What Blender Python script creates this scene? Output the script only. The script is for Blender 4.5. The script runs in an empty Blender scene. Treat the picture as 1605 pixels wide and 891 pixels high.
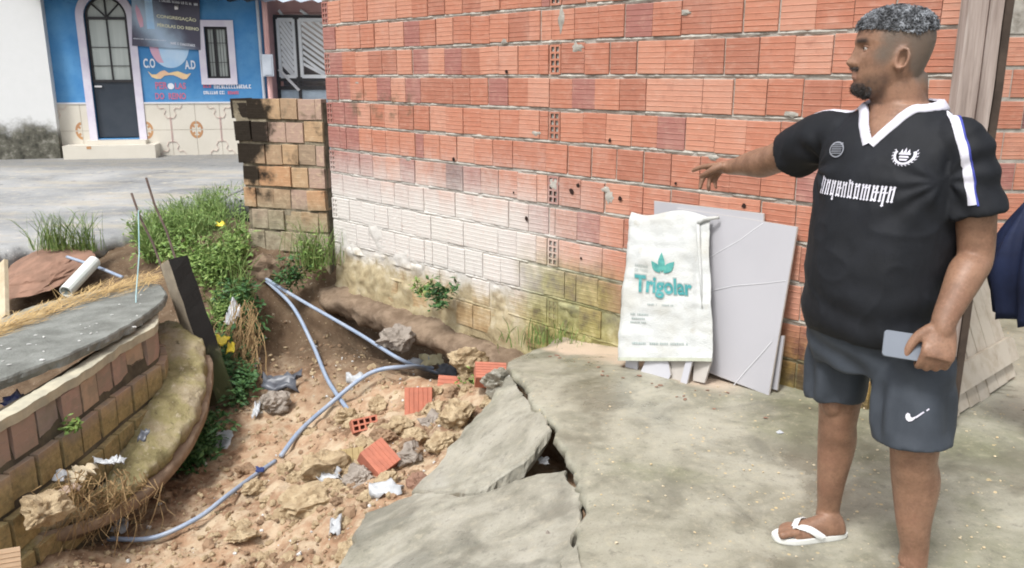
import bpy, bmesh, math, random
import numpy as np
from mathutils import Vector, Matrix, noise as mnoise
from mathutils.bvhtree import BVHTree

random.seed(7)
R = math.radians
sc = bpy.context.scene

# ------------------------------------------------------------------ camera
CAM_H, PITCH, FPX, IMW, IMH = 1.55, R(14.1), 1300.0, 1605.0, 891.0
cam_d = bpy.data.cameras.new('camera')
cam = bpy.data.objects.new('camera', cam_d)
sc.collection.objects.link(cam)
cam.location = (0, 0, CAM_H)
cam.rotation_euler = (R(90) - PITCH, 0, 0)
cam_d.sensor_width = 36.0
cam_d.lens = 36.0 * FPX / IMW
cam_d.clip_start = 0.05
cam_d.clip_end = 500
sc.camera = cam

# ------------------------------------------------------------------ light: bright overcast
SUN_EL, SUN_AZ = R(58), R(215)          # azimuth measured from +Y clockwise
world = bpy.data.worlds.new('World')
sc.world = world
world.use_nodes = True
wn = world.node_tree
bg = wn.nodes['Background']
sky = wn.nodes.new('ShaderNodeTexSky')
sky.sky_type = 'NISHITA'
sky.sun_disc = False
sky.sun_elevation = SUN_EL
sky.sun_rotation = SUN_AZ
sky.air_density = 1.0
sky.dust_density = 4.0
sky.ozone_density = 1.0
hs = wn.nodes.new('ShaderNodeHueSaturation')
hs.inputs['Saturation'].default_value = 0.25      # cloud cover greys the blue out
wn.links.new(sky.outputs[0], hs.inputs['Color'])
wn.links.new(hs.outputs[0], bg.inputs['Color'])
bg.inputs['Strength'].default_value = 0.105
sun_d = bpy.data.lights.new('sun', 'SUN')
sun_d.energy = 1.5
sun_d.angle = R(12)
sun_d.color = (1.0, 0.985, 0.96)
sun = bpy.data.objects.new('sun', sun_d)
sc.collection.objects.link(sun)
sdir = Vector((math.sin(SUN_AZ) * math.cos(SUN_EL), math.cos(SUN_AZ) * math.cos(SUN_EL), math.sin(SUN_EL)))
sun.rotation_euler = sdir.to_track_quat('Z', 'Y').to_euler()
sun.location = sdir * 30
sc.view_settings.view_transform = 'Standard'
sc.view_settings.look = 'None'
sc.view_settings.gamma = 1.0
sc.view_settings.exposure = 1.0
sc.view_settings.use_curve_mapping = False
sc.cycles.pixel_filter_type = 'BLACKMAN_HARRIS'
sc.cycles.filter_width = 1.9
sc.cycles.max_bounces = 6

# ------------------------------------------------------------------ measuring helpers
CP, SP = math.cos(PITCH), math.sin(PITCH)
def ray(u, v):
    dx, dy = (u - IMW / 2) / FPX, (v - IMH / 2) / FPX
    return Vector((dx, CP - dy * SP, -SP - dy * CP))
def at(u, v, Y):                      # the point of that sight line at distance Y
    d = ray(u, v)
    k = Y / d.y
    return Vector((d.x * k, Y, CAM_H + d.z * k))
def onz(u, v, z):                     # ... at height z
    d = ray(u, v)
    k = (z - CAM_H) / d.z
    return Vector((d.x * k, d.y * k, z))
class WallPlane:
    """A vertical plane: s runs along it, z is height, off is the distance proud of it."""
    def __init__(self, A, B):
        self.A = Vector((A[0], A[1], 0))
        self.d = (Vector((B[0], B[1], 0)) - self.A).normalized()
        self.n = Vector((self.d.y, -self.d.x, 0))
        if self.n.dot(-self.A) < 0: self.n = -self.n
        self.ang = math.atan2(self.d.y, self.d.x)
    def px(self, u, v):
        r = ray(u, v); o = Vector((0, 0, CAM_H))
        k = (self.A - o).dot(self.n) / r.dot(self.n)
        p = o + r * k
        return (p - self.A).dot(self.d), p.z
    def pt(self, s, z, off=0.0):
        p = self.A + self.d * s + self.n * off
        return Vector((p.x, p.y, z))
def nz(p, s=1.0, o=0.0):
    return mnoise.noise(Vector((p[0] * s + o, p[1] * s - o, p[2] * s + 3.1 * o)))
def fbm(p, s=1.0, oct=4, o=0.0):
    return mnoise.fractal(Vector((p[0] * s + o, p[1] * s - o, p[2] * s + 2.3 * o)), 1.0, 2.0, oct)

# ------------------------------------------------------------------ object helpers
def wpos(o):
    p = Vector((0, 0, 0))
    while o is not None:
        p = p + o.location
        o = o.parent
    return p
def tag(o, label=None, cat=None, group=None, kind=None):
    if label: o['label'] = label
    if cat: o['category'] = cat
    if group: o['group'] = group
    if kind: o['kind'] = kind
    return o
def empty(name, loc, label, cat, group=None):
    o = bpy.data.objects.new(name, None)
    o.empty_display_size = 0.1
    sc.collection.objects.link(o)
    o.location = loc
    return tag(o, label, cat, group)
class MB:
    """Collects shapes in world coordinates; build() links them as one mesh object."""
    def __init__(self): self.v = []; self.f = []
    def add(self, vs, fs):
        b = len(self.v)
        self.v += [Vector(p) for p in vs]
        self.f += [tuple(i + b for i in f) for f in fs]
    def box(self, lo, hi):
        x0, y0, z0 = lo; x1, y1, z1 = hi
        self.add([(x0,y0,z0),(x1,y0,z0),(x1,y1,z0),(x0,y1,z0),(x0,y0,z1),(x1,y0,z1),(x1,y1,z1),(x0,y1,z1)],
                 [(0,3,2,1),(4,5,6,7),(0,1,5,4),(1,2,6,5),(2,3,7,6),(3,0,4,7)])
    def pbox(self, pl, s0, s1, z0, z1, o0, o1):      # a box lying on a WallPlane
        P = lambda s, z, o: pl.pt(s, z, o)
        self.add([P(s0,z0,o0),P(s1,z0,o0),P(s1,z0,o1),P(s0,z0,o1),P(s0,z1,o0),P(s1,z1,o0),P(s1,z1,o1),P(s0,z1,o1)],
                 [(0,3,2,1),(4,5,6,7),(0,1,5,4),(1,2,6,5),(2,3,7,6),(3,0,4,7)])
    def bar(self, a, b, w, h=None, up=(0, 0, 1)):    # a rectangular bar from a to b
        a = Vector(a); b = Vector(b); h = h or w
        t = (b - a).normalized(); x = t.cross(Vector(up))
        if x.length < 1e-4: x = t.cross(Vector((1, 0, 0)))
        x.normalize(); y = t.cross(x)
        vs = []
        for p in (a, b):
            for i, j in ((-1,-1),(1,-1),(1,1),(-1,1)): vs.append(p + x * (i * w / 2) + y * (j * h / 2))
        self.add(vs, [(0,1,2,3),(7,6,5,4),(0,4,5,1),(1,5,6,2),(2,6,7,3),(3,7,4,0)])
    def tube(self, pts, r, n=8, cap=True):
        pts = [Vector(p) for p in pts]
        rr = r if isinstance(r, (list, tuple)) else [r] * len(pts)
        vs = []; fs = []
        prev = None
        for i, p in enumerate(pts):
            t = (pts[min(i + 1, len(pts) - 1)] - pts[max(i - 1, 0)]).normalized()
            if prev is None:
                x = t.cross(Vector((0.13, 0.21, 0.97)))
                if x.length < 1e-3: x = t.cross(Vector((1, 0, 0)))
            else:
                x = prev - t * prev.dot(t)
            x.normalize(); prev = x; y = t.cross(x)
            for k in range(n):
                a = 2 * math.pi * k / n
                vs.append(p + (x * math.cos(a) + y * math.sin(a)) * rr[i])
        for i in range(len(pts) - 1):
            for k in range(n):
                a = i * n + k; b = i * n + (k + 1) % n
                fs.append((a, b, b + n, a + n))
        if cap:
            fs.append(tuple(range(n - 1, -1, -1)))
            fs.append(tuple(range((len(pts) - 1) * n, len(pts) * n)))
        self.add(vs, fs)
    def prism(self, poly, dz):                       # poly: world points of the top; dz: vector to the underside
        n = len(poly); dz = Vector(dz)
        vs = [Vector(p) for p in poly] + [Vector(p) + dz for p in poly]
        fs = [tuple(range(n)), tuple(range(2 * n - 1, n - 1, -1))]
        for i in range(n):
            j = (i + 1) % n
            fs.append((i, i + n, j + n, j))
        self.add(vs, fs)
    def build(self, name, mat, parent=None, smooth=False, fix=True):
        off = wpos(parent) if parent is not None else Vector((0, 0, 0))
        me = bpy.data.meshes.new(name)
        me.from_pydata([tuple(p - off) for p in self.v], [], self.f)
        if fix:
            bm = bmesh.new(); bm.from_mesh(me)
            bmesh.ops.recalc_face_normals(bm, faces=bm.faces)
            bm.to_mesh(me); bm.free()
        if mat is not None: me.materials.append(mat)
        if smooth:
            for p in me.polygons: p.use_smooth = True
        o = bpy.data.objects.new(name, me)
        sc.collection.objects.link(o)
        if parent is not None: o.parent = parent
        return o
def spline(pts, n):
    """Catmull-Rom through pts (tuples of any length), n samples."""
    P = [np.array(p, float) for p in pts]
    P = [2 * P[0] - P[1]] + P + [2 * P[-1] - P[-2]]
    out = []
    m = len(pts) - 1
    for k in range(n):
        g = k / (n - 1) * m
        i = min(int(g), m - 1); t = g - i
        a, b, c, d = P[i], P[i + 1], P[i + 2], P[i + 3]
        out.append(0.5 * ((2 * b) + (c - a) * t + (2 * a - 5 * b + 4 * c - d) * t * t + (3 * b - a - 3 * c + d) * t ** 3))
    return out
def rock_mesh(seed, sub=2, flat=0.75, rough=0.35):
    bm = bmesh.new()
    bmesh.ops.create_icosphere(bm, subdivisions=sub, radius=1.0)
    rg = random.Random(seed)
    planes = [(Vector((rg.uniform(-1,1), rg.uniform(-1,1), rg.uniform(-1,1))).normalized(), rg.uniform(0.5, 0.85)) for _ in range(9)]
    for v in bm.verts:
        for n_, d_ in planes:                      # broken faces
            k = v.co.dot(n_)
            if k > d_: v.co -= n_ * (k - d_) * 0.9
        v.co += v.co.normalized() * rough * (0.35 * fbm(v.co, 1.6, 3, seed * 1.7) + (0.16 * fbm(v.co, 5.0, 4, seed * 0.7) if sub > 2 else 0.0))
        v.co.z *= flat
    me = bpy.data.meshes.new('rock')
    bm.to_mesh(me); bm.free()
    return me
def link_mesh(name, me, mat, loc, rot=(0,0,0), scale=(1,1,1), parent=None):
    if mat is not None and not me.materials: me.materials.append(mat)
    o = bpy.data.objects.new(name, me)
    sc.collection.objects.link(o)
    o.rotation_euler = rot; o.scale = scale
    if parent is not None:
        o.parent = parent; o.location = Vector(loc) - wpos(parent)
    else:
        o.location = loc
    return o

# ------------------------------------------------------------------ material helpers
class NT:
    def __init__(self, name):
        self.m = bpy.data.materials.new(name); self.m.use_nodes = True
        self.t = self.m.node_tree; self.b = self.t.nodes['Principled BSDF']
        self._pos = None
    def n(self, typ, **kw):
        x = self.t.nodes.new(typ)
        for k, v in kw.items(): setattr(x, k, v)
        return x
    def l(self, a, b): self.t.links.new(a, b)
    def pos(self):
        if self._pos is None: self._pos = self.n('ShaderNodeNewGeometry').outputs['Position']
        return self._pos
    def obj(self): return self.n('ShaderNodeTexCoord').outputs['Object']
    def rand(self): return self.n('ShaderNodeObjectInfo').outputs['Random']
    def noise(self, vec, scale, detail=4, rough=0.55, dist=0.0):
        x = self.n('ShaderNodeTexNoise')
        x.inputs['Scale'].default_value = scale; x.inputs['Detail'].default_value = detail
        x.inputs['Roughness'].default_value = rough; x.inputs['Distortion'].default_value = dist
        if vec is not None: self.l(vec, x.inputs['Vector'])
        return x.outputs['Fac']
    def voro(self, vec, scale, feature='F1'):
        x = self.n('ShaderNodeTexVoronoi'); x.feature = feature
        x.inputs['Scale'].default_value = scale
        if vec is not None: self.l(vec, x.inputs['Vector'])
        return x
    def map(self, vec, scale=(1,1,1), rot=(0,0,0), loc=(0,0,0)):
        x = self.n('ShaderNodeMapping')
        x.inputs['Scale'].default_value = scale; x.inputs['Rotation'].default_value = rot; x.inputs['Location'].default_value = loc
        self.l(vec, x.inputs['Vector'])
        return x.outputs[0]
    def ramp(self, fac, stops, interp='LINEAR'):
        x = self.n('ShaderNodeValToRGB'); cr = x.color_ramp; cr.interpolation = interp
        while len(cr.elements) < len(stops): cr.elements.new(0.5)
        for e, (p, c) in zip(cr.elements, stops):
            e.position = p; e.color = (*c, 1) if len(c) == 3 else c
        self.l(fac, x.inputs[0])
        return x.outputs[0]
    def rng(self, val, a, b, c=0.0, d=1.0, smooth=True):
        x = self.n('ShaderNodeMapRange')
        if smooth: x.interpolation_type = 'SMOOTHSTEP'
        for i, q in enumerate((a, b, c, d)): x.inputs[i + 1].default_value = q
        self.l(val, x.inputs[0])
        return x.outputs[0]
    def math(self, op, a, b=None, clamp=False):
        x = self.n('ShaderNodeMath'); x.operation = op; x.use_clamp = clamp
        for i, q in enumerate((a, b)):
            if q is None: continue
            if isinstance(q, (int, float)): x.inputs[i].default_value = q
            else: self.l(q, x.inputs[i])
        return x.outputs[0]
    def dot(self, vec, c):
        x = self.n('ShaderNodeVectorMath'); x.operation = 'DOT_PRODUCT'
        self.l(vec, x.inputs[0]); x.inputs[1].default_value = c
        return x.outputs['Value']
    def mix(self, fac, a, b, blend='MIX'):
        x = self.n('ShaderNodeMix'); x.data_type = 'RGBA'; x.blend_type = blend
        if isinstance(fac, (int, float)): x.inputs[0].default_value = fac
        else: self.l(fac, x.inputs[0])
        for i, q in ((6, a), (7, b)):
            if isinstance(q, (tuple, list)): x.inputs[i].default_value = (*q[:3], 1)
            else: self.l(q, x.inputs[i])
        return x.outputs[2]
    def bump(self, h, strength=0.4, dist=0.01):
        x = self.n('ShaderNodeBump'); x.inputs['Strength'].default_value = strength; x.inputs['Distance'].default_value = dist
        self.l(h, x.inputs['Height']); self.l(x.outputs[0], self.b.inputs['Normal'])
    def fin(self, col=None, rough=0.85, spec=0.3, metal=0.0):
        if col is not None:
            if isinstance(col, (tuple, list)): self.b.inputs['Base Color'].default_value = (*col[:3], 1)
            else: self.l(col, self.b.inputs['Base Color'])
        if isinstance(rough, (int, float)): self.b.inputs['Roughness'].default_value = rough
        else: self.l(rough, self.b.inputs['Roughness'])
        self.b.inputs['Specular IOR Level'].default_value = spec
        self.b.inputs['Metallic'].default_value = metal
        return self.m
def simple(name, c1, c2=None, scale=6.0, rough=0.8, bump=0.0, bscale=60.0, spec=0.3, metal=0.0, bdist=0.004):
    """Two tones mixed by noise, with a fine relief."""
    x = NT(name); p = x.pos()
    if c2 is None: c2 = tuple(q * 0.8 for q in c1)
    f = x.rng(x.noise(p, scale, 6, 0.62), 0.32, 0.68)
    col = x.mix(f, c1, c2)
    if bump: x.bump(x.noise(p, bscale, 5, 0.65), bump, bdist)
    return x.fin(col, rough, spec, metal)
# ================================================================== GROUND
WALL = WallPlane((-1.559, 7.142), (1.468, 3.954))      # the long brick wall's face

# --- soil material
def soil_material():
    x = NT('soil'); p = x.pos()
    big = x.noise(p, 1.3, 6, 0.6)
    mid = x.noise(p, 7.0, 8, 0.65)
    fine = x.noise(p, 45.0, 6, 0.7)
    col = x.ramp(big, [(0.30, (0.16, 0.10, 0.065)), (0.45, (0.33, 0.20, 0.12)), (0.58, (0.42, 0.28, 0.18)), (0.72, (0.36, 0.265, 0.175))])
    col = x.mix(x.rng(mid, 0.42, 0.66), col, (0.50, 0.40, 0.28))
    col = x.mix(x.rng(mid, 0.46, 0.30), col, (0.16, 0.10, 0.06))
    # dark brown soil at back and left, deepened to stand in for pit shade
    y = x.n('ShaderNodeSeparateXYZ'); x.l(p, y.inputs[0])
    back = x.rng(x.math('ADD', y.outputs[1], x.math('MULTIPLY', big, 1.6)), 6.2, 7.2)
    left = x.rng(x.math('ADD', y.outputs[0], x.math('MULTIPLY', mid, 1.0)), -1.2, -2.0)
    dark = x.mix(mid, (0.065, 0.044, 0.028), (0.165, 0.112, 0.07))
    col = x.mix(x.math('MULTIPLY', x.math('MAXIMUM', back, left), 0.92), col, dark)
    col = x.mix(x.rng(fine, 0.60, 0.72), col, (0.68, 0.60, 0.46))
    h = x.math('ADD', x.math('MULTIPLY', mid, 0.6), x.math('MULTIPLY', fine, 0.5))
    x.bump(h, 0.9, 0.02)
    return x.fin(col, 0.92, 0.2)
SOIL = soil_material()

# --- heights of the washed-out pit and its banks, measured along sight lines
ctl = []
for u, v, z in [(560,840,-.50),(480,891,-.60),(400,891,-.66),(300,891,-.74),(200,865,-.84),(100,885,-.72),(30,885,-.62),
                (400,800,-.72),(480,740,-.66),(560,700,-.60),(620,690,-.54),(640,640,-.55),(540,640,-.68),(450,700,-.80),
                (400,760,-.80),(440,620,-.76),(500,600,-.70),(700,650,-.42),(640,740,-.47),(590,800,-.46),(600,760,-.50),
                (560,880,-.50),(690,600,-.50),(745,620,-.36),(780,585,-.25)]:
    p = onz(u, v, z); ctl.append((p.x, p.y, z))
for u, v, Y in [(450,478,7.08),(450,555,6.86),(500,468,7.02),(515,545,6.66),(740,590,5.15),
                (380,520,6.6),(380,600,6.0),(350,650,5.5),(300,740,4.85),(200,830,4.1),(340,470,6.9),(390,450,7.0),
                (300,420,7.3),(330,360,8.2),(380,360,8.0),(250,380,7.8),(470,436,7.22)]:
    p = at(u, v, Y); ctl.append((p.x, p.y, p.z))
ctl += [(-2.9,7.0,-.25),(-3.6,7.0,-.45),(-4.4,7.1,-.5),(-6,7.1,-.5),(-9,7.1,-.5),(-3.3,6.2,-.55),(-4.5,6,-.7),(-7,6,-.7),(-3.2,5,-.95),(-3.5,4,-.9),
        (-5,4.5,-.9),(-8,4,-.8),(-3,3,-.75),(-5,2.5,-.8),(-2.2,2.4,-.7),(-1.2,2.2,-.66),(-.5,2.2,-.55),(0,2.6,-.36),(.1,3.2,-.32),(.1,3.8,-.32),(0,4.3,-.30),
        (.5,3,-.4),(.5,4,-.35),(.5,5,-.3),(1.4,3,-.4),(1.4,5,-.4),(.4,5.6,-.3),(-1.4,7.5,-.1),(-1.6,8.5,-.05),(-3.0,9.3,-.06),(0,8,-.1),(1.4,8,-.2),
        (-1.7,7.3,-.06),(-4.4,8.2,-.2),(-6,8.5,-.2),(-9,8.5,-.2),(-4,9.4,-.12),(-8,2,-.8),(-8,1,-.8),(-4,1,-.8),(-1,1,-.7),(1,1,-.6),(-9,9.4,-.2),(-2.5,9.4,-.06)]
for t in np.arange(0.35, 2.5, 0.3):              # the soil is scoured out from under the strip footing
    for off, z in ((0.42, -.60), (0.20, -.70), (-.05, -.82), (-.35, -.86)):
        q = WALL.pt(float(t), 0, off); ctl.append((q.x, q.y, z + 0.16 * max(0.0, (t - 1.5))))
C_ = np.array(ctl)
def _phi(r2): return np.where(r2 > 1e-12, r2 * np.log(np.sqrt(r2) + 1e-12), 0.0)
n_ = len(C_)
d2 = ((C_[:, None, :2] - C_[None, :, :2]) ** 2).sum(-1)
Amat = np.zeros((n_ + 3, n_ + 3))
Amat[:n_, :n_] = _phi(d2) + np.eye(n_) * 0.02
Amat[:n_, n_] = 1; Amat[:n_, n_ + 1:] = C_[:, :2]
Amat[n_, :n_] = 1; Amat[n_ + 1:, :n_] = C_[:, :2].T
w_ = np.linalg.solve(Amat, np.concatenate([C_[:, 2], np.zeros(3)]))
def soil_base(X, Y):
    X = np.atleast_1d(np.asarray(X, float)); Y = np.atleast_1d(np.asarray(Y, float))
    r2 = (X[:, None] - C_[None, :, 0]) ** 2 + (Y[:, None] - C_[None, :, 1]) ** 2
    return np.clip(_phi(r2) @ w_[:n_] + w_[n_] + X * w_[n_ + 1] + Y * w_[n_ + 2], -1.15, 0.02)
def soil_bumps(x, y, z):
    p = (x, y, z)
    steep = 0.055 * fbm(p, 2.2, 5, 1.0) + 0.030 * fbm(p, 7.0, 4, 5.0)
    lump = max(0.0, nz(p, 11.0, 9.0)) ** 1.5 * 0.035 + 0.009 * fbm(p, 26.0, 3, 2.0)
    return steep + lump
def soil_z(x, y):
    b = float(soil_base(x, y)[0])
    return b + soil_bumps(x, y, b)
gx = np.concatenate([np.arange(-9.0, -4.6, 0.12), np.arange(-4.6, 0.6, 0.022), np.arange(0.6, 1.7, 0.1)])
gy = np.concatenate([np.arange(0.6, 2.3, 0.1), np.arange(2.3, 7.8, 0.022), np.arange(7.8, 9.6, 0.06)])
GX, GY = np.meshgrid(gx, gy)
B_ = soil_base(GX.ravel(), GY.ravel())
vs = [(x, y, b + soil_bumps(x, y, b)) for x, y, b in zip(GX.ravel().tolist(), GY.ravel().tolist(), B_.tolist())]
nx_, ny_ = len(gx), len(gy)
fs = [(j * nx_ + i, j * nx_ + i + 1, (j + 1) * nx_ + i + 1, (j + 1) * nx_ + i) for j in range(ny_ - 1) for i in range(nx_ - 1)]
mb = MB(); mb.v = [Vector(p) for p in vs]; mb.f = fs
tag(mb.build('terrain', SOIL, smooth=True, fix=False), 'washed-out pit of orange and brown soil between yard and cistern', 'soil', kind='structure')

# --- the road behind
def road_material():
    x = NT('road_surface'); p = x.pos()
    a = x.noise(p, 0.8, 6, 0.6); b = x.noise(p, 6, 6, 0.65); c = x.noise(p, 70, 4, 0.7)
    col = x.ramp(a, [(0.3, (0.19, 0.19, 0.19)), (0.5, (0.30, 0.305, 0.305)), (0.7, (0.40, 0.395, 0.385))])
    col = x.mix(x.rng(b, 0.52, 0.72), col, (0.50, 0.45, 0.36))
    col = x.mix(x.rng(b, 0.42, 0.30), col, (0.15, 0.15, 0.15))
    y = x.n('ShaderNodeSeparateXYZ'); x.l(p, y.inputs[0])
    dst = x.noise(x.map(p, (0.35, 1.6, 1)), 1.4, 6, .65)
    col = x.mix(x.math('MULTIPLY', x.rng(dst, .50, .62), .7), col, (0.40, 0.36, 0.29))
    far_ = x.rng(x.math('ADD', y.outputs[1], x.math('MULTIPLY', a, 2.0)), 14.6, 15.8)
    col = x.mix(x.math('MULTIPLY', far_, .6), col, (0.12, 0.12, 0.115))
    col = x.mix(x.rng(c, 0.58, 0.70), col, (0.55, 0.53, 0.50))
    x.bump(x.math('ADD', c, x.math('MULTIPLY', b, 2.0)), 0.5, 0.01)
    return x.fin(col, x.rng(a, 0.3, 0.7, 0.45, 0.85), 0.4)
ROAD = road_material()
edge = [(-14, 7.35), (-9, 7.45), (-6.5, 7.5), (-5.2, 7.42), (-4.75, 7.55), (-4.3, 7.72), (-3.95, 8.05), (-3.8, 8.6), (-3.75, 9.4), (-3.6, 10.5), (-3.0, 11.6), (-1.5, 12.2), (8, 12.4), (22, 12.4)]
ep = spline(edge, 300)
mb = MB()
for i, q in enumerate(ep):
    p = (q[0], q[1], 0)
    dx = 0.07 * fbm(p, 3.0, 4, 4.0); dy = 0.07 * fbm(p, 3.0, 4, 8.0)
    x0, y0 = q[0] + dx, q[1] + dy
    mb.v += [Vector((x0 - 0.05 * nz(p, 9), y0 + 0.10 + 0.05 * nz(p, 9), -0.22)), Vector((x0, y0, -0.12 + 0.03 * nz(p, 6, 3))),
             Vector((x0 - 0.02, y0 + 0.02, -0.015)), Vector((x0 - 0.10, y0 + 0.12, 0.005 * nz(p, 3))), Vector((q[0], q[1] + 1.2, 0.0)),
             Vector((q[0], q[1] + 9, 0.03)), Vector((q[0] * 2.5, 60, 0.0))]
for i in range(len(ep) - 1):
    for k in range(6):
        a = i * 7 + k
        mb.f.append((a, a + 7, a + 8, a + 1))
tag(mb.build('road', ROAD, smooth=True), 'pale worn asphalt road with a broken undercut edge', 'road', kind='structure')

# --- the concrete yard
def yard_z(x, y):
    t = min(1.0, max(0.0, (y - 3.9) / 1.3)); t = t * t * (3 - 2 * t)
    side = min(1.0, max(0.0, (1.6 - x) / 1.2))
    return -0.10 * t * side
def concrete_material(name, tint=(1, 1, 1), moss=1.0, powder=False):
    x = NT(name); p = x.pos()
    a = x.noise(p, 0.9, 7, 0.62, 0.6); b = x.noise(p, 3.6, 7, 0.62, 0.4); c = x.noise(p, 22, 6, 0.7); f = x.noise(p, 120, 3, 0.6)
    T = lambda q: tuple(i * j for i, j in zip(q, tint))
    col = x.ramp(b, [(0.25, T((0.15, 0.14, 0.105))), (0.42, T((0.255, 0.24, 0.19))), (0.55, T((0.345, 0.325, 0.265))), (0.75, T((0.42, 0.395, 0.33)))])
    col = x.mix(x.math('MULTIPLY', x.rng(a, 0.50, 0.66), 0.65 * moss), col, (0.165, 0.170, 0.095))
    col = x.mix(x.math('MULTIPLY', x.rng(a, 0.46, 0.34), 0.45), col, T((0.43, 0.41, 0.36)))
    col = x.mix(x.math('MULTIPLY', x.rng(c, 0.52, 0.70), 0.5), col, T((0.46, 0.41, 0.31)))
    col = x.mix(x.math('MULTIPLY', x.rng(c, 0.46, 0.32), 0.5), col, T((0.13, 0.12, 0.10)))
    if powder:                                  # spilt cement and sand along the foot of the tiles
        s = x.math('ADD', x.dot(p, tuple(WALL.n)), -WALL.A.dot(WALL.n))
        t = x.math('ADD', x.dot(p, tuple(WALL.d)), -WALL.A.dot(WALL.d))
        m = x.math('MULTIPLY', x.rng(x.math('ADD', s, x.math('MULTIPLY', b, 0.35)), 0.52, 0.40),
                   x.math('MULTIPLY', x.rng(t, 2.5, 2.9), x.rng(t, 4.25, 4.0)))
        col = x.mix(x.math('MULTIPLY', m, 0.85), col, (0.60, 0.47, 0.36))
        sp = x.voro(p, 26.0); sp.inputs['Randomness'].default_value = 1.0
        dots = x.math('MULTIPLY', x.rng(sp.outputs['Distance'], 0.20, 0.12), x.rng(x.noise(p, 2.6, 3), 0.50, 0.60))
        col = x.mix(x.math('MULTIPLY', dots, 0.8), col, (0.62, 0.47, 0.24))
    col = x.mix(x.math('MULTIPLY', x.rng(f, 0.60, 0.72), 0.35), col, T((0.50, 0.46, 0.37)))
    col = x.mix(x.math('MULTIPLY', x.rng(f, 0.40, 0.30), 0.45), col, T((0.12, 0.11, 0.09)))
    wet = x.noise(p, 1.5, 6, 0.6, 0.8)
    wm = x.rng(wet, 0.50, 0.60)
    col = x.mix(x.math('MULTIPLY', wm, 0.52), col, T((0.12, 0.115, 0.09)))
    x.bump(x.math('ADD', x.math('MULTIPLY', c, 1.0), x.math('MULTIPLY', f, 0.4)), 0.4, 0.007)
    rough = x.math('SUBTRACT', x.rng(a, 0.40, 0.60, 0.42, 0.75), x.math('MULTIPLY', wm, 0.24))
    return x.fin(col, rough, 0.45)
YARD = concrete_material('yard_concrete', (0.97, 0.985, 0.955), powder=True)
SLABM = concrete_material('slab_concrete', (0.98, 0.99, 1.0), 0.45)
ex = [(-6, 1.0), (-2, 1.2), (-.5, 1.3), (.15, 1.6), (.20, 2.0), (.22, 2.4), (.275, 2.77), (.25, 3.1), (.20, 3.5), (.07, 4.0), (.02, 4.3), (-.04, 4.52), (.08, 4.75), (.22, 5.0), (.34, 5.2), (1.5, 5.35), (2.2, 5.5)]
eY = [e[1] for e in ex]; eX = [e[0] for e in ex]
ys = np.concatenate([np.arange(-4, 1.0, 0.5), np.arange(1.0, 5.5, 0.025), np.arange(5.5, 10, 0.3)])
cols = [0.0, 0.012, 0.04, 0.08] + list(np.linspace(0.15, 4.0, 70)) + [5, 7, 10]
mb = MB()
for y in ys:
    xe = float(np.interp(y, eY, eX))
    if 1.4 < y < 5.2: xe += 0.035 * fbm((0, y, 0), 6.0, 4, 2.0) + 0.012 * nz((0, y, 0), 30, 1)
    zz = yard_z(xe, y)
    mb.v += [Vector((xe + 0.10, y, zz - 0.16)), Vector((xe + 0.02 + 0.02 * nz((xe, y, 1), 14), y, zz - 0.08)), Vector((xe - 0.005 + 0.015 * nz((xe, y, 0), 22), y, zz - 0.035))]
    for k, c in enumerate(cols):
        X = xe + c
        mb.v.append(Vector((X, y, yard_z(X, y) + (0.004 * fbm((X, y, 0), 2.5, 3) if k > 1 else -0.008 + 0.004 * k))))
w = len(cols) + 3
for j in range(len(ys) - 1):
    for k in range(w - 1):
        a = j * w + k
        mb.f.append((a, a + 1, a + w + 1, a + w))
tag(mb.build('concrete_yard', YARD, smooth=True, fix=False), 'stained concrete yard with moss patches and a broken edge', 'pavement', kind='structure')
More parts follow.
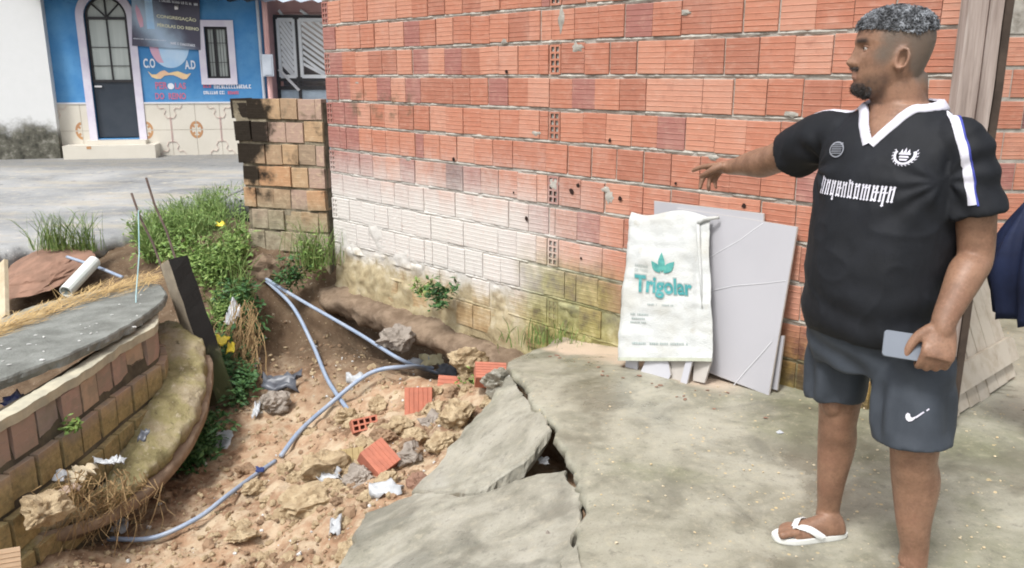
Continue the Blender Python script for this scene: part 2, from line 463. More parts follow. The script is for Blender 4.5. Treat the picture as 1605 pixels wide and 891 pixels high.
# ================================================================== THE LONG BRICK WALL
def wall_stain(x, col, white=(0.63, 0.61, 0.575), amt=1.0):
    """Splashed lime, moss and soot with their own outlines on the wall face."""
    p = x.pos()
    t = x.math('ADD', x.dot(p, tuple(WALL.d)), -WALL.A.dot(WALL.d))
    z = x.dot(p, (0, 0, 1))
    a = x.noise(p, 2.4, 6, 0.6); b = x.noise(p, 9.0, 6, 0.65); c = x.noise(p, 40, 4, 0.7)
    wob = x.math('MULTIPLY', x.math('SUBTRACT', a, 0.5), 0.55)
    wob2 = x.math('MULTIPLY', x.math('SUBTRACT', b, 0.5), 0.35)
    ta = x.math('ADD', t, wob); za = x.math('ADD', z, wob2)
    rb = x.math('MULTIPLY', x.math('SUBTRACT', x.rand(), 0.5), 0.30)
    tl_ = x.math('ADD', x.math('ADD', ta, rb), x.math('MULTIPLY', x.math('SUBTRACT', c, 0.5), 0.5))
    zl_ = x.math('ADD', x.math('ADD', za, x.math('MULTIPLY', rb, 0.22)), x.math('MULTIPLY', x.math('SUBTRACT', c, 0.5), 0.25))
    lime = x.math('MULTIPLY', x.rng(tl_, 3.3, 2.15), x.math('MULTIPLY', x.rng(zl_, 1.10, 0.52), x.rng(za, -0.16, 0.08)))
    lime = x.math('MULTIPLY', lime, x.rng(c, 0.25, 0.5, 0.72, 1.0))
    col = x.mix(x.math('MULTIPLY', lime, 0.95 * amt), col, white)
    low = x.rng(za, 0.16, -0.02)                             # yellowed render below the lime
    col = x.mix(x.math('MULTIPLY', low, 0.80), col, x.ramp(b, [(0.3, (0.22, 0.16, 0.07)), (0.5, (0.40, 0.32, 0.17)), (0.7, (0.52, 0.45, 0.30))]))
    m1 = x.math('MULTIPLY', x.rng(ta, 2.2, 2.6), x.math('MULTIPLY', x.rng(ta, 3.5, 3.0), x.rng(za, 0.50, 0.26)))
    col = x.mix(x.math('MULTIPLY', m1, 0.75), col, x.ramp(b, [(0.35, (0.10, 0.10, 0.055)), (0.52, (0.24, 0.235, 0.07)), (0.66, (0.40, 0.37, 0.16))]))
    m2 = x.math('MULTIPLY', x.rng(ta, 3.7, 4.1), x.rng(za, 0.42, 0.10))
    col = x.mix(x.math('MULTIPLY', m2, 0.75), col, x.ramp(b, [(0.4, (0.03, 0.025, 0.015)), (0.62, (0.26, 0.20, 0.04))]))
    soot = x.math('MULTIPLY', x.math('MULTIPLY', x.rng(t, 0.25, 0.45), x.rng(t, 1.35, 1.1)), x.math('MULTIPLY', x.rng(z, 1.18, 1.28), x.rng(z, 1.48, 1.36)))
    soot = x.math('MULTIPLY', soot, x.rng(b, 0.47, 0.62))
    col = x.mix(x.math('MULTIPLY', soot, 0.7), col, (0.13, 0.10, 0.06))
    return col
def brick_material(name, stops, stain=True):
    x = NT(name); p = x.pos()
    col = x.ramp(x.rand(), stops, 'CONSTANT')
    b = x.noise(p, 16, 6, 0.65); c = x.noise(x.map(p, (14, 14, 90)), 1.0, 4, 0.6)
    col = x.mix(x.math('MULTIPLY', x.rng(b, 0.50, 0.72), 0.35), col, (0.58, 0.35, 0.27))
    col = x.mix(x.math('MULTIPLY', x.rng(b, 0.46, 0.28), 0.35), col, (0.27, 0.11, 0.08))
    col = x.mix(x.math('MULTIPLY', x.rng(c, 0.52, 0.70), 0.22), col, (0.62, 0.44, 0.35))
    hv = x.n('ShaderNodeHueSaturation'); hv.inputs['Saturation'].default_value = 1.03; hv.inputs['Value'].default_value = 0.95; x.l(col, hv.inputs['Color']); col = hv.outputs[0]
    dust = x.noise(p, 3.0, 6, .65)
    col = x.mix(x.math('MULTIPLY', x.rng(dust, .46, .72), .18), col, (0.56, 0.40, 0.34))
    if stain: col = wall_stain(x, col)
    x.bump(x.math('ADD', c, b), 0.4, 0.004)
    return x.fin(col, 0.86, 0.25)
BRICK = brick_material('hollow_brick', [(0, (0.46, 0.20, 0.135)), (0.18, (0.51, 0.235, 0.16)), (0.36, (0.41, 0.18, 0.125)), (0.52, (0.54, 0.265, 0.185)),
                       (0.66, (0.36, 0.165, 0.14)), (0.76, (0.49, 0.215, 0.145)), (0.88, (0.55, 0.285, 0.205)), (0.965, (0.50, 0.30, 0.20)), (0.988, (0.19, 0.105, 0.10))])
x = NT('mortar'); p = x.pos()
a = x.noise(p, 12, 6, 0.65); b = x.noise(p, 70, 5, 0.7)
col = x.ramp(a, [(0.3, (0.23, 0.21, 0.18)), (0.5, (0.38, 0.36, 0.32)), (0.7, (0.49, 0.465, 0.41))])
col = wall_stain(x, col, (0.60, 0.58, 0.545))
x.bump(b, 0.8, 0.006)
MORTAR = x.fin(col, 0.95, 0.15)
CAVITY_SHADE = simple('cavity_shade', (0.13, 0.045, 0.032), (0.08, 0.03, 0.022))  # brick made darker inside the open cells, standing in for their shade

def brick_mesh(L, H, D, ribs=6, seed=0, groove=0.004):
    """Hollow brick lying on its bed: ribbed face towards -y, origin at the centre of the face."""
    rg = random.Random(seed)
    prof = []
    band = H / ribs
    for i in range(ribs):
        z0 = -H / 2 + i * band; z1 = z0 + band
        g = 0.0022
        prof += [(-groove * 0.55 if i else 0.003, z0), (0.0008, z0 + g), (rg.uniform(-0.0005, 0.001), z1 - g * 1.3)]
    prof.append((0.003, H / 2))
    m = MB()
    n = len(prof); vs = []
    for sx in (-1, 1):
        for y, z in prof: vs.append((sx * L / 2, y, z))
    fs = [(i, i + n, i + n + 1, i + 1) for i in range(n - 1)]
    b0 = 2 * n
    vs += [(-L/2, D, -H/2), (-L/2, D, H/2), (L/2, D, -H/2), (L/2, D, H/2)]
    fs += [tuple([b0] + list(range(0, n)) + [b0 + 1])[::1], tuple([b0 + 3] + list(range(2 * n - 1, n - 1, -1)) + [b0 + 2]),
           (n - 1, 2 * n - 1, b0 + 3, b0 + 1), (0, b0, b0 + 2, n), (b0, b0 + 1, b0 + 3, b0 + 2)]
    m.add(vs, fs)
    me = bpy.data.meshes.new('brick')
    me.from_pydata([tuple(q) for q in m.v], [], m.f)
    bm = bmesh.new(); bm.from_mesh(me); bmesh.ops.recalc_face_normals(bm, faces=bm.faces); bm.to_mesh(me); bm.free()
    return me
def holed_mesh(W, H, D, nc=2, nr=4):
    """The end of a hollow brick: 2 x 4 open cells."""
    vs = []; fs = []
    tx = 0.012; cw = (W - tx * (nc + 1)) / nc; tz = 0.012; ch = (H - tz * (nr + 1)) / nr
    xs = [-W/2]; zs = [-H/2]
    for i in range(nc): xs += [-W/2 + tx + i * (cw + tx), -W/2 + tx + i * (cw + tx) + cw]
    for i in range(nr): zs += [-H/2 + tz + i * (ch + tz), -H/2 + tz + i * (ch + tz) + ch]
    xs.append(W/2); zs.append(H/2)
    m = MB()
    def q(a, b, c, d): m.add([a, b, c, d], [(0, 1, 2, 3)])
    for i in range(len(xs) - 1):
        for j in range(len(zs) - 1):
            x0, x1, z0, z1 = xs[i], xs[i+1], zs[j], zs[j+1]
            if i % 2 == 1 and j % 2 == 1:
                e = 0.085
                q((x0,e,z0),(x1,e,z0),(x1,e,z1),(x0,e,z1))
                q((x0,0,z0),(x0,e,z0),(x0,e,z1),(x0,0,z1)); q((x1,e,z0),(x1,0,z0),(x1,0,z1),(x1,e,z1))
                q((x0,0,z0),(x1,0,z0),(x1,e,z0),(x0,e,z0)); q((x0,e,z1),(x1,e,z1),(x1,0,z1),(x0,0,z1))
            else:
                q((x0,0,z0),(x1,0,z0),(x1,0,z1),(x0,0,z1))
    for s in (-1, 1):
        q((s*W/2,0,-H/2),(s*W/2,D,-H/2),(s*W/2,D,H/2),(s*W/2,0,H/2)); q((-W/2,0,s*H/2),(W/2,0,s*H/2),(W/2,D,s*H/2),(-W/2,D,s*H/2))
    me = bpy.data.meshes.new('holed_brick')
    me.from_pydata([tuple(p) for p in m.v], [], m.f)
    return me

BH, CH = 0.174, 0.20
bricks_a = [brick_mesh(0.18, BH, 0.09, 6, s) for s in range(4)]
for me in bricks_a: me.materials.append(BRICK)
holed = holed_mesh(0.088, BH, 0.12); holed.materials.append(BRICK); holed.materials.append(CAVITY_SHADE)
for q in holed.polygons:
    if q.center.y > 0.02 and abs(q.center.x) < 0.04 and abs(q.center.z) < BH / 2 - 0.008: q.material_index = 1
T_END, T_COL = 5.02, 2.645
wall = empty('brick_wall', WALL.pt(0, 0), 'long unplastered wall of ribbed orange hollow bricks with a whitewashed lower corner', 'brick wall'); wall['kind'] = 'thing'
rg = random.Random(11)
places = []                       # (t, z, length, mesh-kind)
for k in range(-9, 10):
    zc = 1.55 + (k + 0.5) * CH - 0.004
    if zc < -0.28 or zc > 3.0: continue
    toothed = (k % 2 == 0)
    segs = []
    if toothed: segs = [(0.085, T_COL - 0.052), (T_COL + 0.052, T_END)]
    else: segs = [(0.0, T_COL + rg.uniform(-0.09, 0.02)), (None, T_END)]
    start = None
    for a, b in segs:
        if a is None: a = start
        t = a
        while t < b - 0.02:
            L = 0.180 * rg.uniform(0.975, 1.03)
            if rg.random() < 0.03: L *= 0.5
            if b - (t + L) < 0.05: L = b - t - 0.004
            places.append((t + L / 2, zc, L, 0))
            t += L + rg.choice((0.003, 0.004, 0.006, 0.012))
        start = t
    if toothed:
        places.append((0.043, zc, 0.088, 1)); places.append((T_COL, zc, 0.088, 1))
def seen(t, z):
    p = WALL.pt(t, z) - Vector((0, 0, CAM_H))
    zc = p.y * CP - p.z * SP
    u = IMW / 2 + FPX * p.x / zc; v = IMH / 2 - FPX * (p.y * SP + p.z * CP) / zc
    ok = -20 < u < IMW + 20 and -30 < v < IMH
    return (1 if ok else 0, 1.0 / zc)
places.sort(key=lambda q: seen(q[0], q[1]), reverse=True)
rest = MB()
for i, (t, z, L, kind) in enumerate(places):
    me = holed if kind else rg.choice(bricks_a)
    off = rg.gauss(0, 0.0025)
    low = z < 0.12
    if low: off -= abs(rg.gauss(0, 0.012))
    loc = WALL.pt(t, z + rg.gauss(0, 0.002), off)
    rot = Matrix.Rotation(WALL.ang + rg.gauss(0, 0.007), 4, 'Z') @ Matrix.Rotation(rg.gauss(0, 0.009), 4, 'Y')
    sx = 1.0 if kind else L / 0.18
    if i < 296:
        link_mesh('brick', me, None, loc, rot.to_euler(), (sx, 1, 1), wall)
    else:
        M_ = Matrix.Translation(loc) @ rot @ Matrix.Diagonal((sx, 1, 1, 1))
        rest.add([M_ @ v.co for v in me.vertices], [tuple(p.vertices) for p in me.polygons])
o = rest.build('outer_bricks', BRICK, wall); o['kind'] = 'stuff'
# backing mortar core, a little behind the faces, and a ragged bed joint for each course
mb = MB()
mb.pbox(WALL, 0.012, T_END - 0.01, -0.30, 3.02, -0.086, -0.010)
mb.build('mortar_core', MORTAR, wall)
for k in range(-8, 8):
    zb = 1.55 + k * CH - 0.002
    if zb < -0.25: continue
    mb = MB(); n = 240
    for i in range(n + 1):
        t = 0.004 + (T_END - 0.008) * i / n
        p = (t, zb, 0)
        hi = 0.0135 + 0.010 * fbm(p, 9, 4, 1.0) + 0.003 * nz(p, 60, 5)
        lo = 0.0135 + 0.009 * fbm(p, 8, 4, 7.0) + 0.003 * nz(p, 60, 9)
        pr = -0.007 + 0.008 * fbm(p, 7, 4, 3.0) + 0.006 * nz(p, 45, 2)
        if nz(p, 5, 20) > 0.45: pr -= 0.012
        mb.v += [WALL.pt(t, zb - lo - 0.004, -0.012), WALL.pt(t, zb - lo, pr - 0.003), WALL.pt(t, zb + 0.003 * nz(p, 30), pr + 0.004),
                 WALL.pt(t, zb + hi, pr - 0.004), WALL.pt(t, zb + hi + 0.004, -0.012)]
    for i in range(n):
        for j in range(4):
            a = i * 5 + j
            mb.f.append((a, a + 5, a + 6, a + 1))
    mb.build('mortar_joint', MORTAR, wall)
# smears of mortar left on the faces
def smear(t, z, w, h, seed, off=0.004):
    m = MB(); n = 14
    c = WALL.pt(t, z, off + 0.006)
    m.v.append(c)
    for i in range(n):
        a = 2 * math.pi * i / n
        r = 0.75 + 0.5 * nz((math.cos(a) * 2, math.sin(a) * 2, seed), 1.0, seed)
        m.v.append(WALL.pt(t + math.cos(a) * r * w, z + math.sin(a) * r * h, off - 0.004))
    m.f = [(0, 1 + i, 1 + (i + 1) % n) for i in range(n)]
    m.build('mortar_smear', MORTAR, wall, smooth=True)
for i, (u, v, w, h) in enumerate([(905,75,.07,.035),(868,290,.06,.05),(948,298,.05,.03),(1075,20,.04,.02),(790,66,.05,.02),(880,30,.03,.08),(1120,248,.04,.02),(955,310,.04,.05),(640,250,.05,.02),(1240,180,.05,.02),(560,130,.05,.015),(840,210,.05,.025)]):
    s, z = WALL.px(u, v); smear(s, z, w, h, i + 1)
# dark flat patches painted as the shade inside small holes in the faces
def chip(u, v, r):
    s, z = WALL.px(u, v); m = MB(); n = 9
    for i in range(n):
        a = 2 * math.pi * i / n; q = r * (0.8 + 0.5 * random.random())
        m.v.append(WALL.pt(s + math.cos(a) * q, z + math.sin(a) * q, 0.007))
    m.v.append(WALL.pt(s, z, 0.0075)); m.f = [(n, i, (i + 1) % n) for i in range(n)]
    return m
HOLE_SHADE = simple('hole_shade', (0.03, 0.015, 0.012), (0.02, 0.012, 0.01), rough=1.0)
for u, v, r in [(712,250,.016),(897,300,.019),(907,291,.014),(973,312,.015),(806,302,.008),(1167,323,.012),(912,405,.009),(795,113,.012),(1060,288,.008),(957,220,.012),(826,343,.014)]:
    chip(u, v, r).build('hole_shade', HOLE_SHADE, wall)
# rough render clinging to the foot of the wall
def render_sheet(t0, t1, z0, z1, bias, name, seed):
    m = MB(); nt_, nz_ = int((t1 - t0) / 0.02), int((z1 - z0) / 0.02)
    for j in range(nz_ + 1):
        for i in range(nt_ + 1):
            t = t0 + (t1 - t0) * i / nt_; z = z0 + (z1 - z0) * j / nz_
            p = (t, z, seed)
            o = bias + 0.035 * fbm(p, 4.0, 5, seed) + 0.012 * fbm(p, 18, 3, seed)
            o += 0.04 * max(0.0, (0.0 - z)) * 2.0 - 0.022 * min(1.0, max(0.0, (t - 0.7) / 0.8))
            if j == nz_ or i == 0 or i == nt_: o = -0.03
            m.v.append(WALL.pt(t, z, o))
    for j in range(nz_):
        for i in range(nt_):
            a = j * (nt_ + 1) + i
            m.f.append((a, a + 1, a + nt_ + 2, a + nt_ + 1))
    return m.build(name, MORTAR, wall, smooth=True, fix=False)
render_sheet(0.0, 3.0, -0.34, 0.14, -0.004, 'crumbling_render', 3.0)
render_sheet(0.1, 2.1, 0.08, 0.48, -0.010, 'lime_coat', 8.0)
# exposed strip footing hanging over the washed-out pit
FOOT = simple('footing_concrete', (0.27, 0.20, 0.14), (0.15, 0.105, 0.07), 8, 0.95, 0.9, 40, bdist=0.015)
mb = MB(); n = 90; ring = 14
for i in range(n + 1):
    t = -0.12 + 2.72 * i / n
    cz = -0.36 - 0.05 * (i / n); co = 0.03 + 0.02 * math.sin(t * 3)
    for k in range(ring):
        a = 2 * math.pi * k / ring
        q = (t * 1.0, math.cos(a), math.sin(a))
        rr = 0.115 * (1 + 0.42 * fbm((t * 2.0, math.cos(a) * 0.6, math.sin(a) * 0.6), 2.4, 4, 6.0))
        mb.v.append(WALL.pt(t + 0.03 * nz(q, 3), cz + math.sin(a) * rr * 0.95, co + math.cos(a) * rr * 1.35))
for i in range(n):
    for k in range(ring):
        a = i * ring + k; b = i * ring + (k + 1) % ring
        mb.f.append((a, b, b + ring, a + ring))
mb.f += [tuple(range(ring - 1, -1, -1)), tuple(range(n * ring, (n + 1) * ring))]
mb.build('strip_footing', FOOT, wall, smooth=True)

# ================================================================== THE LOW OLD WALL
pA, pB = at(366, 250, 7.55), at(508, 250, 7.22)
LOW = WallPlane((pA.x, pA.y), (pB.x, pB.y))
x = NT('old_wall_brick'); p = x.pos()
col = x.ramp(x.rand(), [(0, (0.44, 0.30, 0.18)), (0.3, (0.36, 0.25, 0.16)), (0.55, (0.40, 0.28, 0.22)), (0.75, (0.46, 0.27, 0.15)), (0.9, (0.31, 0.23, 0.16))], 'CONSTANT')
s_ = x.math('ADD', x.dot(p, tuple(LOW.d)), -LOW.A.dot(LOW.d)); z_ = x.dot(p, (0, 0, 1))
a = x.noise(p, 5.5, 6, 0.62); b = x.noise(p, 22, 5, 0.65)
col = x.mix(x.math('MULTIPLY', x.rng(b, 0.48, 0.7), 0.5), col, (0.58, 0.45, 0.30))
soot = x.math('ADD', x.math('MULTIPLY', x.rng(s_, 0.62, 0.05), x.rng(z_, 0.25, 1.25)), x.math('MULTIPLY', x.math('SUBTRACT', a, 0.5), 1.7))
col = x.mix(x.math('MULTIPLY', x.rng(soot, 0.05, 0.42), 0.97), col, (0.014, 0.011, 0.008))
grn = x.math('MULTIPLY', x.rng(x.math('ADD', z_, x.math('MULTIPLY', a, 0.5)), 0.85, 0.45), 0.75)
col = x.mix(grn, col, x.ramp(b, [(0.3, (0.16, 0.15, 0.09)), (0.7, (0.38, 0.36, 0.26))]))
x.bump(x.math('ADD', a, b), 0.7, 0.008)
LOWB = x.fin(col, 0.9, 0.2)
oldb = [brick_mesh(0.18, 0.172, 0.09, 4, 30 + s, 0.002) for s in range(3)]
for me in oldb: me.materials.append(LOWB)
low_wall = empty('low_wall', LOW.pt(0.4, 0), 'short stub of old sooty brick wall joining the long wall beside the road', 'brick wall'); low_wall['kind'] = 'thing'
s_end, _ = LOW.px(508, 250)
rg = random.Random(5)
H0 = 1.355
for k in range(8):
    zc = H0 - 0.0875 - k * 0.196
    t = [0.0, 0.02, 0.05, 0.07, 0.085, 0.13, 0.10, 0.06][k]
    if k % 2: t += 0.02
    while t < s_end - 0.05:
        L = 0.18 * rg.uniform(0.93, 1.04)
        if t < 0.12 and rg.random() < 0.5: L *= 0.72
        if s_end - t - L < 0.05: L = s_end - t
        if k == 7 and rg.random() < 0.25: t += L; continue
        loc = LOW.pt(t + L / 2, zc + rg.gauss(0, 0.004), rg.gauss(0, 0.006))
        rot = Matrix.Rotation(LOW.ang + rg.gauss(0, 0.03), 4, 'Z') @ Matrix.Rotation(rg.gauss(0, 0.018), 4, 'Y')
        link_mesh('brick', rg.choice(oldb), None, loc, rot.to_euler(), ((L - 0.008) / 0.18, 1, 1), low_wall)
        t += L
x = NT('sooty_mortar'); p = x.pos(); a = x.noise(p, 9, 6, 0.65)
x.bump(x.noise(p, 60, 5, 0.7), 0.8, 0.008)
LOWM = x.fin(x.ramp(a, [(0.3, (0.05, 0.045, 0.035)), (0.5, (0.20, 0.17, 0.12)), (0.7, (0.34, 0.30, 0.22))]), 0.95, 0.15)
mb = MB(); n = 40
for j in range(n + 1):
    z = H0 - 0.02 - (H0 + 0.30) * j / n
    s0 = 0.03 + 0.13 * (j / n) ** 0.8 + 0.03 * fbm((0, 0, z), 6, 3)
    for i in range(13):
        s = s0 + (s_end - s0) * i / 12
        mb.v.append(LOW.pt(s, z, -0.014 + 0.008 * fbm((s, z, 0), 10, 3)))
for j in range(n):
    for i in range(12):
        a = j * 13 + i; mb.f.append((a, a + 1, a + 14, a + 13))
mb.pbox(LOW, 0.10, s_end, -0.28, H0 - 0.03, -0.10, -0.03)
mb.build('mortar_core', LOWM, low_wall, fix=False)
# lump of footing concrete under its end
me = rock_mesh(41, 3, 1.0, 0.8)
o = link_mesh('footing_lump', me, FOOT, at(418, 425, 7.25), (0.2, 0.1, 0.4), (0.19, 0.15, 0.16), low_wall)
o2 = link_mesh('footing_lump', rock_mesh(42, 3, 1.0, 0.8), FOOT, at(425, 462, 7.2), (0.2, 0.1, 1.4), (0.09, 0.10, 0.13), low_wall)
# ================================================================== HOUSES ACROSS THE ROAD
hA, hB = onz(90, 246, 0.02), None
HO = WallPlane((-9.05, 16.0), (-4.6, 16.9))
x = NT('blue_paint'); p = x.pos()
a = x.noise(p, 1.6, 6, 0.6); b = x.noise(p, 9, 5, 0.6)
col = x.mix(x.rng(a, 0.35, 0.65), (0.055, 0.22, 0.48), (0.10, 0.29, 0.54))
col = x.mix(x.math('MULTIPLY', x.rng(b, 0.58, 0.75), 0.6), col, (0.05, 0.17, 0.42))
x.bump(x.noise(p, 40, 4), 0.25, 0.006)
BLUE = x.fin(col, 0.7, 0.3)
WHITE = simple('white_paint', (0.70, 0.69, 0.70), (0.64, 0.63, 0.64), 3, 0.65, 0.1, 40)
LILAC = simple('trim_paint', (0.68, 0.65, 0.72), (0.60, 0.55, 0.66), 4, 0.6)
DOORM = simple('door_steel', (0.025, 0.035, 0.05), (0.035, 0.045, 0.06), 4, 0.45, spec=0.5)
BLACK = simple('black_iron', (0.018, 0.018, 0.022), (0.03, 0.028, 0.03), 8, 0.5, spec=0.5)
x = NT('frosted_glass'); p = x.pos()
g = x.noise(x.map(p, (14, 14, 0.8)), 1.0, 3, 0.5)
x.bump(g, 0.4, 0.01)
GLASS = x.fin(x.mix(g, (0.36, 0.40, 0.38), (0.58, 0.62, 0.59)), 0.25, 0.6)
TILE = simple('dado_tile_glaze', (0.66, 0.62, 0.54), (0.62, 0.58, 0.50), 2, 0.25, spec=0.5)
GROUT = simple('grout', (0.50, 0.44, 0.36), (0.40, 0.34, 0.28), 8, 0.9)
BROWNP = simple('tile_print_brown', (0.50, 0.28, 0.13), (0.42, 0.22, 0.12), 6, 0.4)
ROSEP = simple('tile_print_rose', (0.62, 0.46, 0.42), (0.55, 0.40, 0.38), 6, 0.4)

house = empty('blue_house', HO.pt(2.2, 0.02), 'small blue house with an arched door and a patterned tile dado across the road', 'house')
s_l, _ = HO.px(78, 120); s_r, _ = HO.px(414, 120)
_, z_d = HO.px(230, 163)
_, z_b = HO.px(230, 240)
z_b = min(z_b, 0.02)
# door and window openings
d0, _ = HO.px(141, 110); d1, _ = HO.px(208, 110)
_, dz0 = HO.px(185, 217); _, dzs = HO.px(170, 27)       # sill and spring line
w0, wz1 = HO.px(319, 42); w1, wz0 = HO.px(362, 123)
dm = (d0 + d1) / 2; dr = (d1 - d0) / 2
TOP = 4.0
mb = MB()                        # wall in pieces round the openings
def wp(s0, s1, z0, z1): mb.pbox(HO, s0, s1, z0, z1, -0.15, 0.0)
wp(s_l, d0, -0.3, TOP); wp(d1, w0, -0.3, TOP); wp(w1, s_r, -0.3, TOP)
wp(w0, w1, -0.3, wz0); wp(w0, w1, wz1, TOP); wp(d0, d1, -0.3, dz0)
arc = [(dm + dr * math.cos(a), dzs + dr * math.sin(a)) for a in np.linspace(0, math.pi, 17)]
for (sa, za), (sb, zb) in zip(arc[:-1], arc[1:]):
    P = [HO.pt(sa, za, 0), HO.pt(sb, zb, 0), HO.pt(sb, TOP, 0), HO.pt(sa, TOP, 0)]
    Q = [HO.pt(sa, za, -0.15), HO.pt(sb, zb, -0.15), HO.pt(sb, TOP, -0.15), HO.pt(sa, TOP, -0.15)]
    mb.add(P + Q, [(0, 1, 2, 3), (7, 6, 5, 4), (0, 4, 5, 1)])
mb.build('wall', BLUE, house)
mb = MB(); mb.pbox(HO, s_l, s_r, -0.3, TOP, -4.0, -3.9); mb.pbox(HO, s_l, s_l + .12, -0.3, TOP, -3.9, -0.16); mb.pbox(HO, s_r - .12, s_r, -0.3, TOP, -3.9, -0.16)
mb.build('rear_wall', BLUE, house)
ROOFM = simple('roof_sheet', (0.22, 0.20, 0.19), (0.13, 0.11, 0.10), 3, 0.8)
mb = MB()
n = 60
for j, (o, z) in enumerate([(0.75, 2.66), (-1.0, 2.95), (-4.2, 3.4)]):
    for i in range(n + 1):
        s = s_l - 0.1 + (s_r - s_l + 0.3) * i / n
        mb.v.append(HO.pt(s, z + 0.03 * math.sin(i * math.pi / 1.5), o))
for j in range(2):
    for i in range(n):
        a = j * (n + 1) + i; mb.f.append((a, a + 1, a + n + 2, a + n + 1))
_rz = HO.px(380, -14)[1]
dzr = _rz - 2.66
for q in mb.v: q.z += max(0.0, dzr)
rf = mb.build('roof', ROOFM, house, smooth=True)
mb = MB(); mb.pbox(HO, s_l, s_r + 0.1, _rz - 0.20, _rz - 0.04, 0.55, 0.72)
mb.build('fascia_board', ROOFM, rf)
# arched door
door = MB(); door.pbox(HO, d0 + .02, d1 - .02, dz0 + 0.02, dz0 + (dzs - dz0) * 0.48, -0.09, -0.05)
dr_o = door.build('door', DOORM, house)
g0 = dz0 + (dzs - dz0) * 0.48
mb = MB(); mb.pbox(HO, d0 + .04, d1 - .04, g0, dzs - .03, -0.085, -0.07); mb.build('pane', GLASS, dr_o)
mb = MB()
pts = [HO.pt(dm + (dr - .04) * math.cos(a), dzs + (dr - .04) * math.sin(a), -0.075) for a in np.linspace(0, math.pi, 15)]
mb.add(pts, [tuple(range(15))]); mb.build('fanlight_pane', GLASS, dr_o)
mb = MB()
for s in (d0 + .035, d1 - .035, dm): mb.bar(HO.pt(s, g0, -0.05), HO.pt(s, dzs, -0.05), 0.04 if s != dm else 0.025)
for z in (g0, dzs - 0.02): mb.bar(HO.pt(d0 + .02, z, -0.05), HO.pt(d1 - .02, z, -0.05), 0.05)
for z in (g0 + .28, g0 + .62): mb.bar(HO.pt(d0 + .02, z, -0.05), HO.pt(d1 - .02, z, -0.05), 0.012)
for a in (45, 90, 135): mb.bar(HO.pt(dm, dzs, -0.05), HO.pt(dm + dr * .95 * math.cos(R(a)), dzs + dr * .95 * math.sin(R(a)), -0.05), 0.025)
for i in range(14):
    a0, a1 = math.pi * i / 14, math.pi * (i + 1) / 14; q = dr - .03
    mb.bar(HO.pt(dm + q * math.cos(a0), dzs + q * math.sin(a0), -.05), HO.pt(dm + q * math.cos(a1), dzs + q * math.sin(a1), -.05), 0.035)
mb.build('grille', BLACK, dr_o)
mb = MB(); mb.bar(HO.pt(d0 + .04, g0 - .10, -0.03), HO.pt(d0 + .17, g0 - .10, -0.03), 0.03); mb.build('handle', WHITE, dr_o)
# white surround of the door
mb = MB(); tw = 0.135
mb.pbox(HO, d0 - tw, d0, dz0 - .02, dzs, -0.02, 0.035); mb.pbox(HO, d1, d1 + tw, dz0 - .02, dzs, -0.02, 0.035)
A_ = np.linspace(0, math.pi, 21)
for a0, a1 in zip(A_[:-1], A_[1:]):
    q = []
    for o in (0.035, -0.02):
        for rr in (dr, dr + tw):
            for a in (a0, a1): q.append(HO.pt(dm + rr * math.cos(a), dzs + rr * math.sin(a), o))
    mb.add(q, [(0, 1, 3, 2), (4, 6, 7, 5), (0, 4, 5, 1), (2, 3, 7, 6)])
mb.build('door_surround', LILAC, house)
# window
wn_ = MB(); fw = 0.12
wn_.pbox(HO, w0 - fw, w0, wz0 - fw, wz1 + fw, -0.04, 0.04); wn_.pbox(HO, w1, w1 + fw, wz0 - fw, wz1 + fw, -0.04, 0.04)
wn_.pbox(HO, w0, w1, wz1, wz1 + fw, -0.04, 0.04); wn_.pbox(HO, w0, w1, wz0 - fw, wz0, -0.04, 0.04)
win = wn_.build('window', LILAC, house)
mb = MB(); mb.pbox(HO, w0, w1, wz0, wz1, -0.12, -0.10); mb.build('pane', GLASS, win)
mb = MB()
for s in (w0 + .015, (w0 + w1) / 2 - .04, w1 - .02): mb.bar(HO.pt(s, wz0, -.08), HO.pt(s, wz1, -.08), 0.045)
for z in (wz0 + .015, wz1 - .02): mb.bar(HO.pt(w0, z, -.08), HO.pt(w1, z, -.08), 0.045)
mb.build('sash', BLACK, win)
mb = MB()
for i in range(1, 8):
    s = w0 + (w1 - w0) * i / 8; mb.bar(HO.pt(s, wz0, -.05), HO.pt(s, wz1, -.05), 0.008)
for z in (wz0 + .3, wz1 - .3): mb.bar(HO.pt(w0, z, -.05), HO.pt(w1, z, -.05), 0.010)
mb.build('grille', BLACK, win)
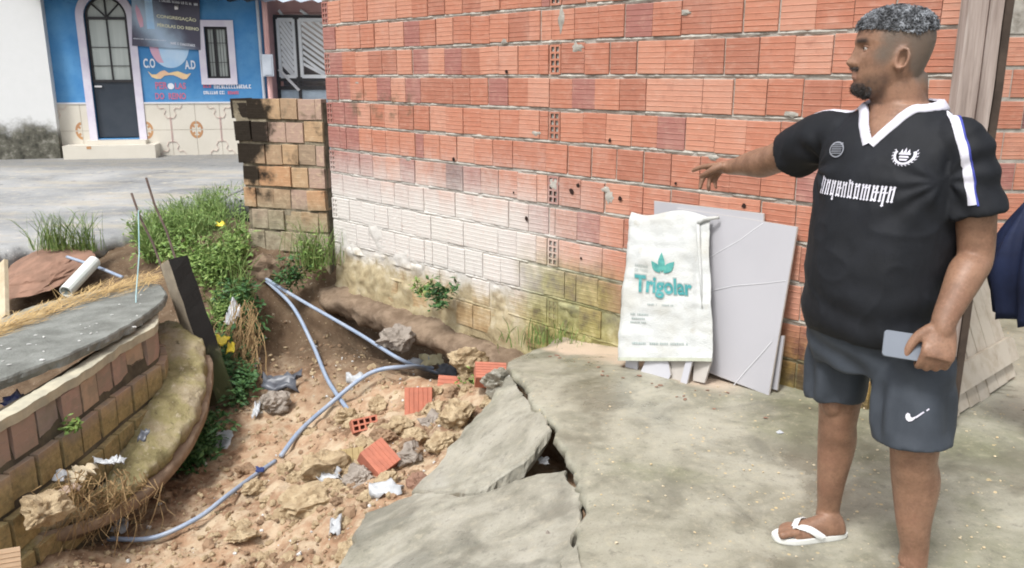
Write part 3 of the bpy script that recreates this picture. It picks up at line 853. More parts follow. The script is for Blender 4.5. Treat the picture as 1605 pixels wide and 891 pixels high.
# tiled dado: two rows of square glazed tiles with a printed motif
s_t0, _ = HO.px(88, 200)
th = (z_d - z_b) / 2
tw_ = th * 0.92
mb = MB()
for a_, b_ in ((s_t0, d0 - tw - .002), (d1 + tw + .002, s_r - .03)): mb.pbox(HO, a_, b_, -0.25, z_d, 0.001, 0.008)
mb.build('tile_bed', GROUT, house)
def tile_run(sa, sb, start):
    s = sa; k = start
    while s < sb - 0.03:
        e = min(s + tw_, sb)
        for r in range(2):
            z0 = z_b + r * th
            m = MB(); m.pbox(HO, s + .004, e - .004, z0 + .004 - (0.15 if r == 0 else 0), z0 + th - .004, 0.008, 0.016)
            t_o = m.build('tile', TILE, house)
            pr = MB()                    # quarter of the print, mirrored from tile to tile
            if e - s > tw_ * 0.8:
                cs = s if k % 2 else e                # medallion corner
                sg = 1 if k % 2 else -1
                cz = z0 + th if r == 0 else z0
                zg = -1 if r == 0 else 1
                for rr0, rr1, a0, a1 in ((0.085, 0.125, 5, 85),):
                    AA = np.linspace(R(a0), R(a1), 8)
                    q0 = [HO.pt(cs + sg * rr0 * math.cos(a), cz + zg * rr0 * 1.35 * math.sin(a), 0.018) for a in AA]
                    q1 = [HO.pt(cs + sg * rr1 * math.cos(a), cz + zg * rr1 * 1.35 * math.sin(a), 0.018) for a in AA]
                    pr.add(q0 + q1, [(i, i + 1, i + 9, i + 8) for i in range(7)])
                q = [HO.pt(cs + sg * a_, cz + zg * b_, 0.0182) for a_, b_ in ((.035, .03), (.075, .06), (.06, .10), (.02, .075))]
                pr.add(q, [(0, 1, 2, 3)])
                pr.build('medallion_print', BROWNP, t_o, fix=False)
                pr = MB()
                oc = e if k % 2 else s; og = -sg
                oz = z0 if r == 0 else z0 + th; ozg = -zg
                scroll = [(.0, .27), (.07, .26), (.11, .19), (.075, .12), (.11, .07), (.18, .085), (.22, .05), (.23, .005)]
                pp = [HO.pt(oc + og * a_, oz + ozg * (th * 0.02 + b_), 0.020) for a_, b_ in scroll]
                for a_, b_ in zip(pp[:-1], pp[1:]): pr.bar(a_, b_, 0.016, 0.004, tuple(HO.d))
                pr.bar(HO.pt(oc + og * .010, oz + ozg * .26, .02), HO.pt(oc + og * .010, oz + ozg * (th - .01), .02), 0.012, 0.004, tuple(HO.n))
                pr.build('scroll_print', ROSEP, t_o, fix=False)
        s = e; k += 1
tile_run(s_t0, d0 - tw - .002, 0)
tile_run(d1 + tw + .002, s_r - .03, 1)
mb = MB(); mb.pbox(HO, s_t0 - .02, d0 - tw - .002, z_d, z_d + .03, 0.0, 0.03); mb.pbox(HO, d1 + tw + .002, s_r - .02, z_d, z_d + .03, 0.0, 0.03)
mb.build('dado_cap', WHITE, house)
# tiled doorstep
q0, _ = HO.px(112, 240); q1, _ = HO.px(252, 235)
mb = MB(); mb.pbox(HO, q0, q1, -0.25, dz0 - 0.10, 0.018, 0.50)
st = mb.build('doorstep', TILE, house)
mb = MB(); mb.pbox(HO, d0 - tw - .02, d1 + tw + .02, dz0 - 0.099, dz0 - 0.02, 0.017, 0.28); mb.build('threshold', TILE, st)
mb = MB(); mb.pbox(HO, q0 + .42, q0 + .50, dz0 - .16, dz0 - .11, .50, .504); mb.build('tile_print', BROWNP, st)
# ---- the painted church emblem and lettering on the blue wall
def text_mesh(body, size, bold=0.0):
    c = bpy.data.curves.new('lettering', 'FONT')
    c.body = body; c.size = size; c.offset = bold; c.resolution_u = 3
    o = bpy.data.objects.new('lettering', c); sc.collection.objects.link(o)
    bpy.context.view_layer.update()
    me = bpy.data.meshes.new_from_object(o.evaluated_get(bpy.context.evaluated_depsgraph_get()))
    bpy.data.objects.remove(o)
    return me
def put_text(body, pl, s0, s1, z0, z1, off, mat, parent, name='lettering', bold=0.0, tilt=0.0):
    me = text_mesh(body, 1.0, bold)
    co = [v.co.copy() for v in me.vertices]
    x0, x1 = min(c.x for c in co), max(c.x for c in co); y0, y1 = min(c.y for c in co), max(c.y for c in co)
    m = MB()
    m.v = [pl.pt(s0 + (c.x - x0) / (x1 - x0) * (s1 - s0), z0 + (c.y - y0) / (y1 - y0) * (z1 - z0) + tilt * (c.x - x0) / (x1 - x0), off) for c in co]
    m.f = [tuple(p.vertices) for p in me.polygons]
    return m.build(name, mat, parent, fix=False)
def word_marks(pl, s0, s1, z0, z1, off, mat, parent, seed, tilt=0.0, name='lettering'):
    """Lettering too far away to read: uneven upright strokes."""
    r_ = random.Random(seed); m = MB(); s = s0; h = z1 - z0
    while s < s1:
        w = h * r_.uniform(0.35, 0.6)
        if r_.random() < 0.14: s += h * 0.4; continue
        e = min(s + w, s1); k = tilt * (s - s0) / (s1 - s0)
        t_ = h * 0.22
        kind = r_.randrange(4)
        def qd(a, b, c, d): m.add([pl.pt(a, c + k, off), pl.pt(b, c + k, off), pl.pt(b, d + k, off), pl.pt(a, d + k, off)], [(0, 1, 2, 3)])
        qd(s, min(s + t_, e), z0, z1)
        if kind in (0, 1): qd(max(e - t_, s + t_), e, z0, z1 - (0.25 * h if kind else 0))
        if kind in (0, 2): qd(s + t_, e, z1 - t_, z1)
        if kind in (1, 2, 3): qd(s + t_, e, z0, z0 + t_)
        s = e + h * 0.13
    return m.build(name, mat, parent, fix=False)
PWHITE = simple('sign_white', (0.78, 0.80, 0.86), (0.72, 0.75, 0.82), 5, 0.6)
PRED = simple('sign_red', (0.62, 0.16, 0.24), (0.52, 0.17, 0.28), 5, 0.6)
PYEL = simple('sign_ochre', (0.86, 0.66, 0.34), (0.80, 0.50, 0.36), 4, 0.6)
PPINK = simple('sign_pink', (0.72, 0.42, 0.50), (0.62, 0.40, 0.56), 4, 0.6)
PSKY = simple('sign_sky', (0.40, 0.62, 0.86), (0.55, 0.72, 0.90), 3, 0.6)
def rect(u0, v0, u1, v1):
    a = HO.px(u0, v0); b = HO.px(u1, v1)
    return a[0], b[0], min(a[1], b[1]), max(a[1], b[1])
s0, s1, z0, z1 = rect(224, 92, 244, 107); put_text('C.O', HO, s0, s1, z0, z1, 0.008, PWHITE, house, bold=.03)
s0, s1, z0, z1 = rect(289, 95, 307, 109); put_text('A.D', HO, s0, s1, z0, z1, 0.008, PWHITE, house, bold=.03)
cs, cz = HO.px(265, 70); rr = HO.px(265 + 31, 70)[0] - cs; rz = cz - HO.px(265, 107)[1]
m = MB(); m.add([HO.pt(cs + rr * math.cos(a), cz + rz * math.sin(a), 0.006) for a in np.linspace(0, 2 * math.pi, 40)[:-1]], [tuple(range(39))]); em = m.build('emblem_globe', PSKY, house, fix=False)
m = MB()
A1 = np.linspace(math.pi * 0.72, math.pi * 1.28, 14)
m.add([HO.pt(cs + rr * math.cos(a), cz + rz * math.sin(a), 0.010) for a in A1] + [HO.pt(cs + rr * .55 * math.cos(a), cz + rz * math.sin(a), 0.010) for a in A1], [(i, i + 1, i + 15, i + 14) for i in range(13)])
m.build('emblem_face', PPINK, em, fix=False)
m = MB()                                    # curled ribbon beneath
rib = [(232, 112, 112.5), (238, 117, 121), (245, 117, 124), (252, 112, 124), (258, 110.5, 119), (265, 115, 118), (272, 113, 118), (279, 112, 121), (287, 115, 125), (293, 117, 124), (299, 115, 116)]
q0 = []; q1 = []
for u, va, vb in rib:
    a_ = HO.px(u, va); b_ = HO.px(u, vb); q0.append(HO.pt(a_[0], a_[1], .009)); q1.append(HO.pt(b_[0], b_[1], .009))
nn = len(rib); m.add(q0 + q1, [(i, i + 1, i + 1 + nn, i + nn) for i in range(nn - 1)]); m.build('emblem_ribbon', PYEL, em, fix=False)
s0, s1, z0, z1 = rect(243, 129, 263, 140); put_text('PER', HO, s0, s1, z0, z1, 0.007, PRED, house, bold=.02)
s0, s1, z0, z1 = rect(274, 130, 292, 140); put_text('LAS', HO, s0, s1, z0, z1, 0.007, PRED, house, bold=.02)
cs, cz = HO.px(268, 135.5); rr = HO.px(273, 135)[0] - cs
m = MB(); m.add([HO.pt(cs + rr * math.cos(a), cz + rr * math.sin(a), 0.009) for a in np.linspace(0, 2 * math.pi, 20)[:-1]], [tuple(range(19))]); m.build('pearl', PWHITE, house, fix=False)
s0, s1, z0, z1 = rect(243, 146, 258, 156); put_text('DO', HO, s0, s1, z0, z1, 0.007, PRED, house, bold=.02)
s0, s1, z0, z1 = rect(264, 146, 292, 156); put_text('REINO', HO, s0, s1, z0, z1, 0.007, PRED, house, bold=.02)
s0, s1, z0, z1 = rect(318, 130, 333, 138); word_marks(HO, s0, s1, z0, z1, 0.007, PRED, house, 1)
s0, s1, z0, z1 = rect(335, 133, 394, 139); word_marks(HO, s0, s1, z0, z1, 0.007, PWHITE, house, 2)
s0, s1, z0, z1 = rect(319, 143, 352, 148); word_marks(HO, s0, s1, z0, z1, 0.007, PWHITE, house, 3)
s0, s1, z0, z1 = rect(355, 143, 374, 148); word_marks(HO, s0, s1, z0, z1, 0.007, PRED, house, 4)
# ---- printed banner hung over the emblem
ban = empty('banner_sign', HO.pt(*HO.px(262, 78), 0.05), 'dark printed banner with pale lettering hung on the blue wall', 'banner')
bc = [HO.px(207, -14), HO.px(313, -6), HO.px(315, 79), HO.px(208, 72)]
x = NT('banner_print'); p = x.pos()
s_ = x.math('ADD', x.dot(p, tuple(HO.d)), -HO.A.dot(HO.d)); z_ = x.dot(p, (0, 0, 1))
bm_, bz_ = HO.px(262, 45)
g = x.math('ADD', x.math('MULTIPLY', x.math('SUBTRACT', s_, bm_ - 0.15), 1.3), x.math('MULTIPLY', x.math('SUBTRACT', z_, bz_ - 0.1), 0.9))
g = x.math('ABSOLUTE', g)
BANM = x.fin(x.mix(x.rng(x.math('ADD', g, x.math('MULTIPLY', x.noise(p, 4, 4), 0.5)), 0.2, 0.95), (0.40, 0.52, 0.66), (0.07, 0.065, 0.10)), 0.35, 0.5)
m = MB(); m.add([HO.pt(s, z, 0.05) for s, z in bc] + [HO.pt(s, z, 0.025) for s, z in bc], [(0, 1, 2, 3), (7, 6, 5, 4), (0, 4, 5, 1), (1, 5, 6, 2), (2, 6, 7, 3), (3, 7, 4, 0)])
m.build('sheet', BANM, ban)
PCREAM = simple('banner_cream', (0.86, 0.84, 0.60), (0.82, 0.80, 0.55), 5, 0.5)
def bline(u0, u1, v0, v1, mat, body=None, seed=0, dv=5):
    a = HO.px(u0, v0); b = HO.px(u1, v1); b2 = HO.px(u1, v1 + dv)
    tl = b2[1] - b[1]
    if body: put_text(body, HO, a[0], b[0], b[1], a[1], 0.056, mat, ban, bold=.02, tilt=tl)
    else: word_marks(HO, a[0], b[0], b[1], a[1], 0.056, mat, ban, seed, tl)
bline(246, 308, 22, 30, PCREAM, 'CONGREGAÇÃO', dv=6)
bline(247, 312, 36, 43, PCREAM, 'PÉROLAS DO REINO', dv=6)
bline(250, 310, -1, 4, PWHITE, seed=12, dv=6)
bline(268, 307, 66, 70, PWHITE, seed=13, dv=4)
bline(210, 262, 60, 62, PWHITE, seed=14, dv=3)
m = MB()
fl = [(214, 7), (220, 16), (225, 30), (226, 42), (221, 44), (216, 30), (213, 16)]
m.add([HO.pt(*HO.px(u, v), 0.055) for u, v in fl], [tuple(range(len(fl)))]); m.build('flame_print', PPINK, ban, fix=False)
m = MB(); m.pbox(HO, *[HO.px(227, 0)[0], HO.px(239, 0)[0]], HO.px(230, 46)[1], HO.px(230, -12)[1], 0.0505, 0.054); m.build('column_print', PSKY, ban)
m = MB(); c_ = HO.px(278, 13); m.bar(HO.pt(c_[0], c_[1] + .03, .05), HO.pt(c_[0], c_[1] - .01, .13), 0.06); m.build('lamp', WHITE, ban)

# ---- white house next door
WH = WallPlane((-14.5, 14.3), (-9.0, 15.75))
x = NT('limewash'); p = x.pos(); z_ = x.dot(p, (0, 0, 1))
a = x.noise(p, 1.8, 6, 0.62); b = x.noise(p, 7, 6, 0.65)
col = x.mix(b, (0.72, 0.72, 0.72), (0.66, 0.67, 0.66))
f = x.rng(x.math('SUBTRACT', z_, x.math('MULTIPLY', x.math('SUBTRACT', x.math('ADD', a, x.math('MULTIPLY', b, .4)), 0.7), 0.9)), 0.75, 0.42)
col = x.mix(f, col, x.ramp(b, [(0.3, (0.03, 0.03, 0.025)), (0.55, (0.13, 0.125, 0.10)), (0.75, (0.34, 0.33, 0.29))]))
x.bump(b, 0.2, 0.01)
LIME = x.fin(col, 0.85, 0.2)
whouse = empty('white_house', WH.pt(3, 0), 'whitewashed house wall blackened with mould along its foot at the picture edge', 'house')
e1 = WH.px(80, 130)[0]
mb = MB(); mb.pbox(WH, -3, e1, -0.3, 4.2, -0.15, 0.0); mb.pbox(WH, e1 - .15, e1, -0.3, 4.2, -0.5, -0.151); mb.build('wall', LIME, whouse)
mb = MB(); mb.pbox(WH, -3.2, e1 + .05, 4.2, 4.28, -4.0, 0.4); mb.build('roof', ROOFM, whouse)

# ---- pink house with the iron gate, seen past the corner
PK = WallPlane((-5.0, 17.4), (-1.5, 17.6))
PINK = simple('pink_paint', (0.72, 0.45, 0.42), (0.62, 0.36, 0.34), 3, 0.8, 0.3, 30)
pk = empty('pink_house', PK.pt(1.5, 0), 'pink house front with a corrugated eave beyond the blue house', 'house')
g0, gz1 = PK.px(434, 22); g1 = PK.px(560, 22)[0]; _, gz0 = PK.px(440, 165)
mb = MB()
mb.pbox(PK, PK.px(418, 60)[0], g0, -0.3, 4.0, -0.2, 0.0); mb.pbox(PK, g0, g1, gz1, 4.0, -0.2, 0.0); mb.pbox(PK, g1, g1 + 1.5, -0.3, 4.0, -0.2, 0.0)
mb.build('wall', PINK, pk)
mb = MB(); mb.pbox(PK, g0 - .3, g1 + .5, -0.3, 3.4, -1.6, -1.55); mb.build('porch_back', simple('porch_grey', (0.30, 0.27, 0.25), (0.22, 0.20, 0.18)), pk)  # plain grey-brown back of the porch
ZN = simple('zinc_sheet', (0.42, 0.50, 0.58), (0.30, 0.36, 0.42), 3, 0.5, spec=0.5)
mb = MB(); n = 50
_ez = PK.px(460, 8)[1]
for j, (o, z) in enumerate([(0.9, _ez), (-0.6, _ez + 0.5)]):
    for i in range(n + 1): mb.v.append(PK.pt(-0.6 + 5.5 * i / n, z + 0.03 * math.sin(i * 2.1), o))
for i in range(n): mb.f.append((i, i + 1, i + n + 2, i + n + 1))
mb.build('eave_sheet', ZN, pk, smooth=True)
gate = empty('iron_gate', PK.pt((g0 + g1) / 2, gz0, 0.04), 'tall iron gate with white diagonal slats beside the meter box', 'gate')
mb = MB()
gm = PK.px(468, 80)[0]; gA = PK.px(437, 80)[0]; gB = PK.px(520, 80)[0]
zt = PK.px(450, 27)[1]; zm = PK.px(450, 125)[1]; zb = PK.px(450, 138)[1]
for s in (gA - .03, gm, gB): mb.bar(PK.pt(s, -0.1, .05), PK.pt(s, zt, .05), 0.06)
for z in (zt, zm, zb): mb.bar(PK.pt(gA - .05, z, .06), PK.pt(gB, z, .06), 0.07)
mb.build('gate_frame', BLACK, gate)
GW = simple('gate_white', (0.76, 0.77, 0.78), (0.66, 0.68, 0.70), 5, 0.5, spec=0.5)
for sa, sb in ((gA + .03, gm - .06), (gm + .06, gB - .05)):
    m = MB()
    for s in (sa, sb): m.bar(PK.pt(s, zm + .05, .07), PK.pt(s, zt - .05, .07), 0.06)
    for z in (zm + .06, zt - .06): m.bar(PK.pt(sa, z, .07), PK.pt(sb, z, .07), 0.07)
    lf = m.build('gate_leaf', GW, gate)
    z = zm - 0.05
    while z < zt - 0.2:
        m = MB(); m.bar(PK.pt(sa + .03, max(zm + .08, z + 0.36), .06), PK.pt(sb - .03, max(zm + .05, z), .06), 0.055, 0.02, tuple(PK.n)); m.build('slat', GW, lf)
        z += 0.115
m = MB(); m.pbox(PK, gA, gB, -0.1, zb - .04, .03, .05)
m.build('gate_panel', ZN, gate)
mb = MB(); mb.bar(PK.pt(gA, zm + .2, .11), PK.pt(gA + .38, zb - .05, .11), 0.05); mb.build('brace', WHITE, gate)
# meter box on the corner post
mbx = empty('meter_box', HO.pt(HO.px(420, 105)[0], HO.px(420, 120)[1], 0.2), 'grey electricity meter box on a pole at the blue house corner', 'meter box')
a_ = HO.px(412, 86); b_ = HO.px(431, 120)
GREYB = simple('meter_grey', (0.50, 0.54, 0.60), (0.42, 0.46, 0.52), 5, 0.5, spec=0.5)
m = MB(); m.pbox(HO, a_[0], b_[0], b_[1], a_[1], 0.12, 0.30); bx_ = m.build('box', GREYB, mbx)
m = MB(); m.pbox(HO, a_[0] + .03, b_[0] - .03, b_[1] + .03, a_[1] - .03, 0.301, 0.312); m.build('lid', GREYB, bx_)
m = MB(); m.tube([HO.pt((a_[0] + b_[0]) / 2, -0.1, .10), HO.pt((a_[0] + b_[0]) / 2, 3.6, .10)], 0.05, 8); m.build('pole', PINK, mbx)
m = MB(); m.tube([HO.pt((a_[0] + b_[0]) / 2 - .12, 0.1, .06), HO.pt((a_[0] + b_[0]) / 2 - .14, 3.4, .06)], 0.03, 8); m.build('conduit', GREYB, mbx)
# ================================================================== THE PIT AND WHAT LIES IN IT
def onsoil(u, v, lift=0.0):
    d = ray(u, v); k = 2.2 / d.y
    while k * d.y < 9.3:
        p = Vector((0, 0, CAM_H)) + d * k
        if p.z <= float(soil_base(p.x, p.y)[0]) + 0.01: break
        k += 0.02 / d.y
    z = soil_z(p.x, p.y)
    return Vector((p.x, p.y, z + lift))
def jag(poly, step, amp, seed):
    """Breaks the straight sides of an outline."""
    out = []
    for i in range(len(poly)):
        a = Vector(poly[i]); b = Vector(poly[(i + 1) % len(poly)])
        n = max(1, int((b - a).length / step))
        t = (b - a).normalized(); s = t.cross(Vector((0, 0, 1)))
        for k in range(n):
            p = a.lerp(b, k / n)
            out.append(p + s * amp * fbm(p, 9, 4, seed))
    return out
def slab(name, poly, thick, mat, label, cat='slab', group=None, seed=1.0, step=0.022, amp=0.03):
    top = jag(poly, step, amp, seed)
    cz = sum((Vector(p) for p in poly), Vector()) / len(poly)
    m = MB(); n = len(top)
    rows = [(1.0 - 0.02, 0.0), (1.0, -0.010), (1.0, -thick * 0.55), (0.985, -thick)]
    for f, dz in rows:
        for i, p in enumerate(top):
            q = cz + (p - cz) * f
            w = 0.024 * fbm(p, 16, 4, seed + dz * 50) if dz < -0.02 else 0
            m.v.append(q + (p - cz).normalized() * w + Vector((0, 0, dz)))
    for r in range(3):
        for i in range(n):
            j = (i + 1) % n
            m.f.append((r * n + i, (r + 1) * n + i, (r + 1) * n + j, r * n + j))
    m.f.append(tuple(range(n))); m.f.append(tuple(range(4 * n - 1, 3 * n - 1, -1)))
    o = m.build(name, mat)
    return tag(o, label, cat, group)
def plane_pts(pix, three):
    """Lays an outline seen at pixels on the plane through three known points."""
    a, b, c = three; n = (b - a).cross(c - a).normalized(); o = Vector((0, 0, CAM_H)); out = []
    for u, v in pix:
        d = ray(u, v); out.append(o + d * ((a - o).dot(n) / d.dot(n)))
    return out
# broken pieces of the yard, tipped into the hole
pl1 = (onz(862, 668, -0.015), onz(805, 592, -0.07), onz(650, 768, -0.42))
slab('concrete_slab', plane_pts([(802, 588), (812, 612), (838, 636), (856, 650), (863, 672), (838, 706), (800, 738), (752, 768), (700, 772), (648, 770), (700, 708), (750, 650)], pl1), 0.075, SLABM,
     'triangular broken concrete slab tipped up at the yard edge', seed=2.0)
pl2 = (onz(895, 742, -0.045), onz(575, 800, -0.42), onz(905, 891, -0.03))
slab('concrete_slab', plane_pts([(650, 772), (745, 776), (815, 752), (842, 744), (888, 736), (902, 768), (914, 800), (900, 840), (906, 891), (905, 990), (480, 990), (540, 880), (572, 802)], pl2), 0.075, SLABM,
     'large cracked concrete slab sagging away from the yard into the hole', seed=5.0)
slab('concrete_slab', plane_pts([(878, 880), (905, 852), (908, 893), (893, 930)], tuple(Vector(p) + Vector((0, 0, 0.035)) for p in pl2)), 0.035, SLABM,
     'small loose flake of concrete on the crack of the sagging slab', seed=9.0, step=0.03, amp=0.012)

# --- the cistern
LIDM = simple('lid_concrete', (0.25, 0.26, 0.24), (0.145, 0.15, 0.135), 5, 0.75, 0.8, 35, bdist=0.012)
RIMM = simple('rim_mortar', (0.54, 0.50, 0.38), (0.40, 0.38, 0.30), 9, 0.9, 0.6, 45)
x = NT('cistern_brick'); p = x.pos()
col = x.ramp(x.rand(), [(0, (0.42, 0.29, 0.24)), (0.35, (0.36, 0.26, 0.21)), (0.6, (0.46, 0.34, 0.25)), (0.8, (0.33, 0.27, 0.24))], 'CONSTANT')
a = x.noise(p, 6, 6, 0.62); b = x.noise(p, 26, 5, 0.7)
z_ = x.dot(p, (0, 0, 1))
col = x.mix(x.math('MULTIPLY', x.rng(a, 0.45, 0.6), 0.55), col, (0.26, 0.23, 0.18))
col = x.mix(x.math('MULTIPLY', x.rng(x.math('ADD', z_, x.math('MULTIPLY', a, 0.25)), -0.06, -0.20), 0.8), col, x.ramp(b, [(0.3, (0.16, 0.14, 0.06)), (0.6, (0.40, 0.31, 0.13)), (0.75, (0.46, 0.40, 0.24))]))
x.bump(x.math('ADD', a, b), 0.7, 0.008)
CISB = x.fin(col, 0.9, 0.2)
x = NT('mossy_render'); p = x.pos()
a = x.noise(p, 4, 6, 0.62); b = x.noise(p, 18, 6, 0.7); c = x.noise(p, 60, 4, .7)
col = x.ramp(a, [(0.3, (0.17, 0.14, 0.07)), (0.45, (0.30, 0.26, 0.13)), (0.58, (0.36, 0.30, 0.20)), (0.7, (0.42, 0.36, 0.26))])
col = x.mix(x.rng(b, 0.55, 0.7), col, (0.46, 0.40, 0.30)); col = x.mix(x.rng(b, 0.42, 0.3), col, (0.12, 0.10, 0.06))
x.bump(x.math('ADD', b, c), 0.9, 0.012)
MOSSR = x.fin(col, 0.92, 0.2)
rim_px = [(262, 492), (240, 511), (200, 537), (160, 563), (120, 590), (60, 627), (0, 662), (-80, 706), (-180, 755)]
rimw = [onz(u, v, 0.0) for u, v in rim_px]
rimw = [Vector((rimw[1].x - 0.75, rimw[1].y + 0.75, 0)), Vector((rimw[1].x - 0.22, rimw[1].y + 0.40, 0))] + rimw[1:]
RIM = [Vector(q) for q in spline([tuple(p) for p in rimw], 160)]
cist = empty('brick_cistern', Vector((-3.1, 4.4, -0.9)), 'collapsed round brick cistern with a mossy rendered skirt', 'cistern')
acc = [0.0]
for a, b in zip(RIM[:-1], RIM[1:]): acc.append(acc[-1] + (b - a).length)
def rim_at(s):
    s = max(0.0, min(acc[-1] - 1e-4, s))
    i = int(np.searchsorted(acc, s)) - 1; i = max(0, min(len(RIM) - 2, i))
    p = RIM[i].lerp(RIM[i + 1], (s - acc[i]) / (acc[i + 1] - acc[i]))
    t = (RIM[i + 1] - RIM[i]).normalized()
    return p, t, Vector((-t.y, t.x, 0))      # outward, towards the pit
if rim_at(acc[-1] / 2)[2].x < 0: OUTS = -1
else: OUTS = 1
cb = [brick_mesh(0.18, 0.172, 0.09, 3, 60 + s, 0.0015) for s in range(3)]
for me in cb: me.materials.append(CISB)
rg = random.Random(21)
for k in range(4):
    s = 0.55 + 0.09 * (k % 2)
    while s < acc[-1] - 0.2:
        L = 0.185 * rg.uniform(0.96, 1.04)
        p, t, o = rim_at(s + L / 2); o = o * OUTS
        lean = 0.04 * k
        ang = math.atan2(o.y, o.x) + math.pi / 2
        rot = Matrix.Rotation(ang + rg.gauss(0, 0.02), 4, 'Z') @ Matrix.Rotation(rg.gauss(0, 0.02), 4, 'Y')
        link_mesh('brick', rg.choice(cb), None, p + o * (0.012 + lean + rg.gauss(0, 0.005)) + Vector((0, 0, -0.125 - 0.188 * k)), rot.to_euler(), ((L - 0.020) / 0.18, 1, 0.97), cist)
        s += L
mb = MB(); n = 150
for i in range(n + 1):                       # mortar core
    p, t, o = rim_at(0.3 + (acc[-1] - 0.3) * i / n); o = o * OUTS
    for z, f in ((-0.005, -0.09), (-0.005, 0.0), (-0.9, 0.17), (-0.9, 0.02)): mb.v.append(p + o * (f + 0.006 * fbm((p.x, p.y, z), 8, 3) - 0.030) + Vector((0, 0, z)))
for i in range(n):
    for k in range(4):
        a = i * 4 + k; b = i * 4 + (k + 1) % 4; mb.f.append((a, b, b + 4, a + 4))
mb.build('mortar_core', simple('dark_joint', (0.13, 0.11, 0.075), (0.07, 0.06, 0.045), 9, .95, .6, 50), cist)
mb = MB()                                    # rim band of pale mortar, broken off at its far end
for i in range(n + 1):
    p, t, o = rim_at(0.62 + (acc[-1] - 0.62) * i / n); o = o * OUTS
    w = 0.008 * fbm(p, 12, 3, 2)
    for z, f in ((-0.035, 0.022), (0.018, 0.026), (0.024, -0.01), (0.022, -0.055), (-0.03, -0.06)): mb.v.append(p + o * (f + w) + Vector((0, 0, z + 0.006 * fbm(p, 9, 3, 5))))
for i in range(n):
    for k in range(5):
        a = i * 5 + k; b = i * 5 + (k + 1) % 5; mb.f.append((a, b, b + 5, a + 5))
mb.f += [(0, 1, 2, 3, 4), tuple(n * 5 + k for k in (4, 3, 2, 1, 0))]
mb.build('rim', RIMM, cist)
# skirt of render that has peeled outwards
edge_px = [((262, 500), 5.75), ((300, 520), 5.6), ((320, 545), 5.45), ((322, 585), 5.2), ((310, 640), 4.8), ((270, 700), 4.42), ((225, 745), 4.12), ((190, 768), 3.95), ((150, 788), 3.80), ((95, 806), 3.66), ((30, 826), 3.50), ((-60, 850), 3.3)]
EDGE = [Vector(q) for q in spline([tuple(at(u, v, Y)) for (u, v), Y in edge_px], 120)]
inner = []
for i in range(120):
    f = i / 119
    p, t, o = rim_at(0.30 + (acc[-1] - 0.75) * f); inner.append(p + o * OUTS * (0.02 + 0.10 * f) + Vector((0, 0, -0.20 - 0.42 * min(1, max(0, f - 0.15) / 0.6))))
mb = MB(); rows = 14
for i in range(120):
    a, b = inner[i], EDGE[i]
    for r in range(rows + 1):
        f = r / rows
        p = a.lerp(b, f); p.z += 0.012 * math.sin(f * math.pi)
        e = p + Vector((0.05 * fbm(p, 7, 4, 3) * f, 0, 0.030 * fbm(p, 7, 5, 1) + 0.012 * fbm(p, 26, 4, 2)))
        mb.v.append(e)
    d = (b - a).normalized()
    mb.v.append(b + d * 0.006 * fbm(b, 20, 3) + Vector((0.02 * fbm(b, 9, 3, 8), 0, -0.06))); mb.v.append(b - d * 0.12 + Vector((0, 0, -0.11))); mb.v.append(a + Vector((0, 0, -0.16)))
w = rows + 4
for i in range(119):
    for r in range(w - 1):
        a = i * w + r; mb.f.append((a, a + w, a + w + 1, a + 1))
mb.build('render_skirt', MOSSR, cist, smooth=True)
mb = MB()                                    # the layer beneath it
for i in range(20, 110):
    a, b = inner[i], EDGE[i]; d = (b - a).normalized()
    b2 = b + d * (0.01 + 0.05 * (0.5 + 0.5 * nz(b, 4, 3))) + Vector((0, 0, -0.085))
    mb.v += [a + Vector((0, 0, -0.2)), b - d * 0.05 + Vector((0, 0, -0.075)), b2 + Vector((0.02 * nz(b, 20), 0, 0.012)), b2 + Vector((0, 0, -0.05)), b - d * .15 + Vector((0, 0, -0.17))]
for i in range(89):
    for r in range(4):
        a = i * 5 + r; mb.f.append((a, a + 5, a + 6, a + 1))
mb.build('under_layer', simple('skirt_underlayer', (0.34, 0.25, 0.18), (0.22, 0.16, 0.11), 8, 0.95, 0.8, 40), cist, smooth=True)
# lid pieces
lidz = (onz(262, 462, 0.075), onz(0, 595, 0.12), onz(100, 482, 0.06))
slab('cistern_lid', plane_pts([(252, 446), (262, 460), (256, 471), (243, 482), (210, 504), (172, 526), (108, 555), (54, 575), (0, 595), (-100, 632), (-190, 630), (-120, 575), (0, 527), (100, 484), (180, 452), (222, 438)], lidz), 0.055, LIDM,
     'grey concrete half of the cistern lid with straw along its back', 'lid', seed=3.0, amp=0.012)
slab('cistern_lid', plane_pts([(-90, 545), (0, 500), (40, 484), (90, 470), (128, 461), (160, 452), (150, 470), (100, 492), (0, 540), (-90, 575)], tuple(q + Vector((0, 0, -0.03)) for q in lidz)), 0.07, SLABM,
     'paler broken piece of lid concrete lying behind the straw', 'lid', seed=6.0, amp=0.02)
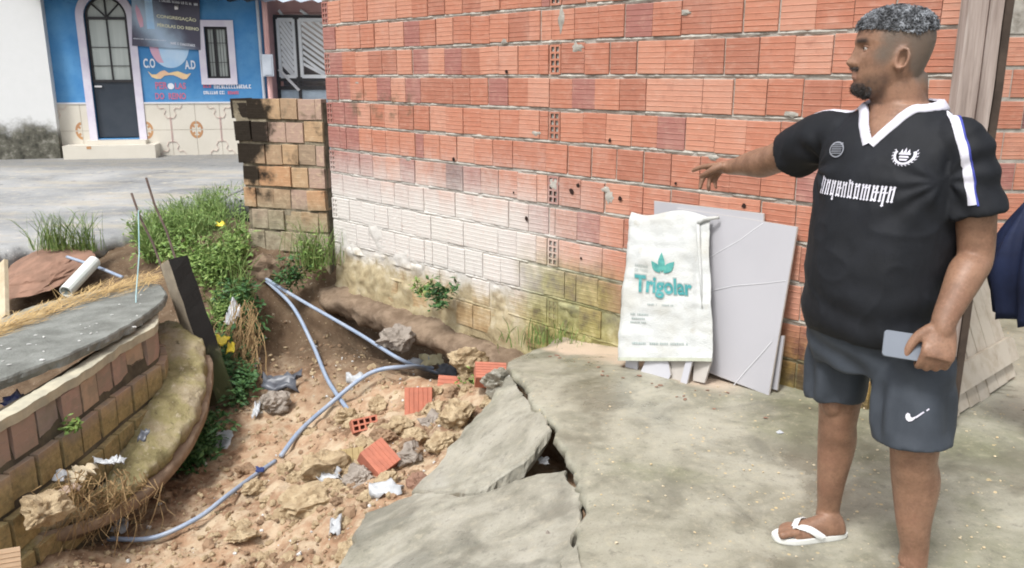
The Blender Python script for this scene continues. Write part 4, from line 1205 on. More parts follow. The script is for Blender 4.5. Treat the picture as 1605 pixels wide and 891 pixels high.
# straw lying along the break
STRAW = simple('straw', (0.58, 0.42, 0.20), (0.42, 0.28, 0.12), 14, 0.8)
rg = random.Random(3); mb = MB()
for i in range(1500):
    f = rg.random(); u = -30 + 275 * f; v = 530 - 92 * f - 12 * math.sin(f * math.pi) * 0.6 + rg.gauss(0, 5.0)
    p = plane_pts([(u, v)], lidz)[0] + Vector((0, 0, abs(rg.gauss(0.008, 0.012))))
    d = (Vector((0.35, 1.0, 0)) + Vector((rg.gauss(0, .45), rg.gauss(0, .45), rg.gauss(0, .12)))).normalized() * rg.uniform(0.04, 0.16)
    s = d.cross(Vector((0, 0, 1))).normalized() * 0.0028
    mb.add([p - s, p + s, p + d + s * .4, p + d - s * .4], [(0, 1, 2, 3)])
tag(mb.build('straw', STRAW, fix=False), 'dry straw strewn along the broken cistern lid', 'straw', kind='stuff')
CHALK = simple('lime_crumb', (0.62, 0.62, 0.60), (0.52, 0.52, 0.50))
# leaning post with reinforcing rods
x = NT('post_concrete'); p = x.pos(); a = x.noise(p, 7, 6, .65); b = x.noise(p, 30, 5, .7); z_ = x.dot(p, (0, 0, 1))
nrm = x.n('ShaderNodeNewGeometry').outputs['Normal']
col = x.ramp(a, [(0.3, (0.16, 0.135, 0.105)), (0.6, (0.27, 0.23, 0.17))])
shade_face = x.rng(x.dot(nrm, (0.9, -0.42, 0)), 0.55, 0.8)  # one side blackened by its facing: shade put into the colour
col = x.mix(x.math('MULTIPLY', shade_face, x.rng(x.math('ADD', a, x.math('MULTIPLY', z_, .2)), .2, .3)), col, (0.014, 0.013, 0.012))
col = x.mix(x.math('MULTIPLY', x.rng(x.math('ADD', z_, x.math('MULTIPLY', a, .3)), -0.16, -0.34), .6), col, (0.07, 0.085, 0.03))
x.bump(b, 0.7, 0.008)
POSTM = x.fin(col, 0.85, 0.3)
pt, pb = at(272, 408, 5.85), at(338, 600, 5.62)
post = empty('concrete_post', pb, 'leaning concrete post with shade painted on one black face beside the cistern', 'post')
ax = (pt - pb).normalized(); pb2 = pb - ax * 0.15
sx = Vector((0.62, 0.78, 0)); sx = (sx - ax * sx.dot(ax)).normalized(); sy = ax.cross(sx)
mb = MB(); n = 10; W2 = 0.074
for i in range(n + 1):
    c = pb2.lerp(pt, i / n)
    for a_, b_ in ((-1, -1), (1, -1), (1, 1), (-1, 1)):
        q = c + sx * a_ * W2 + sy * b_ * W2 * 0.95
        mb.v.append(q + Vector((0.010 * nz(q, 9), 0.010 * nz(q, 9, 4), 0.012 * nz(q, 14, 2) if i == n else 0)))
for i in range(n):
    for k in range(4):
        a = i * 4 + k; b = i * 4 + (k + 1) % 4; mb.f.append((a, b, b + 4, a + 4))
mb.f += [(3, 2, 1, 0), tuple(n * 4 + k for k in range(4))]
mb.build('shaft', POSTM, post)
RUST = simple('rusty_steel', (0.20, 0.15, 0.13), (0.11, 0.08, 0.07), 20, 0.8, 0.4, 80, metal=0.2)
for (u, v), (bu, bv) in (((206, 303), (256, 412)), ((229, 279), (277, 398))):
    mb = MB(); a = at(bu, bv, 5.86) - Vector((0, 0, 0.1)); b = at(u, v, 5.95)
    mb.tube([a, a.lerp(b, .4) + Vector((.01, 0, .0)), a.lerp(b, .7) + Vector((-.008, 0, 0)), b], 0.0085, 6); mb.build('rebar', RUST, post)
mb = MB(); a = at(217, 330, 5.92); b = plane_pts([(214, 470)], lidz)[0]; c = at(213, 545, 4.9)
mb.tube([a, a.lerp(b, .5) + Vector((.012, 0, 0)), b + Vector((0, 0, .03)), b.lerp(c, .5) + Vector((0, 0, .02)), c], 0.004, 6)
tag(mb.build('nylon_cord', simple('cyan_nylon', (0.28, 0.46, 0.48), (0.36, 0.52, 0.54))), 'thin pale blue cord hanging from the rebar to the lid', 'cord')

# --- hoses and pipes
HOSE = simple("grey_blue_hose", (0.24, 0.31, 0.43), (0.33, 0.38, 0.46), 9, 0.5, spec=0.5)
def hose(pts, r, label, name='water_hose', cat='hose', mat=HOSE):
    m = MB(); q = [Vector(p) for p in spline([tuple(p) for p in pts], 48)]
    m.tube(q, r, 10)
    return tag(m.build(name, mat, smooth=True), label, cat, 'hoses in the pit' if name == 'water_hose' else None)
hose([at(415, 436, 7.12), at(470, 470, 6.75), at(560, 522, 6.2), at(630, 565, 5.8), onsoil(684, 592, .05)], 0.0145, 'straight blue-grey hose from the low wall to the trash heap')
hose([at(417, 440, 7.12), at(458, 480, 6.75), at(490, 540, 6.3), at(515, 598, 5.75), onsoil(556, 658, .02)], 0.0155, 'hanging blue-grey hose end curving down from the low wall')
hose([onsoil(440, 716, .02), onsoil(470, 686, .03), onsoil(510, 648, .07), onsoil(580, 608, .12), onsoil(640, 593, .09), onsoil(678, 590, .06)], 0.0155, 'blue-grey hose arching over the soil beside the brick pieces')
hose([onsoil(170, 851, .02), onsoil(240, 849, .04), onsoil(310, 826, .06), onsoil(360, 795, .06), onsoil(404, 752, .03), onsoil(432, 726, .02)], 0.013, 'blue-grey hose curving below the cistern skirt at the bottom of the pit')
hose([at(105, 403, 7.0), at(150, 418, 6.85), at(192, 435, 6.6)], 0.013, 'thin blue-grey pipe end poking out under the road edge')
PVC = simple('white_pvc', (0.74, 0.78, 0.75), (0.66, 0.72, 0.68), 5, 0.4, spec=0.5)
m = MB(); a, b = at(103, 458, 6.35), at(148, 410, 6.75); q = []
n = 16
d = (b - a).normalized(); X_ = d.cross(Vector((0, 0, 1))).normalized(); Y_ = d.cross(X_)
for c, r in ((a + d * .05, .044), (a, .044), (a, .052), (b, .052), (b, .044), (b - d * .05, .044)):
    for k in range(n): m.v.append(c + (X_ * math.cos(2 * math.pi * k / n) + Y_ * math.sin(2 * math.pi * k / n)) * r)
for i in range(5):
    for k in range(n): m.f.append((i * n + k, i * n + (k + 1) % n, (i + 1) * n + (k + 1) % n, (i + 1) * n + k))
tag(m.build('drain_pipe', PVC, smooth=False), 'short white plastic drain pipe under the road edge', 'pipe')
WOODP = simple('pale_plank', (0.60, 0.52, 0.38), (0.46, 0.38, 0.26), 8, 0.8, 0.4, 50)
m = MB(); a, b = at(6, 500, 6.0), at(4, 412, 6.35); m.bar(a, b, 0.10, 0.03, (0.3, 1, 0)); tag(m.build('plank', WOODP), 'pale upright plank standing behind the cistern lid', 'plank')

# --- rocks, clods and broken bricks
CLAY = simple('pale_clay', (0.46, 0.365, 0.235), (0.30, 0.22, 0.13), 16, 0.95, 0.9, 40, bdist=0.012)
STONE = simple('grey_stone', (0.33, 0.29, 0.25), (0.22, 0.19, 0.16), 7, 0.9, 0.8, 40, bdist=0.01)
REDC = simple('red_clay', (0.29, 0.17, 0.12), (0.20, 0.12, 0.085), 6, 0.92, 0.6, 40)
rg = random.Random(8)
def rock(u, v, wpx, mat, label, name='rock', cat='rock', flat=0.8, seed=None, stretch=1.0, lift=0.25, Y=None, group=None, smooth=False):
    p = onsoil(u, v) if Y is None else at(u, v, Y)
    zc = p.y * CP - (p.z - CAM_H) * SP
    r = wpx / 2 * zc / FPX
    o = link_mesh(name, rock_mesh(seed or rg.randrange(999), 4, flat, 0.35 if smooth else 0.9), mat, p + Vector((0, 0, r * lift)), (rg.uniform(-.3, .3), rg.uniform(-.3, .3), rg.uniform(0, 6)), (r * stretch, r, r))
    return tag(o, label, cat, group)
rock(622, 533, 56, STONE, 'brown boulder wedged under the strip footing', Y=5.95, lift=0)
rock(424, 640, 60, STONE, 'grey rock with dark plastic at the foot of the vine bank')
rock(626, 676, 52, CLAY, 'rounded tan rock below the upright brick piece', seed=5)
rock(735, 566, 62, CLAY, 'pale mortar lump between the footing and the yard corner', Y=5.15, lift=0)
rock(785, 600, 60, SLABM, 'light concrete lump under the tip of the triangular slab', Y=4.62, lift=0)
rock(715, 655, 66, CLAY, 'crumbly tan rubble chunk beside the triangular slab', seed=31)
rock(690, 700, 56, CLAY, 'broken yellow chunk against the lower edge of the triangular slab', seed=33)
rock(505, 745, 86, CLAY, 'largest yellow clay clod in the middle of the pit', seed=35, flat=0.7)
rock(480, 795, 90, CLAY, 'broad yellow clod near the small white bag', seed=36, flat=0.6)
rock(565, 755, 52, STONE, 'dull grey stone beside the tilted red brick', seed=37)
rock(645, 720, 50, STONE, 'dark stone in the white rubble near the slab', seed=38)
rock(655, 752, 40, REDC, 'pinkish clod at the end of the sagging slab', seed=39)
rock(70, 425, 175, REDC, 'long slab of red clay under the undermined road edge', flat=0.22, Y=7.25, lift=0, seed=14, smooth=True)
rock(70, 800, 80, CLAY, 'orange clod under the cistern skirt by the roots', seed=44, Y=3.45, lift=0)
rock(540, 660, 40, CLAY, 'small tan clod beside the crossing hoses', seed=45)
rock(380, 850, 52, CLAY, 'flat sandy clod at the bottom of the pit', seed=46, flat=0.5)
rock(590, 640, 36, CLAY, 'tan clod left of the upright brick piece', seed=47)
SOILC = simple('soil_crumb', (0.30, 0.20, 0.125), (0.20, 0.135, 0.085), 14, 0.95, 0.6, 50)
r_ = random.Random(77)
MARKS = [((656, 637), 'the upright red brick'), ((598, 742), 'the tilted red brick'), ((517, 750), 'the small white bag'), ((604, 776), 'the white plastic sheet'), ((440, 716), 'the lower end of the arching hose'),
         ((404, 752), 'the blue tape'), ((545, 722), 'the ochre brick'), ((626, 676), 'the rounded tan rock'), ((573, 680), 'the holed brick end'), ((526, 832), 'the torn white strip'), ((742, 606), 'the weed at the slab tip'),
         ((556, 658), 'the hanging hose end'), ((380, 850), 'the flat sandy clod'), ((706, 608), 'the brick with level ribs'), ((690, 690), 'the edge of the triangular slab'), ((560, 830), 'the corner of the sagging slab')]
ORD = ['closest', 'second closest', 'third closest', 'fourth closest', 'fifth closest', 'sixth closest', 'seventh closest', 'eighth closest', 'ninth closest', 'tenth closest', 'eleventh closest', 'twelfth closest']
clods = []
def name_clods(lst, noun):
    by = {}
    for u, v, w_, o in lst:
        k = min(range(len(MARKS)), key=lambda i: (MARKS[i][0][0] - u) ** 2 + (MARKS[i][0][1] - v) ** 2)
        by.setdefault(k, []).append(((MARKS[k][0][0] - u) ** 2 + (MARKS[k][0][1] - v) ** 2, w_, o))
    for k, q in by.items():
        for i, (_, w_, o) in enumerate(sorted(q, key=lambda e: e[0])): o['label'] = '%s %s, %s to %s' % ('small' if w_ < 28 else 'large', noun, ORD[min(i, 11)], MARKS[k][1])
for i in range(46):                                   # clods heaped towards the broken slabs
    while True:
        u, v = r_.gauss(560, 95), r_.gauss(765, 75)
        if 640 < v < 890 and 380 < u < 1290 - v * 0.85: break
    wd = r_.uniform(16, 46)
    o = rock(u, v, wd, r_.choice((CLAY, CLAY, CLAY, SOILC)), 'yellowish broken clod heaped among the rubble of the pit', 'clod', 'clod', flat=r_.uniform(.55, .85), seed=200 + i, lift=.12, group='clods heaped in the pit'); clods.append((u, v, wd, o))
name_clods(clods, 'yellowish broken clod'); clods = []
for i in range(16):
    u = r_.uniform(640, 770); v = 590 + (770 - u) * .75 + r_.gauss(0, 22)
    wd = r_.uniform(20, 44)
    o = rock(u, v, wd, r_.choice((CLAY, STONE, SOILC)), 'crumbly chunk of rubble along the edge of the triangular slab', 'rubble_chunk', 'rubble chunk', flat=r_.uniform(.6, .9), seed=300 + i, lift=.15, group='chunks beside the slab'); clods.append((u, v, wd, o))
name_clods(clods, 'crumbly rubble chunk')
# uncounted rubble
rub = [rock_mesh(100 + i, 1, 0.8, 0.8) for i in range(8)]
for i, (mat, nm, lab, N_, seed) in enumerate([(CLAY, 'rubble', 'fine yellow clay rubble over the pit floor', 1500, 1), (SOILC, 'rubble', 'fine dark stones and crumbs over the pit floor', 900, 2), (CHALK, 'rubble', 'white plaster crumbs among the rubble', 260, 3)]):
    r_ = random.Random(seed); m = MB()
    for k in range(N_):
        while True:
            u = r_.uniform(60, 790); v = r_.uniform(470, 900)
            line = 470 + 0.0 * u
            if u < 330 and v < 560 + (330 - u) * 1.3: continue
            if u > 560 and v > 1370 - u * 0.95: continue
            if v < 560 and r_.random() < 0.6: continue
            if i == 2 and abs(u - 640) > 120 and r_.random() < 0.7: continue
            break
        d = ray(u, v)
        z0 = -0.6
        for _ in range(6):
            kk = (z0 - CAM_H) / d.z; z0 = 0.5 * z0 + 0.5 * float(soil_base(d.x * kk, d.y * kk)[0])
        kk = (z0 - CAM_H) / d.z; px_, py_ = d.x * kk, d.y * kk
        if not (2.2 < py_ < 7.0): continue
        z = soil_z(px_, py_)
        rr = (0.006 + 0.022 * r_.random() ** 3) * (1.0 if i < 2 else 0.7)
        if r_.random() < 0.03 and i < 2: rr *= 2.2
        M_ = Matrix.Translation((px_, py_, z + rr * .3)) @ Matrix.Rotation(r_.uniform(0, 6), 4, 'Z') @ Matrix.Rotation(r_.uniform(0, 6), 4, 'X') @ Matrix.Diagonal((rr, rr * r_.uniform(.6, 1), rr, 1))
        me = r_.choice(rub)
        m.add([M_ @ q.co for q in me.vertices], [tuple(q.vertices) for q in me.polygons])
    tag(m.build(nm, mat, fix=False), lab, 'rubble', kind='stuff')
# broken bricks
RB = [brick_mesh(0.19, 0.19, 0.09, 6, 80 + s, 0.006) for s in range(2)]
REDB = simple('wet_red_brick', (0.50, 0.185, 0.12), (0.40, 0.15, 0.10), 14, 0.8, 0.4, 60)
OCHB = simple('ochre_brick', (0.46, 0.36, 0.19), (0.34, 0.26, 0.13), 10, 0.9, 0.5, 50)
def face_cam(yaw, pitch, roll): return (Matrix.Rotation(yaw, 4, 'Z') @ Matrix.Rotation(pitch, 4, 'X') @ Matrix.Rotation(roll, 4, 'Y')).to_euler()
def brick_piece(u, v, yaw, pitch, roll, sc_, mat, label, Y=None, lift=0.07, holed_=False):
    me = (holed_mesh(0.19, 0.09, 0.19, 4, 2) if holed_ else rg.choice(RB).copy())
    me.materials.clear(); me.materials.append(mat)
    p = onsoil(u, v, lift) if Y is None else at(u, v, Y)
    return tag(link_mesh('brick_piece', me, None, p, face_cam(yaw, pitch, roll), sc_), label, 'brick', 'broken bricks in the pit')
brick_piece(656, 640, 0.05, -0.35, 1.5708, (0.92, 1, 0.92), REDB, 'upright red brick with vertical ribs beside the arching hose')
brick_piece(706, 608, -0.1, -0.6, 0.04, (0.95, 1, 0.85), REDB, 'red brick with level ribs leaning behind the upright one', Y=5.15)
brick_piece(598, 742, 0.5, -0.85, 1.15, (0.85, 1.1, 0.80), REDB, 'tilted red brick showing diagonal ribs near the sagging slab')
brick_piece(573, 680, 0.3, -0.5, -0.1, (0.85, .8, 0.9), REDB, 'small red brick end with open cells by the tan rock', holed_=True, lift=.03)
brick_piece(545, 724, 0.2, -0.6, 1.5, (1.0, 1, 1.05), OCHB, 'mossy ochre brick half buried below the red brick end', lift=.02)
brick_piece(770, 580, 0.3, -1.1, 0.2, (1.0, 1, 0.7), REDB, 'weathered red brick tucked under the yard corner', Y=4.75)
brick_piece(2, 884, 0.9, -0.5, 0.25, (0.75, .8, 0.6), simple('buff_brick', (0.58, 0.42, 0.28), (0.48, 0.34, 0.22)), 'buff brick in the bottom corner under the cistern', Y=3.0)
# litter
def scrap(u, v, w, h, mat, label, seed, Y=None, cat='litter', lift=0.015, name='plastic_scrap'):
    p = onsoil(u, v, lift) if Y is None else at(u, v, Y)
    m = MB(); n = 7; k = (p.y * CP - (p.z - CAM_H) * SP) / FPX
    for j in range(n):
        for i in range(n):
            a, b = (i / (n - 1) - .5), (j / (n - 1) - .5)
            e = 1 + .5 * nz((a * 3, b * 3, seed), 1.0, seed)
            q = Vector((a * w * k * e, b * h * k * .8 * e, b * h * k * .6 + 0.35 * max(w, h) * k * fbm((a * 3, b * 3, seed), 1.2, 3, seed)))
            m.v.append(p + q)
    m.f = [(j * n + i, j * n + i + 1, (j + 1) * n + i + 1, (j + 1) * n + i) for j in range(n - 1) for i in range(n - 1)]
    o = m.build(name, mat, smooth=True)
    md = o.modifiers.new('thickness', 'SOLIDIFY'); md.thickness = 0.002
    return tag(o, label, cat, 'litter in the pit')
WPL = simple('white_plastic', (0.52, 0.54, 0.56), (0.36, 0.37, 0.38), 20, 0.4, spec=0.5)
YPL = simple('yellow_plastic', (0.80, 0.66, 0.06), (0.78, 0.60, 0.05), 10, 0.4, spec=0.5)
DPL = simple('dark_plastic', (0.07, 0.075, 0.09), (0.12, 0.13, 0.15), 10, 0.4, spec=0.5)
scrap(517, 750, 34, 22, WPL, 'small crumpled white bag on the yellow clod', 1, lift=.05)
scrap(604, 776, 50, 26, WPL, 'white plastic sheet tucked beside the sagging slab', 2, lift=.04)
scrap(526, 832, 18, 34, WPL, 'torn white strip low in the rubble', 3, lift=.03)
scrap(678, 578, 34, 20, simple('cream_card', (0.72, 0.66, 0.42), (0.62, 0.56, 0.36)), 'cream wrapper on the trash heap where the hoses meet', 4, lift=.08)
scrap(655, 576, 44, 18, WPL, 'whitish wrapper left of the cream one at the hose joint', 5, lift=.05)
scrap(700, 588, 30, 20, DPL, 'dark plastic scrap beside the hose joint', 6, lift=.06)
scrap(556, 594, 24, 14, WPL, 'white fragments on the brown soil above the arching hose', 7, lift=.02)
scrap(442, 616, 60, 30, DPL, 'black plastic sheet draped over the grey rock', 8, lift=.10)
scrap(346, 695, 40, 36, WPL, 'grey-white plastic bag caught under the vines', 9, lift=.04)
scrap(408, 750, 12, 9, simple('blue_tape', (0.03, 0.05, 0.16), (0.02, 0.035, 0.10)), 'blue tape round the lower hose end', 10, lift=.05)
scrap(190, 836, 26, 22, WPL, 'clear plastic scrap on the lower hose', 11, lift=.06)
scrap(348, 534, 18, 16, YPL, 'yellow wrapper hanging in the vines', 12, Y=6.0)
scrap(362, 546, 12, 20, YPL, 'narrow yellow scrap just below the wrapper', 13, Y=6.0)
scrap(346, 352, 15, 7, YPL, 'yellow packet in the weeds by the road', 14, Y=7.9)
scrap(366, 490, 16, 40, WPL, 'pale plastic strip hanging among the leaves', 15, Y=6.5)
scrap(388, 570, 30, 22, WPL, 'whitish bag tangled in the dry vines', 16, Y=6.2)
scrap(402, 655, 10, 26, WPL, 'white plastic bottle shard beside the grey rock', 17, lift=.05)
scrap(852, 722, 16, 12, WPL, 'white scrap in the gap under the triangular slab', 18, Y=3.5)
for i, (u, v, w, h, lab) in enumerate([(95, 745, 18, 18, 'round white scrap on the pile against the cistern'), (165, 722, 34, 12, 'white strip on top of the debris pile at the skirt edge'), (185, 722, 20, 10, 'small white flake at the end of the debris pile'), (130, 735, 36, 14, 'tan wood chip lying on the debris pile'), (118, 748, 34, 14, 'dull fibre scrap low on the debris pile'), (225, 682, 14, 22, 'black rubber scrap on the rendered skirt'), (110, 765, 30, 12, 'pinkish cardboard scrap beneath the debris pile')]):
    scrap(u, v, w, h, (WPL, WPL, WPL, WOODP, WOODP, DPL, simple('card', (.5, .38, .3), (.4, .3, .24)))[i], lab, 30 + i, Y=[3.72, 3.9, 3.95, 3.8, 3.75, 4.25, 3.68][i])
scrap(35, 628, 60, 16, simple('navy_pack', (0.06, 0.08, 0.28), (0.55, 0.58, 0.66), 12), 'navy and white packet inside the cistern opening', 40, Y=4.05)
for i, (u, v) in enumerate([(150, 549 - 60), (205, 520 - 28), (178, 486), (128, 473 + 20)]):
    pass
# lime splashes on the lid
r_ = random.Random(4); m = MB()
for i in range(26):
    u = r_.uniform(0, 235); v = 530 - 0.36 * u + r_.uniform(12, 62)
    p = plane_pts([(u, v)], lidz)[0] + Vector((0, 0, .006)); rr = r_.uniform(.006, .02)
    me = r_.choice(rub); M_ = Matrix.Translation(p) @ Matrix.Rotation(r_.uniform(0, 6), 4, 'Z') @ Matrix.Diagonal((rr, rr * .6, rr * .35, 1))
    m.add([M_ @ q.co for q in me.vertices], [tuple(q.vertices) for q in me.polygons])
tag(m.build('rubble', CHALK, fix=False), 'white crumbs scattered on the grey lid', 'rubble', kind='stuff')

# ================================================================== PLANTS
def leaf_mat(name, stops, rough=0.55):
    x = NT(name); p = x.pos()
    f = x.noise(p, 30, 3, .6)
    x.b.inputs['Subsurface Weight'].default_value = 0.0
    return x.fin(x.ramp(f, stops), rough, 0.35)
LEAF = leaf_mat('weed_leaf', [(0.3, (0.07, 0.14, 0.035)), (0.5, (0.16, 0.26, 0.06)), (0.7, (0.30, 0.37, 0.12))])
LEAFD = leaf_mat('dark_leaf', [(0.3, (0.02, 0.06, 0.02)), (0.5, (0.045, 0.115, 0.035)), (0.7, (0.09, 0.18, 0.05))])
GRASS = leaf_mat('grass_blade', [(0.3, (0.09, 0.17, 0.04)), (0.5, (0.18, 0.28, 0.08)), (0.7, (0.34, 0.38, 0.15))])
ROOT = leaf_mat('dry_root', [(0.3, (0.22, 0.14, 0.07)), (0.6, (0.40, 0.28, 0.14))], .9)
def leaf(m, p, d, L, W, r_):
    d = d.normalized(); s = d.cross(Vector((r_.gauss(0, .4), r_.gauss(0, .4), 1))).normalized(); n_ = s.cross(d)
    m.add([p, p + d * L * .45 + s * W - n_ * W * .3, p + d * L - n_ * L * .18, p + d * L * .45 - s * W - n_ * W * .3, p + d * L * .5 + n_ * W * .25], [(0, 1, 4), (1, 2, 4), (2, 3, 4), (3, 0, 4)])
def blade(m, p, d, L, W, r_):
    s = Vector((r_.gauss(0, 1), r_.gauss(0, 1), 0)).normalized() * W; g = Vector((d.x, d.y, 0)) * L
    q = [p, p + Vector((0, 0, L * .5)) + g * .2, p + Vector((0, 0, L * .85)) + g * .6, p + Vector((0, 0, L * .95)) + g]
    m.add([q[0] - s, q[0] + s, q[1] - s * .9, q[1] + s * .9, q[2] - s * .6, q[2] + s * .6, q[3]], [(0, 1, 3, 2), (2, 3, 5, 4), (4, 5, 6)])
def scatter(poly_px, N_, fn, seed, Yr=None, mask=0.0):
    r_ = random.Random(seed)
    us = [q[0] for q in poly_px]; vs_ = [q[1] for q in poly_px]
    def inside(u, v):
        c = False; n = len(poly_px)
        for i in range(n):
            (x1, y1), (x2, y2) = poly_px[i], poly_px[(i + 1) % n]
            if (y1 > v) != (y2 > v) and u < (x2 - x1) * (v - y1) / (y2 - y1) + x1: c = not c
        return c
    k = 0
    while k < N_:
        u = r_.uniform(min(us), max(us)); v = r_.uniform(min(vs_), max(vs_))
        if not inside(u, v): continue
        if mask and nz((u * .02, v * .02, seed), 1.0) < mask - 0.5 and r_.random() < .9: k += 0.2; continue
        d = ray(u, v); z0 = -0.2
        for _ in range(14):
            kk = (z0 - CAM_H) / d.z; z0 = 0.6 * z0 + 0.4 * float(soil_base(d.x * kk, min(9.2, d.y * kk))[0])
        kk = (z0 - CAM_H) / d.z
        fn(Vector((d.x * kk, d.y * kk, z0 + 0.02)), r_); k += 1
m = MB()
def f1(p, r_):
    h = r_.uniform(0.0, 0.16)
    for _ in range(3): leaf(m, p + Vector((r_.gauss(0, .04), r_.gauss(0, .04), h + r_.gauss(0, .02))), Vector((r_.gauss(0, 1), r_.gauss(-.5, .8), r_.gauss(.25, .5))), .02 + .085 * r_.random() ** 1.8, r_.uniform(.006, .022), r_)
scatter([(200, 372), (240, 345), (300, 322), (388, 305), (388, 470), (372, 560), (340, 520), (310, 440), (255, 420), (205, 430)], 1450, f1, 3, mask=0.62)
tag(m.build('ground_cover', LEAF, fix=False), 'bright green weeds covering the bank between road and pit', 'weeds', kind='stuff')
m = MB()
scatter([(345, 470), (400, 460), (405, 560), (385, 640), (350, 690), (345, 600)], 650, f1, 5, mask=0.5)
scatter([(275, 760), (300, 705), (335, 680), (345, 700), (320, 735)], 260, f1, 6)
tag(m.build('ground_cover', LEAFD, fix=False), 'darker vine leaves hanging down the shaded bank', 'vines', kind='stuff')
m = MB()
def f2(p, r_): blade(m, p, Vector((r_.gauss(0, .5), r_.gauss(-.2, .4), 0)), r_.uniform(.08, .30), r_.uniform(.0025, .005), r_)
scatter([(210, 375), (270, 338), (388, 300), (388, 345), (300, 385), (230, 420)], 3000, f2, 7, mask=0.36)
scatter([(300, 400), (388, 350), (392, 520), (360, 560), (320, 470)], 700, f2, 8, mask=0.5)
tag(m.build('grass', GRASS, fix=False), 'long grass along the broken road edge above the bank', 'grass', kind='stuff')
def tuft(u, v, Y, N_, L, label, mat, spread=0.075, wide=.004, group='grass tufts', kind='blade'):
    r_ = random.Random(u * 7 + v); p = at(u, v, Y); mm = MB()
    for _ in range(N_):
        q = p + Vector((r_.gauss(0, spread), r_.gauss(0, spread * .5), 0))
        blade(mm, q, Vector((r_.gauss(.1, .42), r_.gauss(-.25, .3), 0)), L * r_.uniform(.2, 1.25), wide * r_.uniform(.5, 1.1), r_)
    o = empty('grass_tuft', p, label, 'grass tuft', group); b_ = mm.build('blades', mat, o, fix=False); b_['kind'] = 'stuff'; return o
tuft(82, 392, 7.5, 170, .34, 'leggy grass tuft growing from the road edge, nearer the picture side', GRASS)
tuft(128, 394, 7.6, 210, .36, 'thicker grass tuft on the road edge above the white pipe', GRASS, .08)
tuft(865, 538, 5.05, 120, .15, 'low grass patch where the yard corner meets the wall', GRASS, .16, .004)
def shrub(u, v, Y, N_, rad, L, label, mat, cat='weed', name='weed', flat=1.0):
    r_ = random.Random(int(u * 3 + v)); c = at(u, v, Y); o = empty(name, c - Vector((0, 0, rad)), label, cat); mm = MB(); st_ = MB()
    base = c - Vector((0, -0.05, rad * .9))
    for _ in range(max(5, N_ // 14)):
        e = c + Vector((r_.gauss(0, .5), r_.gauss(0, .35), r_.gauss(.1, .5) * flat)) * rad
        st_.tube([base, base.lerp(e, .5) + Vector((0, 0, rad * .2)), e], 0.003, 5)
        for _k in range(14):
            q = base.lerp(e, r_.uniform(.25, 1.1)) + Vector((r_.gauss(0, .22), r_.gauss(0, .2), r_.gauss(0, .22))) * rad
            leaf(mm, q, Vector((r_.gauss(0, 1), r_.gauss(-.5, .7), r_.gauss(.2, .5))), L * r_.uniform(.6, 1.3), L * .24, r_)
    mm.build('leaves', mat, o, fix=False); st_.build('stem', ROOT, o)
    return o
tuft(496, 415, 7.0, 200, .36, 'tall grass in the corner of the low wall and the long wall', GRASS, .10)
shrub(488, 400, 7.02, 200, .17, .06, 'bushy weed among the grass in the wall corner', LEAF)
shrub(452, 425, 6.95, 190, .16, .06, 'dark weed below the low wall beside the hose hole', LEAFD)
shrub(686, 458, 5.85, 190, .12, .055, 'small dark weed rooted in the foot of the whitewashed wall', LEAFD)
shrub(655, 448, 6.0, 40, .07, .045, 'tiny pale sprig on the wall foot beside the dark weed', LEAF)
shrub(742, 606, 5.0, 120, .085, .05, 'bright green weed at the tip of the triangular slab', LEAF)
shrub(112, 660, 3.92, 36, .05, .04, 'tiny bright sprout on the cistern bricks', LEAF)
# hanging roots and dead vines
m = MB(); r_ = random.Random(12)
for i in range(130):
    u, v = r_.gauss(165, 40), r_.uniform(735, 790); Y = 3.92 - (200 - u) * .003 + r_.gauss(0, .03)
    a = at(u, v, Y); L = r_.uniform(.08, .40) * r_.choice((.5, 1))
    q = [a]
    for k in range(5): q.append(q[-1] + Vector((r_.gauss(-.012, .03), r_.gauss(-.012, .025), -L / 5 + r_.gauss(0, .012))))
    m.tube(q, [.0028, .0025, .002, .002, .0015, .001], 4, False)
tag(m.build('dead_roots', ROOT), 'tangle of dry roots hanging from the debris pile under the cistern', 'roots', kind='stuff')
m = MB()
for i in range(120):
    u, v = r_.gauss(384, 14), r_.uniform(470, 560); a = at(u, v, 6.45 - (v - 470) * .004); L = r_.uniform(.15, .5); q = [a]
    for k in range(5): q.append(q[-1] + Vector((r_.gauss(0, .025), r_.gauss(-.03, .02), -L / 5)))
    m.tube(q, .003, 4, False)
tag(m.build('dead_vines', ROOT), 'dry brown vine stems hanging down the bank below the low wall', 'vines', kind='stuff')
